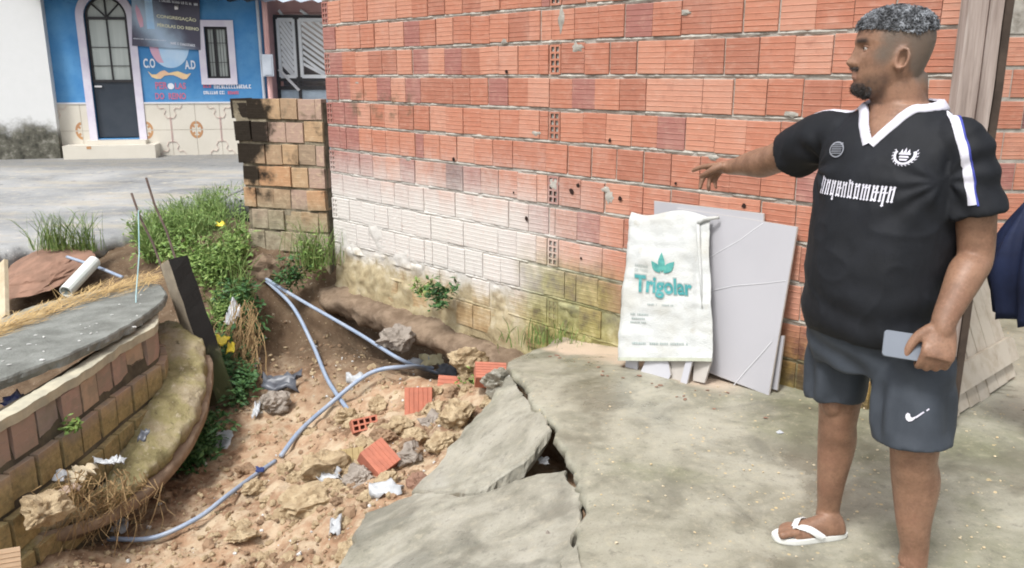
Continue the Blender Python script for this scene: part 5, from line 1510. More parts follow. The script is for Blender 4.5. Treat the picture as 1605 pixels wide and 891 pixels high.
# ================================================================== THINGS IN THE YARD
def offwall(u, v, d):
    r = ray(u, v); o = Vector((0, 0, CAM_H)); k = (WALL.A + WALL.n * d - o).dot(WALL.n) / r.dot(WALL.n)
    return o + r * k
PORC = simple('porcelain_face', (0.43, 0.425, 0.45), (0.405, 0.40, 0.425), 2, 0.22, spec=0.5)
PORCB = simple('porcelain_body', (0.52, 0.49, 0.45), (0.44, 0.41, 0.38), 6, 0.7)
PORCW = simple('porcelain_white', (0.52, 0.52, 0.55), (0.48, 0.48, 0.52), 3, 0.2, spec=0.5)
VEIN = simple('tile_vein', (0.60, 0.60, 0.62), (0.55, 0.55, 0.57), 3, 0.3)
def thick_plate(corners, th, face, label, name='porcelain_tile', veins=(), group='leftover floor tiles'):
    n = ((corners[1] - corners[0]).cross(corners[3] - corners[0])).normalized()
    if n.dot(-corners[0]) < 0: n = -n
    o = empty(name, sum(corners, Vector()) / len(corners) * 1.0, label, 'tile', group)
    m = MB(); m.prism([c - n * 0.002 for c in corners], -n * th); m.build('body', PORCB, o)
    c0 = sum(corners, Vector()) / len(corners)
    m = MB(); m.prism([c0 + (c - c0) * 0.994 + n * 0.0005 for c in corners], -n * 0.0024); f = m.build('glaze', face, o)
    for v in veins:
        pts = plane_pts(v, (corners[0] + n * .0012, corners[1] + n * .0012, corners[3] + n * .0012))
        m = MB()
        for a, b in zip(pts[:-1], pts[1:]):
            s = (b - a).cross(n).normalized() * 0.0022
            m.add([a - s, b - s, b + s, a + s], [(0, 1, 2, 3)])
        m.build('vein', VEIN, f, fix=False)
    return o
thick_plate([offwall(1025, 315, .03), offwall(1197, 335, .03), offwall(1194, 600, .10), offwall(1025, 560, .10)], 0.010, PORC, 'pale grey porcelain tile standing highest behind the sack')
thick_plate([offwall(1165, 342, .045), offwall(1250, 356, .045), offwall(1205, 621, .18), offwall(1062, 566, .18), offwall(1060, 326, .045)], 0.011, PORC,
            'large pale veined porcelain tile leaning on the wall in front of the others',
            veins=[[(1113, 403), (1135, 390), (1160, 376), (1180, 361), (1196, 350)], [(1115, 456), (1150, 448), (1200, 444), (1232, 440)], [(1150, 604), (1170, 580), (1192, 556), (1210, 535)]])
thick_plate([offwall(1195, 524, .10), offwall(1229, 527, .10), offwall(1218, 612, .13), offwall(1190, 606, .13)], 0.010, PORC, 'narrow offcut of grey tile tucked behind the large veined tile')
for pix, d, face, lab in [([(981, 560), (1000, 560), (999, 582), (980, 578)], .33, PORCW, 'small square white tile offcut at the sack corner'),
                          ([(1014, 560), (1046, 560), (1051, 588), (1046, 600), (1002, 588)], .345, PORCW, 'six-sided white tile offcut under the middle of the sack'),
                          ([(1046, 562), (1076, 562), (1066, 602), (1048, 598)], .325, PORCB, 'brown-backed tile offcut between two white ones'),
                          ([(1076, 562), (1086, 562), (1076, 604), (1066, 601)], .34, PORCW, 'thin white strip of tile standing under the sack'),
                          ([(1088, 562), (1116, 562), (1104, 601), (1086, 597)], .30, PORCB, 'dull brown tile offcut beside the large veined tile')]:
    thick_plate([offwall(u, v, d - (600 - v) * 0.0005) for u, v in pix], 0.009, face, lab, 'tile_offcut')
# --- the flour sack
sc_ = [offwall(970, 566, .36), offwall(1113, 567, .30), offwall(1114, 337, .10), offwall(984, 331, .11)]     # bl, br, tr, tl
x = NT('woven_sack'); p = x.pos()
a = x.noise(p, 4, 5, .6); b = x.noise(x.map(p, (120, 120, 260)), 1, 2, .5); c = x.noise(p, 14, 4, .6)
col = x.mix(x.rng(a, .4, .7), (0.52, 0.535, 0.525), (0.47, 0.47, 0.435))
col = x.mix(x.math('MULTIPLY', x.rng(c, .6, .75), .4), col, (0.36, 0.32, 0.24))
x.bump(x.math('ADD', b, x.math('MULTIPLY', c, 2.0)), .5, .006)
SACKM = x.fin(col, .6, .35)
sack = empty('flour_sack', (sc_[0] + sc_[1]) / 2, 'white woven flour sack with teal printing hung over the tiles', 'sack')
sn = ((sc_[1] - sc_[0]).cross(sc_[3] - sc_[0])).normalized()
if sn.dot(-sc_[0]) < 0: sn = -sn
def sack_pt(a, b, off=0.0):
    p = sc_[0].lerp(sc_[1], a).lerp(sc_[3].lerp(sc_[2], a), b)
    side = (sc_[1] - sc_[0]).normalized()
    p = p + side * 0.010 * math.sin(b * 5.0 + 0.5) * (2 * a - 1)
    q = Vector((a * 2, b * 3.2, 0))
    w = 0.012 * fbm(q, 1.3, 3, 4) + 0.006 * fbm((a * 2, b * 9, 1), 1.6, 4, 2) + 0.002 * fbm((a * 6, b * 11, 2), 1.3, 3, 5) + 0.010 * math.exp(-((a - 0.86 - 0.05 * b) / 0.05) ** 2)
    e = min(a, 1 - a) / 0.05
    w -= 0.012 * max(0.0, 1 - e) ** 2
    if b > 0.93: w -= 0.02 * ((b - 0.93) / 0.07) ** 2; p = p + Vector((0, 0, -0.018 * math.sin(a * 7) * (b - .93) / .07))
    return p + sn * (w + 0.012 + off)
m = MB(); na, nb = 44, 64
for j in range(nb + 1):
    for i in range(na + 1): m.v.append(sack_pt(i / na, j / nb))
for j in range(nb):
    for i in range(na): m.f.append((j * (na + 1) + i, j * (na + 1) + i + 1, (j + 1) * (na + 1) + i + 1, (j + 1) * (na + 1) + i))
k0 = len(m.v)
for j in range(nb + 1):
    for i in range(na + 1): m.v.append(sack_pt(i / na, j / nb) - sn * (0.004 + 0.010 * min(1, min(i, na - i) / 6)))
for j in range(nb):
    for i in range(na): m.f.append(tuple(k0 + q for q in ((j + 1) * (na + 1) + i, (j + 1) * (na + 1) + i + 1, j * (na + 1) + i + 1, j * (na + 1) + i)))
m.build('bag', SACKM, sack, smooth=True, fix=False)
m = MB()
for i in range(na): 
    m.add([sack_pt(i / na, 0.0, .003), sack_pt((i + 1) / na, 0.0, .003), sack_pt((i + 1) / na, .022, .003), sack_pt(i / na, .022, .003)], [(0, 1, 2, 3)])
m.build('hem', simple('sack_hem', (0.44, 0.46, 0.38), (0.38, 0.39, 0.31), 30, .7), sack, fix=False)
m = MB(); q = sack_pt(1.0, .985)
m.tube([sack_pt(.90, .93, .01), sack_pt(.96, .97, .02), q + sn * .02, q + Vector((.02, -.02, .012)), q + Vector((.038, -.02, .014))], [.010, .014, .012, .009, .010], 8)
m.build('knotted_corner', SACKM, sack, smooth=True)
m = MB(); m.tube([sack_pt(.90, .93, .008), sack_pt(.915, .8, .008), sack_pt(.92, .6, .006), sack_pt(.925, .35, .003)], [.010, .011, .009, .003], 8); m.build('fold', SACKM, sack, smooth=True)
TEAL = simple('teal_print', (0.04, 0.24, 0.25), (0.10, 0.32, 0.32), 30, .6)
TEALG = simple('leaf_print', (0.05, 0.23, 0.23), (0.10, 0.34, 0.29), 25, .6)
FAINT = simple('faded_print', (0.28, 0.34, 0.33), (0.34, 0.37, 0.35), 30, .7)
def sack_uv(u, v):
    """Where a spot seen at a pixel lies on the sack, as fractions of its width and height."""
    p = plane_pts([(u, v)], (sc_[0], sc_[1], sc_[3]))[0]
    ex_, ey_ = sc_[1] - sc_[0], sc_[3] - sc_[0]; d = p - sc_[0]
    A = np.array([[ex_.dot(ex_), ex_.dot(ey_)], [ex_.dot(ey_), ey_.dot(ey_)]]); r = np.linalg.solve(A, np.array([d.dot(ex_), d.dot(ey_)]))
    return float(r[0]), float(r[1])
def sack_text(body, u0, v0, u1, v1, mat, bold=0.0, off=.0035, arch=0.0):
    me = text_mesh(body, 1.0, bold); bm = bmesh.new(); bm.from_mesh(me)
    bmesh.ops.triangulate(bm, faces=bm.faces); co = [q.co.copy() for q in bm.verts]; fs = [tuple(q.index for q in f.verts) for f in bm.faces]; bm.free()
    x0, x1 = min(c.x for c in co), max(c.x for c in co); y0, y1 = min(c.y for c in co), max(c.y for c in co)
    mm = MB()
    for c in co:
        fx, fy = (c.x - x0) / (x1 - x0), (c.y - y0) / (y1 - y0)
        a, b = sack_uv(u0 + (u1 - u0) * fx, v1 + (v0 - v1) * fy - arch * math.sin(fx * math.pi))
        mm.v.append(sack_pt(a, b, off))
    mm.f = fs
    mm.build('lettering', mat, sack, fix=False)
sack_text('Trigolar', 998, 427, 1092, 466, FAINT, .075, .0025)
sack_text('Trigolar', 999, 429, 1091, 464, TEAL, .03, .005)
sack_text('FARINHA', 998, 412, 1020, 417, FAINT, .0)
sack_text('DE TRIGO', 998, 419, 1020, 424, FAINT, .0)
def sack_marks(u0, u1, v0, v1, seed):
    r_ = random.Random(seed); mm = MB(); u = u0
    while u < u1:
        w = (v1 - v0) * r_.uniform(.3, .7)
        if r_.random() > .2: mm.add([sack_pt(*sack_uv(a, b), .004) for a, b in ((u, v1), (u + w, v1), (u + w, v0 + r_.uniform(0, 1)), (u, v0))], [(0, 1, 2, 3)])
        u += w + 0.7
    mm.build('lettering', FAINT, sack, fix=False)
for a in ((992, 1020, 490, 493.5, 1), (994, 1018, 497, 500, 2), (992, 1016, 503, 506, 3), (990, 1078, 536, 540, 4), (1020, 1060, 473, 476, 5)): sack_marks(*a)
for cu, cv, L, W, ang in ((1043, 423, 33, 5.5, 90), (1040, 424, 22, 6, 128), (1046, 424, 28, 6.5, 48)):
    mm = MB(); n = 16; pts = []
    ca, sa = math.cos(R(ang)), math.sin(R(ang))
    for i in range(n + 1):
        t = i / n; pts.append((t * L, W * math.sin(math.pi * t ** .85)))
    for i in range(n, -1, -1):
        t = i / n; pts.append((t * L, -W * math.sin(math.pi * t ** .85)))
    cen = len(pts)
    P = [(cu + a * ca - b * sa, cv - 2 - a * sa - b * ca) for a, b in pts]
    mm.v = [sack_pt(*sack_uv(u, v), .005) for u, v in P]
    mm.f = [(i, i + 1, 2 * n - i, 2 * n + 1 - i) for i in range(n)]
    mm.build('leaf_emblem', TEALG, sack, fix=False)
# --- timber posts at the end of the wall
x = NT('grey_timber'); p = x.pos()
g = x.noise(x.map(p, (16, 16, 1.1)), 1.0, 6, .62); g2 = x.noise(x.map(p, (70, 70, 3)), 1.0, 4, .6)
col = x.ramp(g, [(0.3, (0.20, 0.155, 0.135)), (0.5, (0.38, 0.31, 0.275)), (0.7, (0.52, 0.45, 0.41))])
col = x.mix(x.math('MULTIPLY', x.rng(g2, .5, .7), .4), col, (0.13, 0.09, 0.07))
x.bump(x.math('ADD', g, g2), .5, .006)
TIMB = x.fin(col, .85, .25)
DTIMB = simple('dark_timber', (0.085, 0.062, 0.048), (0.05, 0.036, 0.028), 9, .85, .5, 60)
def timber(u0, u1, Y, depth, mat, label, tilt=0.0, z1=3.0):
    a = at(u0, 130, Y); b = at(u1, 130, Y); m = MB(); n = 12
    for i in range(n + 1):
        z = z1 * i / n
        for q, dy in ((a, 0), (b, 0), (b, depth), (a, depth)):
            m.v.append(Vector((q.x + tilt * (z - 1.55) + .004 * nz((q.x, z, dy), 3, 2), Y + dy + .004 * nz((q.x, z, dy), 4, 5), z)))
    for i in range(n):
        for k in range(4): m.f.append((i * 4 + k, i * 4 + (k + 1) % 4, (i + 1) * 4 + (k + 1) % 4, (i + 1) * 4 + k))
    m.f += [(3, 2, 1, 0), tuple(n * 4 + k for k in range(4))]
    tag(m.build('timber_post', mat), label, 'post', 'timbers at the end of the wall')
timber(1503, 1534, 3.40, .06, TIMB, 'weathered grey plank standing against the end of the brick wall')
timber(1536, 1558, 3.43, .05, TIMB, 'second weathered grey plank, between the first and the dark timber')
timber(1560, 1573, 3.46, .08, DTIMB, 'dark brown timber beside the grey planks at the doorway', .0)
# --- plank panel leaning in the passage
PAINTW = NT('whitewashed_plank'); x = PAINTW; p = x.pos()
g = x.noise(x.map(p, (22, 22, 3)), 1.0, 5, .6); b = x.noise(p, 9, 5, .65)
col = x.mix(x.rng(b, .42, .66), (0.50, 0.445, 0.37), (0.42, 0.36, 0.285)); col = x.mix(x.math('MULTIPLY', x.rng(g, .58, .72), .45), col, (0.28, 0.22, 0.17))
x.bump(g, .4, .005); PAINTW = x.fin(col, .8, .3)
b0, b1 = onz(1488, 664, 0.0), onz(1594, 594, 0.0)
e_ = (b1 - b0).normalized(); up_ = (Vector((-e_.y, e_.x, 0)) * 0.42 + Vector((0, 0, 1))).normalized(); fn_ = e_.cross(up_).normalized()
if fn_.dot(-b0) < 0: fn_ = -fn_
panel = empty('leaning_pallet', (b0 + b1) / 2, 'whitewashed panel of planks leaning in the passage behind the man', 'pallet')
W_ = (b1 - b0).length; npl = 7
for i in range(npl):
    a = b0 + e_ * (W_ * i / npl + .004); b = b0 + e_ * (W_ * (i + 1) / npl - .004); dz = rg.uniform(0, .02)
    P = [a + up_ * dz, b + up_ * dz, b + up_ * 1.12, a + up_ * 1.12]
    m = MB(); m.prism([q + fn_ * rg.uniform(0, .003) for q in P], -fn_ * .022); m.build('plank', PAINTW, panel)
for h0, h1 in ((.10, .225), (.86, .98)):
    m = MB(); m.prism([b0 + up_ * h0 - e_ * .03 + fn_ * .03, b1 + up_ * h0 + e_ * .03 + fn_ * .03, b1 + up_ * (h1 - .02) + e_ * .035 + fn_ * .03, b1 + up_ * h1 + e_ * .0 + fn_ * .03, b0 + up_ * h1 - e_ * .02 + fn_ * .03], -fn_ * .026); m.build('crossbar', PAINTW, panel)
# --- navy umbrella hanging closed beside the post
NAVY = simple('navy_cloth', (0.006, 0.010, 0.032), (0.009, 0.016, 0.05), 8, .7, .2, 80)
umb = empty('folded_umbrella', at(1592, 480, 3.3), 'navy cloth umbrella hanging folded at the picture edge', 'umbrella')
m = MB(); n = 40; rows = 16; c0 = at(1622, 318, 3.3); c1 = at(1622, 500, 3.3)
for j in range(rows + 1):
    f = j / rows; c = c0.lerp(c1, f); rr = 0.03 + .13 * math.sin(min(1, f * 1.25) * math.pi * .62) - .02 * f
    for k in range(n):
        a = 2 * math.pi * k / n; q = rr * (1 + .24 * math.sin(a * 8 + f * 2))
        m.v.append(c + Vector((math.cos(a) * q, math.sin(a) * q, .012 * math.sin(a * 8) * f)))
for j in range(rows):
    for k in range(n): m.f.append((j * n + k, j * n + (k + 1) % n, (j + 1) * n + (k + 1) % n, (j + 1) * n + k))
m.f += [tuple(range(n)), tuple(range(rows * n, rows * n + n))]
m.build('canopy', NAVY, umb, smooth=True)
m = MB(); m.tube([c1 + Vector((0, 0, .05)), c1 - Vector((0, 0, .16))], .006, 8); m.build('shaft', BLACK, umb)
m = MB(); m.tube([c0 - Vector((0, 0, .02)), c0 + Vector((0, 0, .10)), c0 + Vector((.02, 0, .13)), c0 + Vector((.045, .0, .11))], .010, 8); m.build('handle', BLACK, umb)
# --- back wall of the passage
FW = WallPlane((2.2, 5.6), (6.0, 5.3))
far = empty('passage_wall', FW.pt(.5, 0), 'plain brick wall closing the passage at the picture edge', 'brick wall'); far['kind'] = 'thing'
rg2 = random.Random(4)
for k in range(9):
    t = 0.0 if k % 2 else .1
    while t < 2.6:
        loc = FW.pt(t, 0.10 + k * .2, rg2.gauss(0, .003))
        link_mesh('brick', rg2.choice(bricks_a), None, loc, (0, 0, FW.ang + rg2.gauss(0, .006)), (1, 1, 1), far); t += .188
m = MB(); m.pbox(FW, -.1, 5.0, -.1, 3.2, -.09, -.006); m.build('mortar_core', MORTAR, far)
m = MB(); m.pbox(FW, 2.61, 5.0, 0, 3.2, -.004, .0); m.pbox(FW, -.1, 2.6, 1.81, 3.2, -.004, 0); m.build('plaster', MORTAR, far)
# small things on the concrete
def bit(u, v, label, name, mat, w, h, seed):
    p = onz(u, v, .006); m = MB(); n = 9
    m.v.append(p + Vector((0, 0, h)))
    for i in range(n):
        a = 2 * math.pi * i / n; r_ = w * (.7 + .5 * nz((math.cos(a), math.sin(a), seed), 1.3, seed)); m.v.append(p + Vector((math.cos(a) * r_, math.sin(a) * r_ * .6, 0)))
    m.f = [(0, 1 + i, 1 + (i + 1) % n) for i in range(n)] + [tuple(range(n, 0, -1))]
    tag(m.build(name, mat), label, 'litter')
bit(1222, 678, 'small white paper scrap on the concrete by the man', 'paper_scrap', WPL, .028, .012, 3)
bit(858, 836, 'tiny dark pebble on the sagging slab', 'pebble', STONE, .012, .014, 4)
bit(1200, 655, 'dead brown leaf near the veined tile', 'dead_leaf', REDC, .02, .006, 5)
r_ = random.Random(17); m = MB()
for i in range(420):
    u, v = r_.uniform(930, 1600), r_.uniform(590, 905)
    if nz((u * .01, v * .02, 0), 1.0, 3) < 0.0 and r_.random() < .8: continue
    p = onz(u, v, 0.0); p.z = yard_z(p.x, p.y) + .004; rr = .002 + .006 * r_.random() ** 2
    M_ = Matrix.Translation(p) @ Matrix.Rotation(r_.uniform(0, 6), 4, 'Z') @ Matrix.Diagonal((rr, rr, rr * .6, 1)); me = r_.choice(rub)
    m.add([M_ @ q.co for q in me.vertices], [tuple(q.vertices) for q in me.polygons])
tag(m.build('gravel', simple('tan_grit', (0.55, 0.42, 0.24), (0.60, 0.52, 0.38), 20), fix=False), 'tan grit scattered over the concrete yard', 'grit', kind='stuff')
r_ = random.Random(19); m = MB()
for i in range(26):
    s = r_.uniform(2.95, 4.3); p = WALL.pt(s, 0, r_.uniform(.3, .55)); p.z = yard_z(p.x, p.y) + .004; rr = r_.uniform(.004, .012)
    M_ = Matrix.Translation(p) @ Matrix.Rotation(r_.uniform(0, 6), 4, 'Z') @ Matrix.Diagonal((rr * 1.6, rr, rr * .5, 1)); me = r_.choice(rub)
    m.add([M_ @ q.co for q in me.vertices], [tuple(q.vertices) for q in me.polygons])
tag(m.build('debris', REDC, fix=False), 'red brick crumbs on the spilt sand below the tiles', 'crumbs', kind='stuff')
# ================================================================== THE MAN
F_ = Vector((-0.81, -0.585, 0)).normalized()       # where his chest faces
L_ = Vector((-F_.y, F_.x, 0))                       # his left
if L_.y > 0: L_ = -L_
UPZ = Vector((0, 0, 1))
MC = Vector((1.125, 2.46, 0))
man = empty('person', Vector((1.17, 2.45, 0)), 'bearded man in black sports shirt and grey shorts pointing at the pit', 'person')

def ring_loft(m, rings):
    n = len(rings[0]); b = len(m.v)
    for r in rings: m.v += [Vector(p) for p in r]
    for i in range(len(rings) - 1):
        for k in range(n): m.f.append((b + i * n + k, b + i * n + (k + 1) % n, b + (i + 1) * n + (k + 1) % n, b + (i + 1) * n + k))
    m.f.append(tuple(b + k for k in range(n - 1, -1, -1))); m.f.append(tuple(b + (len(rings) - 1) * n + k for k in range(n)))
def limb(m, pts, n=20, samp=24):
    """pts: (point, radius) along the limb; smooth in both."""
    q = spline([(*p, r) for p, r in pts], samp)
    m.tube([Vector(a[:3]) for a in q], [float(a[3]) for a in q], n)
def ball(m, c, r, n=12):
    rings = []
    for i in range(1, n):
        t = math.pi * i / n; rings.append([Vector(c) + Vector((r[0] * math.sin(t) * math.cos(a), r[1] * math.sin(t) * math.sin(a), r[2] * math.cos(t))) for a in np.linspace(0, 2 * math.pi, 17)[:-1]])
    ring_loft(m, rings)
def torso_rings(tab, n=48, samp=40):
    rings = []
    for z, a, bf, bb, off in spline(tab, samp):
        c = MC + F_ * off; r = []
        for k in range(n):
            t = 2 * math.pi * k / n; ct, st = math.cos(t), math.sin(t)
            ex = 0.9
            ca = math.copysign(abs(ct) ** ex, ct); sa = math.copysign(abs(st) ** ex, st)
            r.append(c + L_ * a * ca + F_ * (bf if st > 0 else bb) * sa + UPZ * z)
        rings.append(r)
    return rings
def remesh(m, name, voxel, smooth_it, parent, mat):
    o = m.build(name, None)
    md = o.modifiers.new('r', 'REMESH'); md.mode = 'VOXEL'; md.voxel_size = voxel
    ms = o.modifiers.new('s', 'SMOOTH'); ms.factor = 0.5; ms.iterations = smooth_it
    bpy.context.view_layer.update()
    me = bpy.data.meshes.new_from_object(o.evaluated_get(bpy.context.evaluated_depsgraph_get()))
    bpy.data.objects.remove(o)
    me.name = name; me.materials.clear(); me.materials.append(mat)
    off = wpos(parent)
    for v in me.vertices: v.co -= off
    for p in me.polygons: p.use_smooth = True
    me.update()
    ob = bpy.data.objects.new(name, me); sc.collection.objects.link(ob); ob.parent = parent
    return ob
def bvh_of(ob):
    off = wpos(ob); me = ob.data
    return BVHTree.FromPolygons([v.co + off for v in me.vertices], [tuple(p.vertices) for p in me.polygons])

# ---- skeleton, measured along sight lines
Ls = MC + L_ * 0.205 + UPZ * 1.395; Rs = MC - L_ * 0.225 + UPZ * 1.385
Lel = at(1529, 398, 2.27); Lwr = at(1481, 500, 2.18)
Rel = at(1212, 250, 2.90); Rwr = at(1152, 262, 3.13)
Rkn = at(1315, 640, 2.55); Ran = at(1298, 800, 2.60)
Lkn = at(1432, 700, 2.27); Lan = at(1432, 868, 2.28)
Rhip = MC - L_ * 0.105 + UPZ * 0.86; Lhip = MC + L_ * 0.105 + UPZ * 0.86

# ---- hand builder: palm plus five jointed digits
def hand(m, wr, d, pn, scale, curls, thumb, spread=0.05, mirror=1):
    d = d.normalized(); pn = (pn - d * pn.dot(d)).normalized(); s = d.cross(pn).normalized() * mirror      # s points to the thumb side
    S = scale
    rings = []
    for t, w, h in ((-.02, .026, .022), (.0, .028, .021), (.03, .037, .020), (.06, .042, .018), (.088, .043, .015), (.10, .038, .011)):
        c = wr + d * t * S; rings.append([c + s * w * S * math.cos(a) + pn * h * S * math.sin(a) for a in np.linspace(0, 2 * math.pi, 21)[:-1]])
    ring_loft(m, rings)
    tips = []
    for i, (off, l, r) in enumerate(((.031, (.046, .027, .022), .0098), (.0105, (.050, .031, .024), .0100), (-.0105, (.046, .029, .023), .0096), (-.030, (.037, .022, .020), .0086))):
        p = wr + d * .088 * S + s * off * S
        ang = 0.0; q = [(p - d * .02 * S, r * S * 1.1), (p, r * S * 1.12)]
        dd = (d + s * (off * spread * 20)).normalized()
        for k in range(3):
            ang += R(curls[i][k]); v_ = dd * math.cos(ang) + pn * math.sin(ang)
            p = p + v_ * l[k] * S; q.append((p, r * S * (1.0, .93, .78)[k]))
        limb(m, q, 12, 22); ball(m, p, (r * S * .78,) * 3, 8); tips.append((p, v_))
    p = wr + d * .022 * S + s * .026 * S
    q = [(p, .017 * S)]
    for (a_, b_, c_), l, r in zip(thumb, (.040, .034, .026), (.0145, .0118, .0095)):
        v_ = (d * a_ + s * b_ + pn * c_).normalized(); p = p + v_ * l * S; q.append((p, r * S))
    limb(m, q, 12, 18); ball(m, p, (.0092 * S,) * 3, 8)
    return tips
# ---- head
HF = Vector((-0.984, 0.178, 0)).normalized(); HL = Vector((-HF.y, HF.x, 0))
if HL.y > 0: HL = -HL
HO_ = at(1397, 92, 2.47) - UPZ * 0.110               # under the ear axis, at chin height
tilt = R(4)
HU = (UPZ * math.cos(tilt) + HF * -math.sin(tilt) * -1.0 * 0.0).normalized()
tab = [(-.004, .060, -.03, .030), (.010, .088, -.045, .048), (.030, .097, -.062, .060), (.050, .099, -.075, .067), (.072, .099, -.086, .0715), (.095, .098, -.095, .0745), (.118, .0965, -.103, .077),
       (.140, .096, -.109, .0785), (.162, .0985, -.112, .079), (.185, .096, -.110, .0775), (.205, .086, -.102, .071), (.222, .069, -.086, .059), (.235, .046, -.060, .042), (.242, .018, -.028, .02)]
def head_pt(fr, bk, w, th, z):
    ct, st = math.cos(th), math.sin(th)
    x_ = (fr if ct > 0 else -bk) * math.copysign(abs(ct) ** 0.86, ct); y_ = w * math.copysign(abs(st) ** 0.92, st)
    if ct > 0:
        G = lambda c, s, v: math.exp(-((v - c) / s) ** 2)
        nose = 0.0
        if .078 < z < .155:
            t = (z - .078) / .077
            nose = (.0215 * math.exp(-((z - .097) / .014) ** 2) + .013 * math.exp(-((z - .122) / .024) ** 2))
            nose *= math.exp(-(y_ / (.0125 + .009 * G(.094, .012, z))) ** 2)
        x_ += nose
        x_ -= .012 * G(.138, .012, z) * (G(.033, .015, y_) + G(-.033, .015, y_))      # eye sockets
        x_ += .005 * G(.158, .008, z) * G(0, .05, y_)                                  # brow
        x_ += .0065 * G(.071, .006, z) * G(0, .02, y_) + .0065 * G(.058, .006, z) * G(0, .018, y_)   # lips
        x_ -= .004 * G(.0645, .003, z) * G(0, .022, y_) + .005 * G(.045, .008, z) * G(0, .03, y_)
        x_ += .009 * G(.022, .014, z) * G(0, .022, y_)                                 # chin
        x_ += .003 * G(.112, .016, z) * (G(.045, .016, y_) + G(-.045, .016, y_))       # cheeks
    return HO_ + HF * x_ + HL * y_ + HU * z
def head_world(x_, y_, z): return HO_ + HF * x_ + HL * y_ + HU * z
body = MB()
rings = [[head_pt(fr, bk, w, th, z) for th in np.linspace(0, 2 * math.pi, 97)[:-1]] for z, fr, bk, w in spline(tab, 64)]
ring_loft(body, rings)
for s in (-1, 1):                                    # ears
    c = head_world(-.008, s * .0775, .108)
    q = []
    for a in np.linspace(R(-70), R(250), 18):
        rr = 1.0; q.append(c + HF * (.0145 * math.cos(a) - .004 * math.sin(a)) + HU * (.028 * math.sin(a)) + HL * s * (.009 - .008 * math.cos(a)))
    body.tube(q, [.0052] * 18, 8)
    ball(body, head_world(-.006, s * .079, .082), (.008, .006, .010), 8)
    rr = [[c + HF * (x_ * .014) + HU * (z_ * .027) + HL * s * h for x_, z_ in ((math.cos(a), math.sin(a)) for a in np.linspace(0, 2 * math.pi, 15)[:-1])] for h in (-.008, -.001)]
    ring_loft(body, rr)
# neck
nb = MC + UPZ * 1.42 - F_ * .015
nt_ = head_world(-.018, 0, .045)
limb(body, [(nb - UPZ * .05, .088), (nb, .083), (nb.lerp(nt_, .5), .074), (nt_, .068), (head_world(-.02, 0, .09), .055)], 28, 20)
limb(body, [(nb + UPZ * .02 - F_ * .045, .05), (head_world(-.062, 0, .03), .045), (head_world(-.062, 0, .07), .040)], 20, 12)   # nape
# torso under the shirt
ring_loft(body, torso_rings([(.74, .17, .14, .13, 0), (.90, .185, .19, .13, 0), (1.02, .19, .195, .13, 0), (1.15, .185, .17, .13, 0), (1.27, .175, .145, .128, 0), (1.35, .14, .120, .115, 0), (1.43, .095, .085, .10, 0), (1.475, .08, .070, .085, 0)]))
# arms
rd_ = (at(1098, 266, 3.30) - Rwr); ld_ = (at(1470, 556, 2.14) - Lwr)
limb(body, [(MC + L_ * .12 + UPZ * 1.33, .05), (Ls - UPZ * .045 - L_ * .02, .052), (Ls.lerp(Lel, .5) + L_ * .004, .056), (Lel, .0475), (Lel.lerp(Lwr, .30), .0495), (Lel.lerp(Lwr, .7), .040), (Lwr, .0335), (Lwr + ld_.normalized() * .035, .030), (Lwr + ld_.normalized() * .055, .022)], 28, 40)
limb(body, [(MC - L_ * .12 + UPZ * 1.33, .05), (Rs - UPZ * .035 + L_ * .015, .052), (Rs.lerp(Rel, .55) - UPZ * .012, .057), (Rel, .052), (Rel.lerp(Rwr, .30) - UPZ * .004, .053), (Rel.lerp(Rwr, .7), .041), (Rwr, .0305), (Rwr + rd_.normalized() * .035, .027), (Rwr + rd_.normalized() * .055, .020)], 28, 40)
# right hand points, left hand grips the phone
rd = (at(1098, 266, 3.30) - Rwr)
tipsR = hand(body, Rwr + rd.normalized() * .015, rd, Vector((-.25, -.35, -1)), 1.0, ((4, 8, 6), (34, 34, 22), (46, 40, 26), (52, 42, 28)), ((.75, .45, .55), (.85, .15, .5), (.95, .0, .35)), mirror=1)
ld = (at(1470, 556, 2.14) - Lwr)
LPN = Vector((0.30, 0.95, 0.05))
tipsL = hand(body, Lwr + ld.normalized() * .012, ld, LPN, 1.05, ((48, 72, 45), (52, 74, 45), (54, 74, 45), (56, 72, 45)), ((.65, .62, .30), (.85, .35, .30), (.9, .15, .35)), mirror=-1)
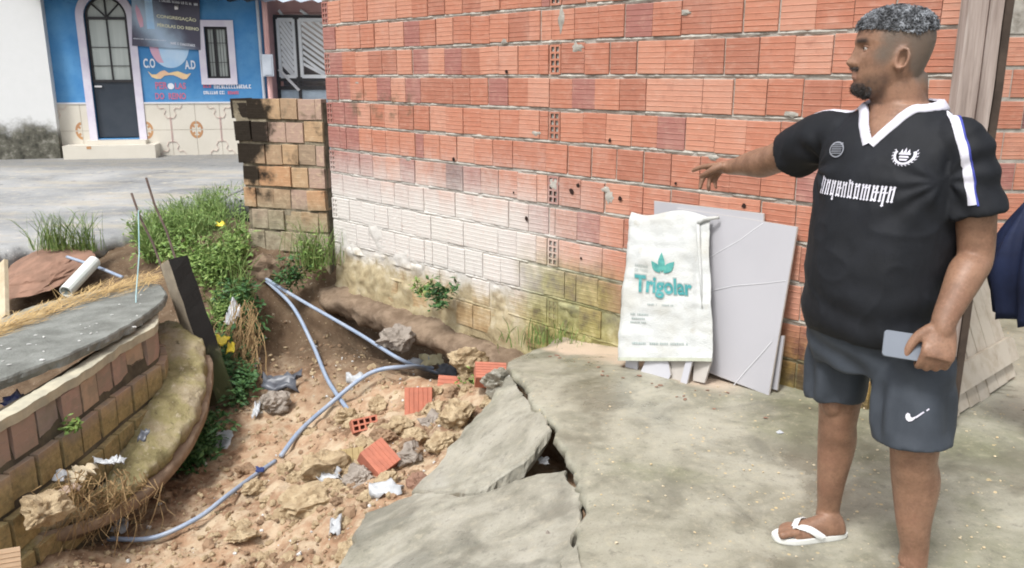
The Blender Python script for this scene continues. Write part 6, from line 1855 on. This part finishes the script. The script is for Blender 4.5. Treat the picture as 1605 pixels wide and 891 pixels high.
# legs and feet
limb(body, [(Rhip, .095), (Rhip.lerp(Rkn, .6), .080), (Rkn + UPZ * .02, .066), (Rkn.lerp(Ran, .14), .060), (Rkn.lerp(Ran, .34) + Vector((.010, .012, 0)), .0615), (Rkn.lerp(Ran, .68), .047), (Ran + UPZ * .02, .038), (Ran - UPZ * .02, .040)], 28, 44)
limb(body, [(Lhip, .095), (Lhip.lerp(Lkn, .6), .082), (Lkn + UPZ * .02, .070), (Lkn.lerp(Lan, .14), .065), (Lkn.lerp(Lan, .34) + Vector((.012, .012, 0)), .068), (Lkn.lerp(Lan, .68), .051), (Lan + UPZ * .02, .041), (Lan - UPZ * .03, .043)], 28, 44)
ball(body, Rkn + Vector((-.030, -.028, .03)), (.040, .040, .048), 10); ball(body, Lkn + Vector((-.034, -.030, .03)), (.043, .043, .05), 10)
def foot(m, heel, toe, ank, side):
    d = (toe - heel); d.z = 0; Lf = d.length; d.normalize(); s = d.cross(UPZ) * side            # s: towards the big toe
    H0_ = 0.022
    prof = [(0.0, .020, .030), (.05, .030, .055), (.18, .033, .075), (.32, .034, .070), (.46, .036, .056), (.60, .041, .043), (.72, .044, .033), (.80, .042, .026)]
    rings = []
    for t, w, h in prof:
        c = heel + d * t * Lf; rings.append([c + s * w * math.cos(a) + UPZ * (H0_ + (h * max(0, math.sin(a)) - .004 * max(0, -math.sin(a)))) for a in np.linspace(0, 2 * math.pi, 25)[:-1]])
    ring_loft(m, rings)
    limb(m, [(ank, .040), (ank.lerp(heel + d * .22 * Lf + UPZ * .05, .6), .038), (heel + d * .20 * Lf + UPZ * .05, .034)], 20, 10)
    tips = []
    for off, l, r in ((.028, .24, .0145), (.010, .235, .0105), (-.007, .205, .0098), (-.022, .17, .0092), (-.034, .13, .0088)):
        a = heel + d * .74 * Lf + s * off * .95 + UPZ * (H0_ + .014); b = heel + d * (.74 + l) * Lf + s * off * 1.05 + UPZ * (H0_ + r * .8)
        limb(m, [(a, r * 1.1), (a.lerp(b, .5) + UPZ * .004, r * .95), (b, r)], 12, 10); ball(m, b, (r * 1.02,) * 3, 8); tips.append((b, r))
    return d, s, tips, Lf
Rheel, Rtoe = onz(1322, 832, 0.02), onz(1219, 838, 0.02)
Rheel.z = 0; Rtoe.z = 0
Lheel = Vector((Lan.x + .055, Lan.y + .01, 0)); Ltoe = Lheel + (Rtoe - Rheel).normalized() * .235 + Vector((0, -.05, 0))
footR = foot(body, Rheel, Rtoe, Ran - UPZ * .01, -1)
footL = foot(body, Lheel, Ltoe, Lan - UPZ * .01, 1)
# ---- skin
x = NT('skin'); p = x.pos()
at_ = x.n('ShaderNodeAttribute'); at_.attribute_name = 'hair_tone'
n1 = x.noise(p, 14, 5, .6); n2 = x.noise(p, 120, 4, .6)
col = x.mix(x.rng(n1, .35, .68), (0.275, 0.155, 0.098), (0.190, 0.103, 0.065))
col = x.mix(x.math('MULTIPLY', x.rng(n2, .52, .72), .4), col, (0.33, 0.185, 0.125))
col = x.mix(x.math('MULTIPLY', x.rng(n2, .48, .32), .4), col, (0.15, 0.08, 0.05))
col = x.mix(x.math('MULTIPLY', x.rng(x.noise(p, 4.5, 4, .6), .5, .68), .35), col, (0.30, 0.15, 0.095))
sep = x.n('ShaderNodeSeparateColor'); x.l(at_.outputs['Color'], sep.inputs[0])
col = x.mix(sep.outputs[0], col, (0.030, 0.024, 0.022))          # beard, brows
col = x.mix(sep.outputs[1], col, (0.135, 0.108, 0.086))           # shaved sides
col = x.mix(sep.outputs[2], col, (0.46, 0.25, 0.185))            # palms, lips, ears
x.b.inputs['Subsurface Weight'].default_value = 0.08
x.b.inputs['Subsurface Radius'].default_value = (0.02, 0.008, 0.004)
x.bump(x.math('ADD', n2, x.math('MULTIPLY', x.noise(p, 400, 2), .5)), .3, .003)
SKIN = x.fin(col, x.rng(n1, .3, .7, .42, .58), .4)
bo = remesh(body, 'body', 0.0042, 3, man, SKIN)
ca = bo.data.attributes.new('hair_tone', 'FLOAT_COLOR', 'POINT')
moff = wpos(man)
vals = np.zeros((len(bo.data.vertices), 4), np.float32); vals[:, 3] = 1
def sstep(a, b, x_): t = min(1.0, max(0.0, (x_ - a) / (b - a))); return t * t * (3 - 2 * t)
for i, v in enumerate(bo.data.vertices):
    w = v.co + moff
    if w.z > 1.46 and (w - HO_).length < .36:
        q = w - HO_; hx, hy, hz = q.dot(HF), q.dot(HL), q.z
        k = fbm(w, 60, 2, 1) * .35
        ay = abs(hy)
        beard = 0.0
        if hx > .0 and hz > -.02:
            goat = sstep(.052, .036, hz + k * .01) * sstep(.052, .072, hx + k * .01) * sstep(.060, .040, ay)
            must = sstep(.070, .075, hz) * sstep(.090, .084, hz) * sstep(.036, .028, ay) * sstep(.07, .09, hx)
            side = .55 * sstep(.06, .035, hz) * sstep(.012, .03, hx) * sstep(.11, .09, hx)
            lip = sstep(.050, .054, hz) * sstep(.076, .070, hz) * sstep(.026, .020, ay)
            jaw = 1.15 * sstep(.005, .03, hx) * sstep(.100, .07, hx) * .55 * sstep(.080, .045, hz)
            chn = sstep(.042, .030, hz) * sstep(.045, .06, hx) * sstep(.06, .045, ay)
            beard = max(goat, must * .9, side * .7, jaw, chn) * (1 - lip) * (0.85 + k)
            vals[i, 2] = max(vals[i, 2], lip * .55)
        brow = .85 * sstep(.150, .155, hz) * sstep(.168, .161, hz) * sstep(.008, .014, ay) * sstep(.058, .046, ay) * (1 if hx > .03 else 0)
        vals[i, 0] = min(1, max(beard, brow, 0))
        # shaved sides: behind a hairline running up from the ear
        line = .045 + (.150 - hz) * -.12
        low_ = .088 - .055 * sstep(-.01, -.075, hx)
        fade = sstep(line + .022, line - .020, hx + k * .03 - .02 * sstep(.15, .11, hz)) * sstep(low_ - .012, low_ + .030, hz + k * .02)
        near_ear = math.exp(-(((hx + .008) / .022) ** 2 + ((hz - .105) / .036) ** 2)) if ay > .070 else 0
        vals[i, 1] = max(0.0, min(.92, fade * .86 - near_ear * 1.1) + k * .1 * fade)
        vals[i, 2] = max(vals[i, 2], near_ear * .25 if ay > .078 else 0)
    for tp, tv in tipsR + tipsL:
        pass
ca.data.foreach_set('color', vals.ravel())
# ---- eyes
EYEW = simple('eye_white', (0.50, 0.44, 0.40), (0.46, 0.40, 0.36), 5, .35, spec=.3)
IRIS = simple('iris', (0.02, 0.012, 0.008), (0.03, 0.018, 0.01), 5, .1, spec=.7)
for s in (-1, 1):
    m = MB(); c = head_world(.0735, s * .0335, .138); ball(m, c, (.0115, .0115, .0115), 12); e = m.build('eye', EYEW, man, smooth=True)
    m = MB(); ball(m, c + HF * .0074, (.0058, .0058, .0058), 10); m.build('iris', IRIS, e, smooth=True)
    for up, rr_ in ((.0072, .0044), (-.0082, .0036)):
        m = MB(); m.tube([c + HL * s * k * .0145 + HF * (.0075 - .0075 * k * k) + UPZ * (up * (1 - .55 * k * k) - .001) for k in np.linspace(-1, 1.1, 11)], [rr_ * (.55 + .45 * (1 - k * k)) for k in np.linspace(-1, 1, 11)], 8); m.build('eyelid', SKIN, man, smooth=True)
# ---- hair: short curls on top, grey over black
x = NT('grey_hair'); p = x.pos(); n1 = x.noise(p, 48, 4, .65)
HAIR = x.fin(x.ramp(n1, [(0.36, (0.022, 0.022, 0.024)), (0.5, (0.11, 0.115, 0.125)), (0.68, (0.36, 0.38, 0.41))]), .55, .4)
m = MB(); r_ = random.Random(5)
cap_rings = []
for z, fr, bk, w in spline(tab, 64):
    if z < .186: continue
    g = .007
    cap_rings.append([head_pt(fr + g * .5, bk - g, w + g * .6, th, z + .006) for th in np.linspace(0, 2 * math.pi, 73)[:-1]])
# drop the cap where the forehead is bare
ring_loft(m, cap_rings)
m.f = [f for f in m.f if not all(((m.v[i] - HO_).dot(HF) > .066 - .12 * max(0.0, (m.v[i] - HO_).z - .20) * 0 and (m.v[i] - HO_).z < .198) for i in f)]
for i, v in enumerate(m.v): m.v[i] = v + (v - (HO_ + UPZ * .14)).normalized() * (.004 * fbm(v, 60, 3, 2))
hair = m.build('hair', HAIR, man, smooth=True)
m = MB(); rows_ = [tuple(q) for q in spline(tab, 128)]
for i in range(4200):
    th = r_.uniform(0, 2 * math.pi); z = .176 + .070 * r_.random() ** .85
    row = min(rows_, key=lambda q: abs(q[0] - z)); sq = r_.random() ** .5 if z > .236 else 1.0
    b = head_pt(row[1] * sq, row[2] * sq, row[3] * sq, th, min(z, .242))
    hx = (b - HO_).dot(HF)
    if hx > .055 and z < .192 + r_.gauss(0, .003): continue
    if z < .180 + .008 * math.sin(hx * 45) + r_.gauss(0, .003): continue
    nrm_ = (b - (HO_ + UPZ * .13)).normalized()
    t1 = (HF * r_.gauss(.5, .8) + HL * r_.gauss(0, .8) + UPZ * r_.gauss(.1, .5)); t1 = (t1 - nrm_ * t1.dot(nrm_)).normalized(); t2 = nrm_.cross(t1)
    full_ = sstep(.180, .215, z); lift_ = .003 + .012 * full_ * r_.random(); Lh = r_.uniform(.010, .020) * (.6 + .5 * full_); ph = r_.uniform(0, 6); q = []
    for k in range(6):
        f = k / 5
        q.append(b + nrm_ * (lift_ * math.sin(f * 2.4) + .001) + t1 * Lh * f + t2 * .0035 * math.sin(ph + f * 6))
    m.tube(q, [.0013, .0014, .0014, .0013, .0011, .0006], 4)
c_ = m.build('curls', HAIR, hair); c_['kind'] = 'stuff'
# beard hairs: short bristle over the dark chin
BEARD = simple('beard_hair', (0.022, 0.018, 0.017), (0.09, 0.085, 0.085), 90, .6)
m = MB(); nv = len(bo.data.vertices); pick = [i for i in range(nv) if vals[i, 0] > .62 and (bo.data.vertices[i].co + moff - HO_).z < .095 and (bo.data.vertices[i].co + moff - HO_).dot(HF) > .055]
for i in pick * 2:
    if r_.random() < .35: continue
    v = bo.data.vertices[i]; b = v.co + moff; nrm_ = v.normal; d = (nrm_ * 1.0 + Vector((r_.gauss(0, .4), r_.gauss(0, .4), r_.gauss(-.6, .3)))).normalized() * r_.uniform(.004, .010)
    s = d.cross(nrm_ + Vector((.1, .2, .3))).normalized() * .0009
    m.add([b - s, b + s, b + d], [(0, 1, 2)])
bd = m.build('beard', BEARD, man, fix=False); bd['kind'] = 'stuff'

# ---- shirt
x = NT('black_jersey'); p = x.pos()
n1 = x.noise(p, 9, 5, .6); n2 = x.noise(p, 420, 2, .5)
x.bump(x.math('ADD', x.math('MULTIPLY', n1, 1.5), x.math('MULTIPLY', n2, .4)), .25, .006)
SHIRT = x.fin(x.mix(x.rng(n1, .3, .7), (0.0065, 0.0075, 0.010), (0.011, 0.0125, 0.0165)), .72, .3)
sh = MB()
ring_loft(sh, torso_rings([(.785, .206, .190, .160, .0), (.83, .212, .204, .163, 0), (.92, .209, .216, .162, 0), (1.03, .208, .216, .162, 0), (1.14, .208, .199, .162, 0), (1.25, .213, .178, .158, 0),
                           (1.33, .210, .155, .150, 0), (1.38, .200, .132, .140, -.004), (1.43, .152, .102, .124, -.008), (1.475, .098, .083, .103, -.012)]))
Lse = Ls.lerp(Lel, .66); Rse = Rs.lerp(Rel, .60)
limb(sh, [(MC + L_ * .09 + UPZ * 1.355, .080), (Ls - UPZ * .030 - L_ * .012, .072), (Ls.lerp(Lel, .35) - L_ * .002, .073), (Lse + L_ * .006, .080)], 36, 24)
limb(sh, [(MC - L_ * .10 + UPZ * 1.36, .085), (Rs - UPZ * .018, .078), (Rs.lerp(Rel, .35) - UPZ * .016, .082), (Rse - UPZ * .022, .084)], 36, 24)
so = remesh(sh, 'shirt', 0.0065, 5, man, SHIRT)
me = so.data
nrms = [v.normal.copy() for v in me.vertices]
for v, nn in zip(me.vertices, nrms):
    w = v.co + moff; q = w - MC; lw, lf, z = q.dot(L_), q.dot(F_), w.z
    k = 0.0045 * fbm((lw * 2, lf * 2, z * 1.2), 4.0, 4, 3) + 0.004 * (1 - abs(2 * nz((lw * 1.1 + z * .8, lf, z * 1.5 - lw * .6), 5, 6))) ** 3 * sstep(1.40, 1.25, z)
    # folds radiating from the left armpit over the chest, and slack rolls above the hem
    a = Vector((lw - .17, z - 1.26)) if False else None
    dx, dz = lw - .19, z - 1.27
    rr = math.hypot(dx, dz); th = math.atan2(dz, dx)
    k += 0.0038 * math.exp(-(rr / .17) ** 2) * math.sin(th * 9.0 + 3 * nz((lw, z, 0), 5)) * sstep(0.0, .05, rr)
    dx, dz = lw + .19, z - 1.27; rr = math.hypot(dx, dz); th = math.atan2(dz, dx)
    k += 0.005 * math.exp(-(rr / .14) ** 2) * math.sin(th * 9.0 + 1) * sstep(0, .05, rr)
    k += 0.0035 * sstep(.05, .16, lw) * sstep(1.36, 1.20, z) * math.sin((z * .8 + lw * 1.1) * 70 + 5 * nz((lw, z * .7, lf), 5, 3)) * (0.5 + nz((lw * 2, z * 2, 0), 3, 8))
    k += 0.0045 * sstep(1.02, .84, z) * math.sin(z * 62 + 6 * nz((lw * 1.5, z * .5, lf), 4) + lw * 9)
    # sleeve creases
    sl = sstep(.20, .24, abs(lw)); k += 0.0018 * sl * math.sin((z + .5 * lf) * 70 + 4 * nz((lw, lf, z), 6))
    v.co += nn * k
# open the neck: cut the V
bm = bmesh.new(); bm.from_mesh(me)
kill = []
ZV, ZT = 1.372, 1.462
for f in bm.faces:
    c = f.calc_center_median() + moff; q = c - MC; lw, lf = q.dot(L_), q.dot(F_)
    if c.z > ZT + .004: kill.append(f)
    elif lf > 0 and c.z > ZV and abs(lw) < .066 * (c.z - ZV) / (ZT - ZV): kill.append(f)
bmesh.ops.delete(bm, geom=kill, context='FACES'); bm.to_mesh(me); bm.free(); me.update()
sb = bvh_of(so)
JW = simple('jersey_white', (0.64, 0.63, 0.69), (0.58, 0.57, 0.65), 8, .7, .2, 300)
JB = simple('jersey_blue', (0.05, 0.06, 0.30), (0.06, 0.08, 0.36), 8, .7)
def on_shirt(p, off):
    c, n, i, d = sb.find_nearest(p)
    ax = MC + UPZ * c.z
    if n.dot(c - ax) < -0.3: n = -n
    return c + n * off, n
def strip(pts, w, mat, name, off=.0035, samp=60, cross=6):
    q = [Vector(a) for a in spline([tuple(p) for p in pts], samp)]
    m = MB()
    for i, p in enumerate(q):
        c, n = on_shirt(p, 0); t = (q[min(i + 1, samp - 1)] - q[max(i - 1, 0)]).normalized(); s = n.cross(t).normalized()
        for k in range(cross + 1):
            e = on_shirt(c + s * w * (k / cross - .5) + n * .004, off - (.002 if k in (0, cross) else 0))[0]; m.v.append(e)
    for i in range(samp - 1):
        for k in range(cross): a = i * (cross + 1) + k; m.f.append((a, a + 1, a + cross + 2, a + cross + 1))
    return m.build(name, mat, so, smooth=True, fix=False)
# collar
def loc(lw, lf, z): return MC + L_ * lw + F_ * lf + UPZ * z
col_pts = [loc(0, .150, ZV), loc(.022, .135, ZV + .032), loc(.046, .108, ZV + .064), loc(.070, .070, ZT), loc(.092, .015, ZT + .004), loc(.082, -.06, ZT + .006), loc(.045, -.105, ZT + .006), loc(0, -.115, ZT + .006)]
m = MB()
full = [Vector(a) for a in spline([tuple(p) for p in col_pts], 50)]
mir = []
for p in full:
    q = p - MC; mir.append(p - L_ * 2 * q.dot(L_))
path = full + mir[::-1][1:]
CW = .027
for i, p in enumerate(path):
    q = p - MC; lw, lf = q.dot(L_), q.dot(F_)
    c, n = on_shirt(p, 0)
    t = (path[min(i + 1, len(path) - 1)] - path[max(i - 1, 0)]).normalized(); s = n.cross(t).normalized()
    inner_dir = (Vector((nb.x, nb.y, p.z + .09)) - c); 
    if s.dot(inner_dir) < 0: s = -s
    lift = .010 * sstep(.03, -.05, lf)
    for k, (a, h) in enumerate(((-.72, .001), (-.70, .004), (-.35, .0055), (0.0, .006), (.25, .005), (.26, -.006))):
        m.v.append(c + s * CW * a + n * h + UPZ * (lift * (a + .7)))
for i in range(len(path) - 1):
    for k in range(5): a = i * 6 + k; m.f.append((a, a + 1, a + 7, a + 6))
m.build('collar', JW, so, smooth=True, fix=False)
# shoulder stripes
def sight(u, v):
    d = ray(u, v).normalized(); h = sb.ray_cast(Vector((0, 0, CAM_H)), d); return h[0]
lp = [sight(u, v) for u, v in ((1474, 160), (1488, 178), (1502, 205), (1511, 240), (1518, 280), (1524, 322))]
lp = [p for p in lp if p is not None]
if len(lp) > 2:
    strip(lp, .024, JW, 'shoulder_stripe'); strip([p + L_ * .0165 for p in lp], .006, JB, 'stripe_piping')
rp = [loc(-.095, .02, 1.465), loc(-.14, .03, 1.47), Rs + UPZ * .09, Rs.lerp(Rel, .3) + UPZ * .09, Rs.lerp(Rel, .56) + UPZ * .08]
strip(rp, .024, JW, 'shoulder_stripe')
# chest prints, laid on the cloth
def chest(lw, z, off=.0035):
    h = sb.ray_cast(MC + F_ * .8 + L_ * lw + UPZ * z, -F_); p = h[0] if h[0] is not None else MC + F_ * .2 + L_ * lw + UPZ * z
    return p + F_ * off
def chest_polys(polys, mat, name, off=.0035, sub=2):
    m = MB()
    for poly in polys:
        n = len(poly); m.add([chest(a, b, off) for a, b in poly], [tuple(range(n))])
    return m.build(name, mat, so, fix=False)
r_ = random.Random(2)
def stroke(x0, z0, z1, w):                # blackletter minim with diamond feet
    s = w * .75
    return [[(x0 - w / 2, z0 + s), (x0 + w / 2, z0 + s), (x0 + w / 2, z1 - s), (x0 - w / 2, z1 - s)],
            [(x0 - w * .9, z1 - s * 1.1), (x0, z1 - s * 2.2), (x0 + w * .9, z1 - s * .9), (x0, z1)], [(x0 - w * .9, z0 + s * .9), (x0, z0), (x0 + w * .9, z0 + s * 1.1), (x0, z0 + s * 2.2)]]
polys = []; zc = 1.232; h = .046; xx = -.125
for glyph in ('|l', 'n', 'g', 'a', 'n', 'd', 'o', 'w', 'a', 'x', 'n'):
    n_s = {'|l': 2, 'w': 3, 'o': 2}.get(glyph, 2); w = .0048
    for k in range(n_s):
        top = zc + h / 2 + (.008 if glyph in ('|l', 'd') and k == 0 else 0); bot = zc - h / 2 - (.012 if glyph in ('g', 'x') and k == n_s - 1 else 0)
        polys += stroke(xx, bot, top, w)
        if k < n_s - 1: polys.append([(xx, top - .010), (xx + .0095, top - .004), (xx + .0095, top - .008), (xx, top - .014)])
        if glyph in 'oadg' and k == 0: polys.append([(xx, bot + .006), (xx + .0095, bot + .002), (xx + .0095, bot + .006), (xx, bot + .010)])
        if glyph in 'ax': polys.append([(xx - .003, zc + .002), (xx + .006, zc + .006), (xx + .006, zc + .002), (xx - .003, zc - .002)])
        xx += .0095
    xx += .0022
chest_polys(polys, JW, 'lettering')
cx, cz = .108, 1.338; polys = []
A = np.linspace(R(150), R(390), 26)
for a0, a1 in zip(A[:-1], A[1:]):
    polys.append([(cx + .027 * math.cos(a0), cz + .025 * math.sin(a0)), (cx + .027 * math.cos(a1), cz + .025 * math.sin(a1)), (cx + .0205 * math.cos(a1), cz + .019 * math.sin(a1)), (cx + .0205 * math.cos(a0), cz + .019 * math.sin(a0))])
for a in np.linspace(R(150), R(390), 15):
    c0 = (cx + .027 * math.cos(a), cz + .025 * math.sin(a)); polys.append([c0, (c0[0] + .006 * math.cos(a + .5), c0[1] + .006 * math.sin(a + .5)), (c0[0] + .0035 * math.cos(a - .9), c0[1] + .0035 * math.sin(a - .9))])
for k in (-1, 0, 1): polys.append([(cx + k * .008 - .004, cz + .006), (cx + k * .008 + .004, cz + .006), (cx + k * .0085, cz + .017 + (.004 if k == 0 else 0))])
polys += [[(cx - .014, cz + .002), (cx + .014, cz + .002), (cx + .014, cz + .006), (cx - .014, cz + .006)], [(cx - .013, cz - .006), (cx + .013, cz - .006), (cx + .010, cz - .001), (cx - .010, cz - .001)], [(cx - .008, cz - .014), (cx + .008, cz - .014), (cx + .011, cz - .009), (cx - .011, cz - .009)]]
chest_polys(polys, JW, 'crest')
cx, cz = -.098, 1.340; polys = []
GREYP = simple('jersey_grey', (0.26, 0.27, 0.30), (0.22, 0.23, 0.26))
A = np.linspace(0, 2 * math.pi, 25)
for a0, a1 in zip(A[:-1], A[1:]): polys.append([(cx + .026 * math.cos(a0), cz + .023 * math.sin(a0)), (cx + .026 * math.cos(a1), cz + .023 * math.sin(a1)), (cx + .022 * math.cos(a1), cz + .019 * math.sin(a1)), (cx + .022 * math.cos(a0), cz + .019 * math.sin(a0))])
for k in range(-3, 4): polys.append([(cx - .018, cz + k * .005 + .001), (cx + .018, cz + k * .005 + .004), (cx + .018, cz + k * .005 + .006), (cx - .018, cz + k * .005 + .003)])
chest_polys(polys, GREYP, 'round_badge')

# ---- shorts
x = NT('grey_shorts_cloth'); p = x.pos(); n1 = x.noise(p, 8, 5, .6); n2 = x.noise(p, 380, 2, .5)
x.bump(x.math('ADD', x.math('MULTIPLY', n1, 1.5), x.math('MULTIPLY', n2, .4)), .25, .006)
SHORTS = x.fin(x.mix(x.rng(n1, .3, .7), (0.034, 0.041, 0.052), (0.048, 0.057, 0.071)), .7, .35)
st = MB()
ring_loft(st, torso_rings([(.68, .185, .150, .155, 0), (.74, .198, .165, .160, 0), (.82, .200, .180, .155, 0), (.93, .195, .20, .15, 0)]))
def leg_cloth(hip, kn, zend, r0, r1, push):
    t = (hip.z - zend) / (hip.z - kn.z); e = hip.lerp(kn, t)
    rings = []
    for k in range(16):
        f = k / 15; c = hip.lerp(e, f) + push * f; r = r0 + (r1 - r0) * f
        rings.append([Vector((c.x, c.y, c.z)) + L_ * r * .95 * math.cos(a) + F_ * r * math.sin(a) + UPZ * (.010 * math.sin(a + 1) * f) for a in np.linspace(0, 2 * math.pi, 33)[:-1]])
    ring_loft(st, rings)
leg_cloth(Rhip + UPZ * .02, Rkn, .525, .118, .100, Vector((-.012, 0, 0)))
leg_cloth(Lhip + UPZ * .02, Lkn, .500, .120, .116, Vector((-.004, 0, 0)))
sho = remesh(st, 'shorts', 0.0065, 5, man, SHORTS)
me = sho.data; nrms = [v.normal.copy() for v in me.vertices]
for v, nn in zip(me.vertices, nrms):
    w = v.co + moff; q = w - MC; lw, lf, z = q.dot(L_), q.dot(F_), w.z
    a = math.atan2(lf, lw)
    k = .009 * sstep(.76, .60, z) * math.sin(lw * 55 + lf * 30 + 5 * nz((lw, lf, z * .5), 5)) * sstep(.5, .56, z)
    k += .005 * math.exp(-((z - .74) / .06) ** 2) * math.sin((lw * .6 + z) * 60 + 3 * nz((lw, z, lf), 5)) + .004 * fbm((lw, lf, z), 6, 3)
    v.co += nn * k
shb = bvh_of(sho)
m = MB()                                      # worn hooked stroke near the hem
def on_short(u, v, off=.004):
    d = ray(u, v).normalized(); h = shb.ray_cast(Vector((0, 0, CAM_H)), d)
    return (h[0] + h[1] * (off if h[1].dot(d) < 0 else -off)) if h[0] is not None else None
for poly in ([(1420, 650), (1423, 647), (1427, 649), (1427.5, 653), (1430, 655), (1436, 652.5), (1435, 656), (1430, 660), (1425, 661), (1421, 658), (1419.5, 654)], [(1435.5, 652.8), (1441, 649), (1447, 645), (1448.5, 646.5), (1443, 651), (1436, 656)], [(1451, 643), (1455, 640), (1456, 642), (1452, 645)]):
    pp = [on_short(u, v) for u, v in poly]
    if all(q is not None for q in pp): m.add(pp, [tuple(range(len(pp)))])
if m.v: m.build('swoosh_print', JW, sho, fix=False)
# hems
# ---- flip-flops
RUB = simple('white_rubber', (0.72, 0.73, 0.70), (0.66, 0.66, 0.62), 12, .6, .1, 80)
STRAP = simple('strap_rubber', (0.76, 0.77, 0.76), (0.70, 0.71, 0.70), 12, .5)
for heel, toe, (d, s, tips, Lf), lab in ((Rheel, Rtoe, footR, 1), (Lheel, Ltoe, footL, 1)):
    n = 44; top = []
    for i in range(n):
        a = 2 * math.pi * i / n; t = .5 + .5 * math.cos(a)            # 0 heel .. 1 toe
        w = .036 + .014 * sstep(.35, .8, t)
        top.append(heel + d * ((t * 1.12 - .05) * Lf) + s * w * math.copysign(abs(math.sin(a)) ** .62, math.sin(a)) + UPZ * .021)
    m = MB()
    rows = [(0.97, .021), (1.0, .018), (1.0, .006), (.98, .001)]; cz_ = sum(top, Vector()) / n
    for f, z in rows:
        for p in top: q = cz_ + (p - cz_) * f; m.v.append(Vector((q.x, q.y, z)))
    for r in range(3):
        for i in range(n): j = (i + 1) % n; m.f.append((r * n + i, (r + 1) * n + i, (r + 1) * n + j, r * n + j))
    m.f += [tuple(range(n)), tuple(range(4 * n - 1, 3 * n - 1, -1))]
    sole = m.build('flip_flop', RUB, man)
    apex = heel + d * .80 * Lf + s * .017 + UPZ * .052
    bb = bvh_of(bo)
    for sd in (-1, 1):
        en = heel + d * .40 * Lf + s * sd * .040 + UPZ * .022
        mid = heel + d * .62 * Lf + s * sd * .036 + UPZ * .058
        q = [Vector(a) for a in spline([tuple(apex - UPZ * .006), tuple(apex.lerp(mid, .5) + UPZ * .006), tuple(mid), tuple(en)], 22)]
        m = MB()
        for i, p in enumerate(q):
            c, nn, _, dd = bb.find_nearest(p)
            if nn.dot(UPZ) < 0 and dd > .03: nn = UPZ
            b_ = c + nn * .005 if dd < .035 and i < 20 else p
            t = (q[min(i + 1, 21)] - q[max(i - 1, 0)]).normalized(); ss = nn.cross(t).normalized() * (.009 + .004 * i / 22)
            m.v += [b_ - ss, b_ - ss * .9 + nn * .004, b_ + ss * .9 + nn * .004, b_ + ss]
        for i in range(21):
            for k in range(3): a = i * 4 + k; m.f.append((a, a + 1, a + 5, a + 4))
        m.build('strap', STRAP, sole, smooth=True)
    m = MB(); m.tube([apex + UPZ * .006, apex - UPZ * .035], .004, 8); m.build('toe_post', STRAP, sole)
# ---- the phone in his left hand
ldn = ld.normalized(); PX_ = -ldn.cross((LPN - ldn * LPN.dot(ldn)).normalized()).normalized()      # thumb side
pn_ = (LPN - ldn * LPN.dot(ldn)).normalized()
pc = Lwr + ldn * .092 + pn_ * .028 + PX_ * .060
tl = R(8)
e1 = (PX_ * math.cos(tl) + ldn * math.sin(tl) * .6).normalized(); e2 = pn_.cross(e1).normalized()
phone = empty('mobile_phone', pc, 'grey-blue mobile phone held in the lowered hand', 'phone')
def rrect(w, h, r, z):
    out = []
    for sx_, sy_, a0 in ((1, 1, 0), (-1, 1, 90), (-1, -1, 180), (1, -1, 270)):
        for a in range(0, 91, 18):
            out.append(pc + e1 * (sx_ * (w / 2 - r) + r * math.cos(R(a0 + a))) + e2 * (sy_ * (h / 2 - r) + r * math.sin(R(a0 + a))) + pn_ * z)
    return out
m = MB(); ring_loft(m, [rrect(.151, .073, .009, -.0035), rrect(.153, .075, .010, -.002), rrect(.153, .075, .010, .003), rrect(.150, .072, .009, .0045)])
m.build('case', simple('phone_case', (0.165, 0.185, 0.22), (0.15, 0.17, 0.20), 6, .4, spec=.5), phone)
m = MB(); m.add(rrect(.146, .068, .007, .0048), [tuple(range(24))]); m.build('screen', simple('phone_glass', (0.015, 0.016, 0.018), (0.02, 0.02, 0.022), 4, .08, spec=.7), phone)
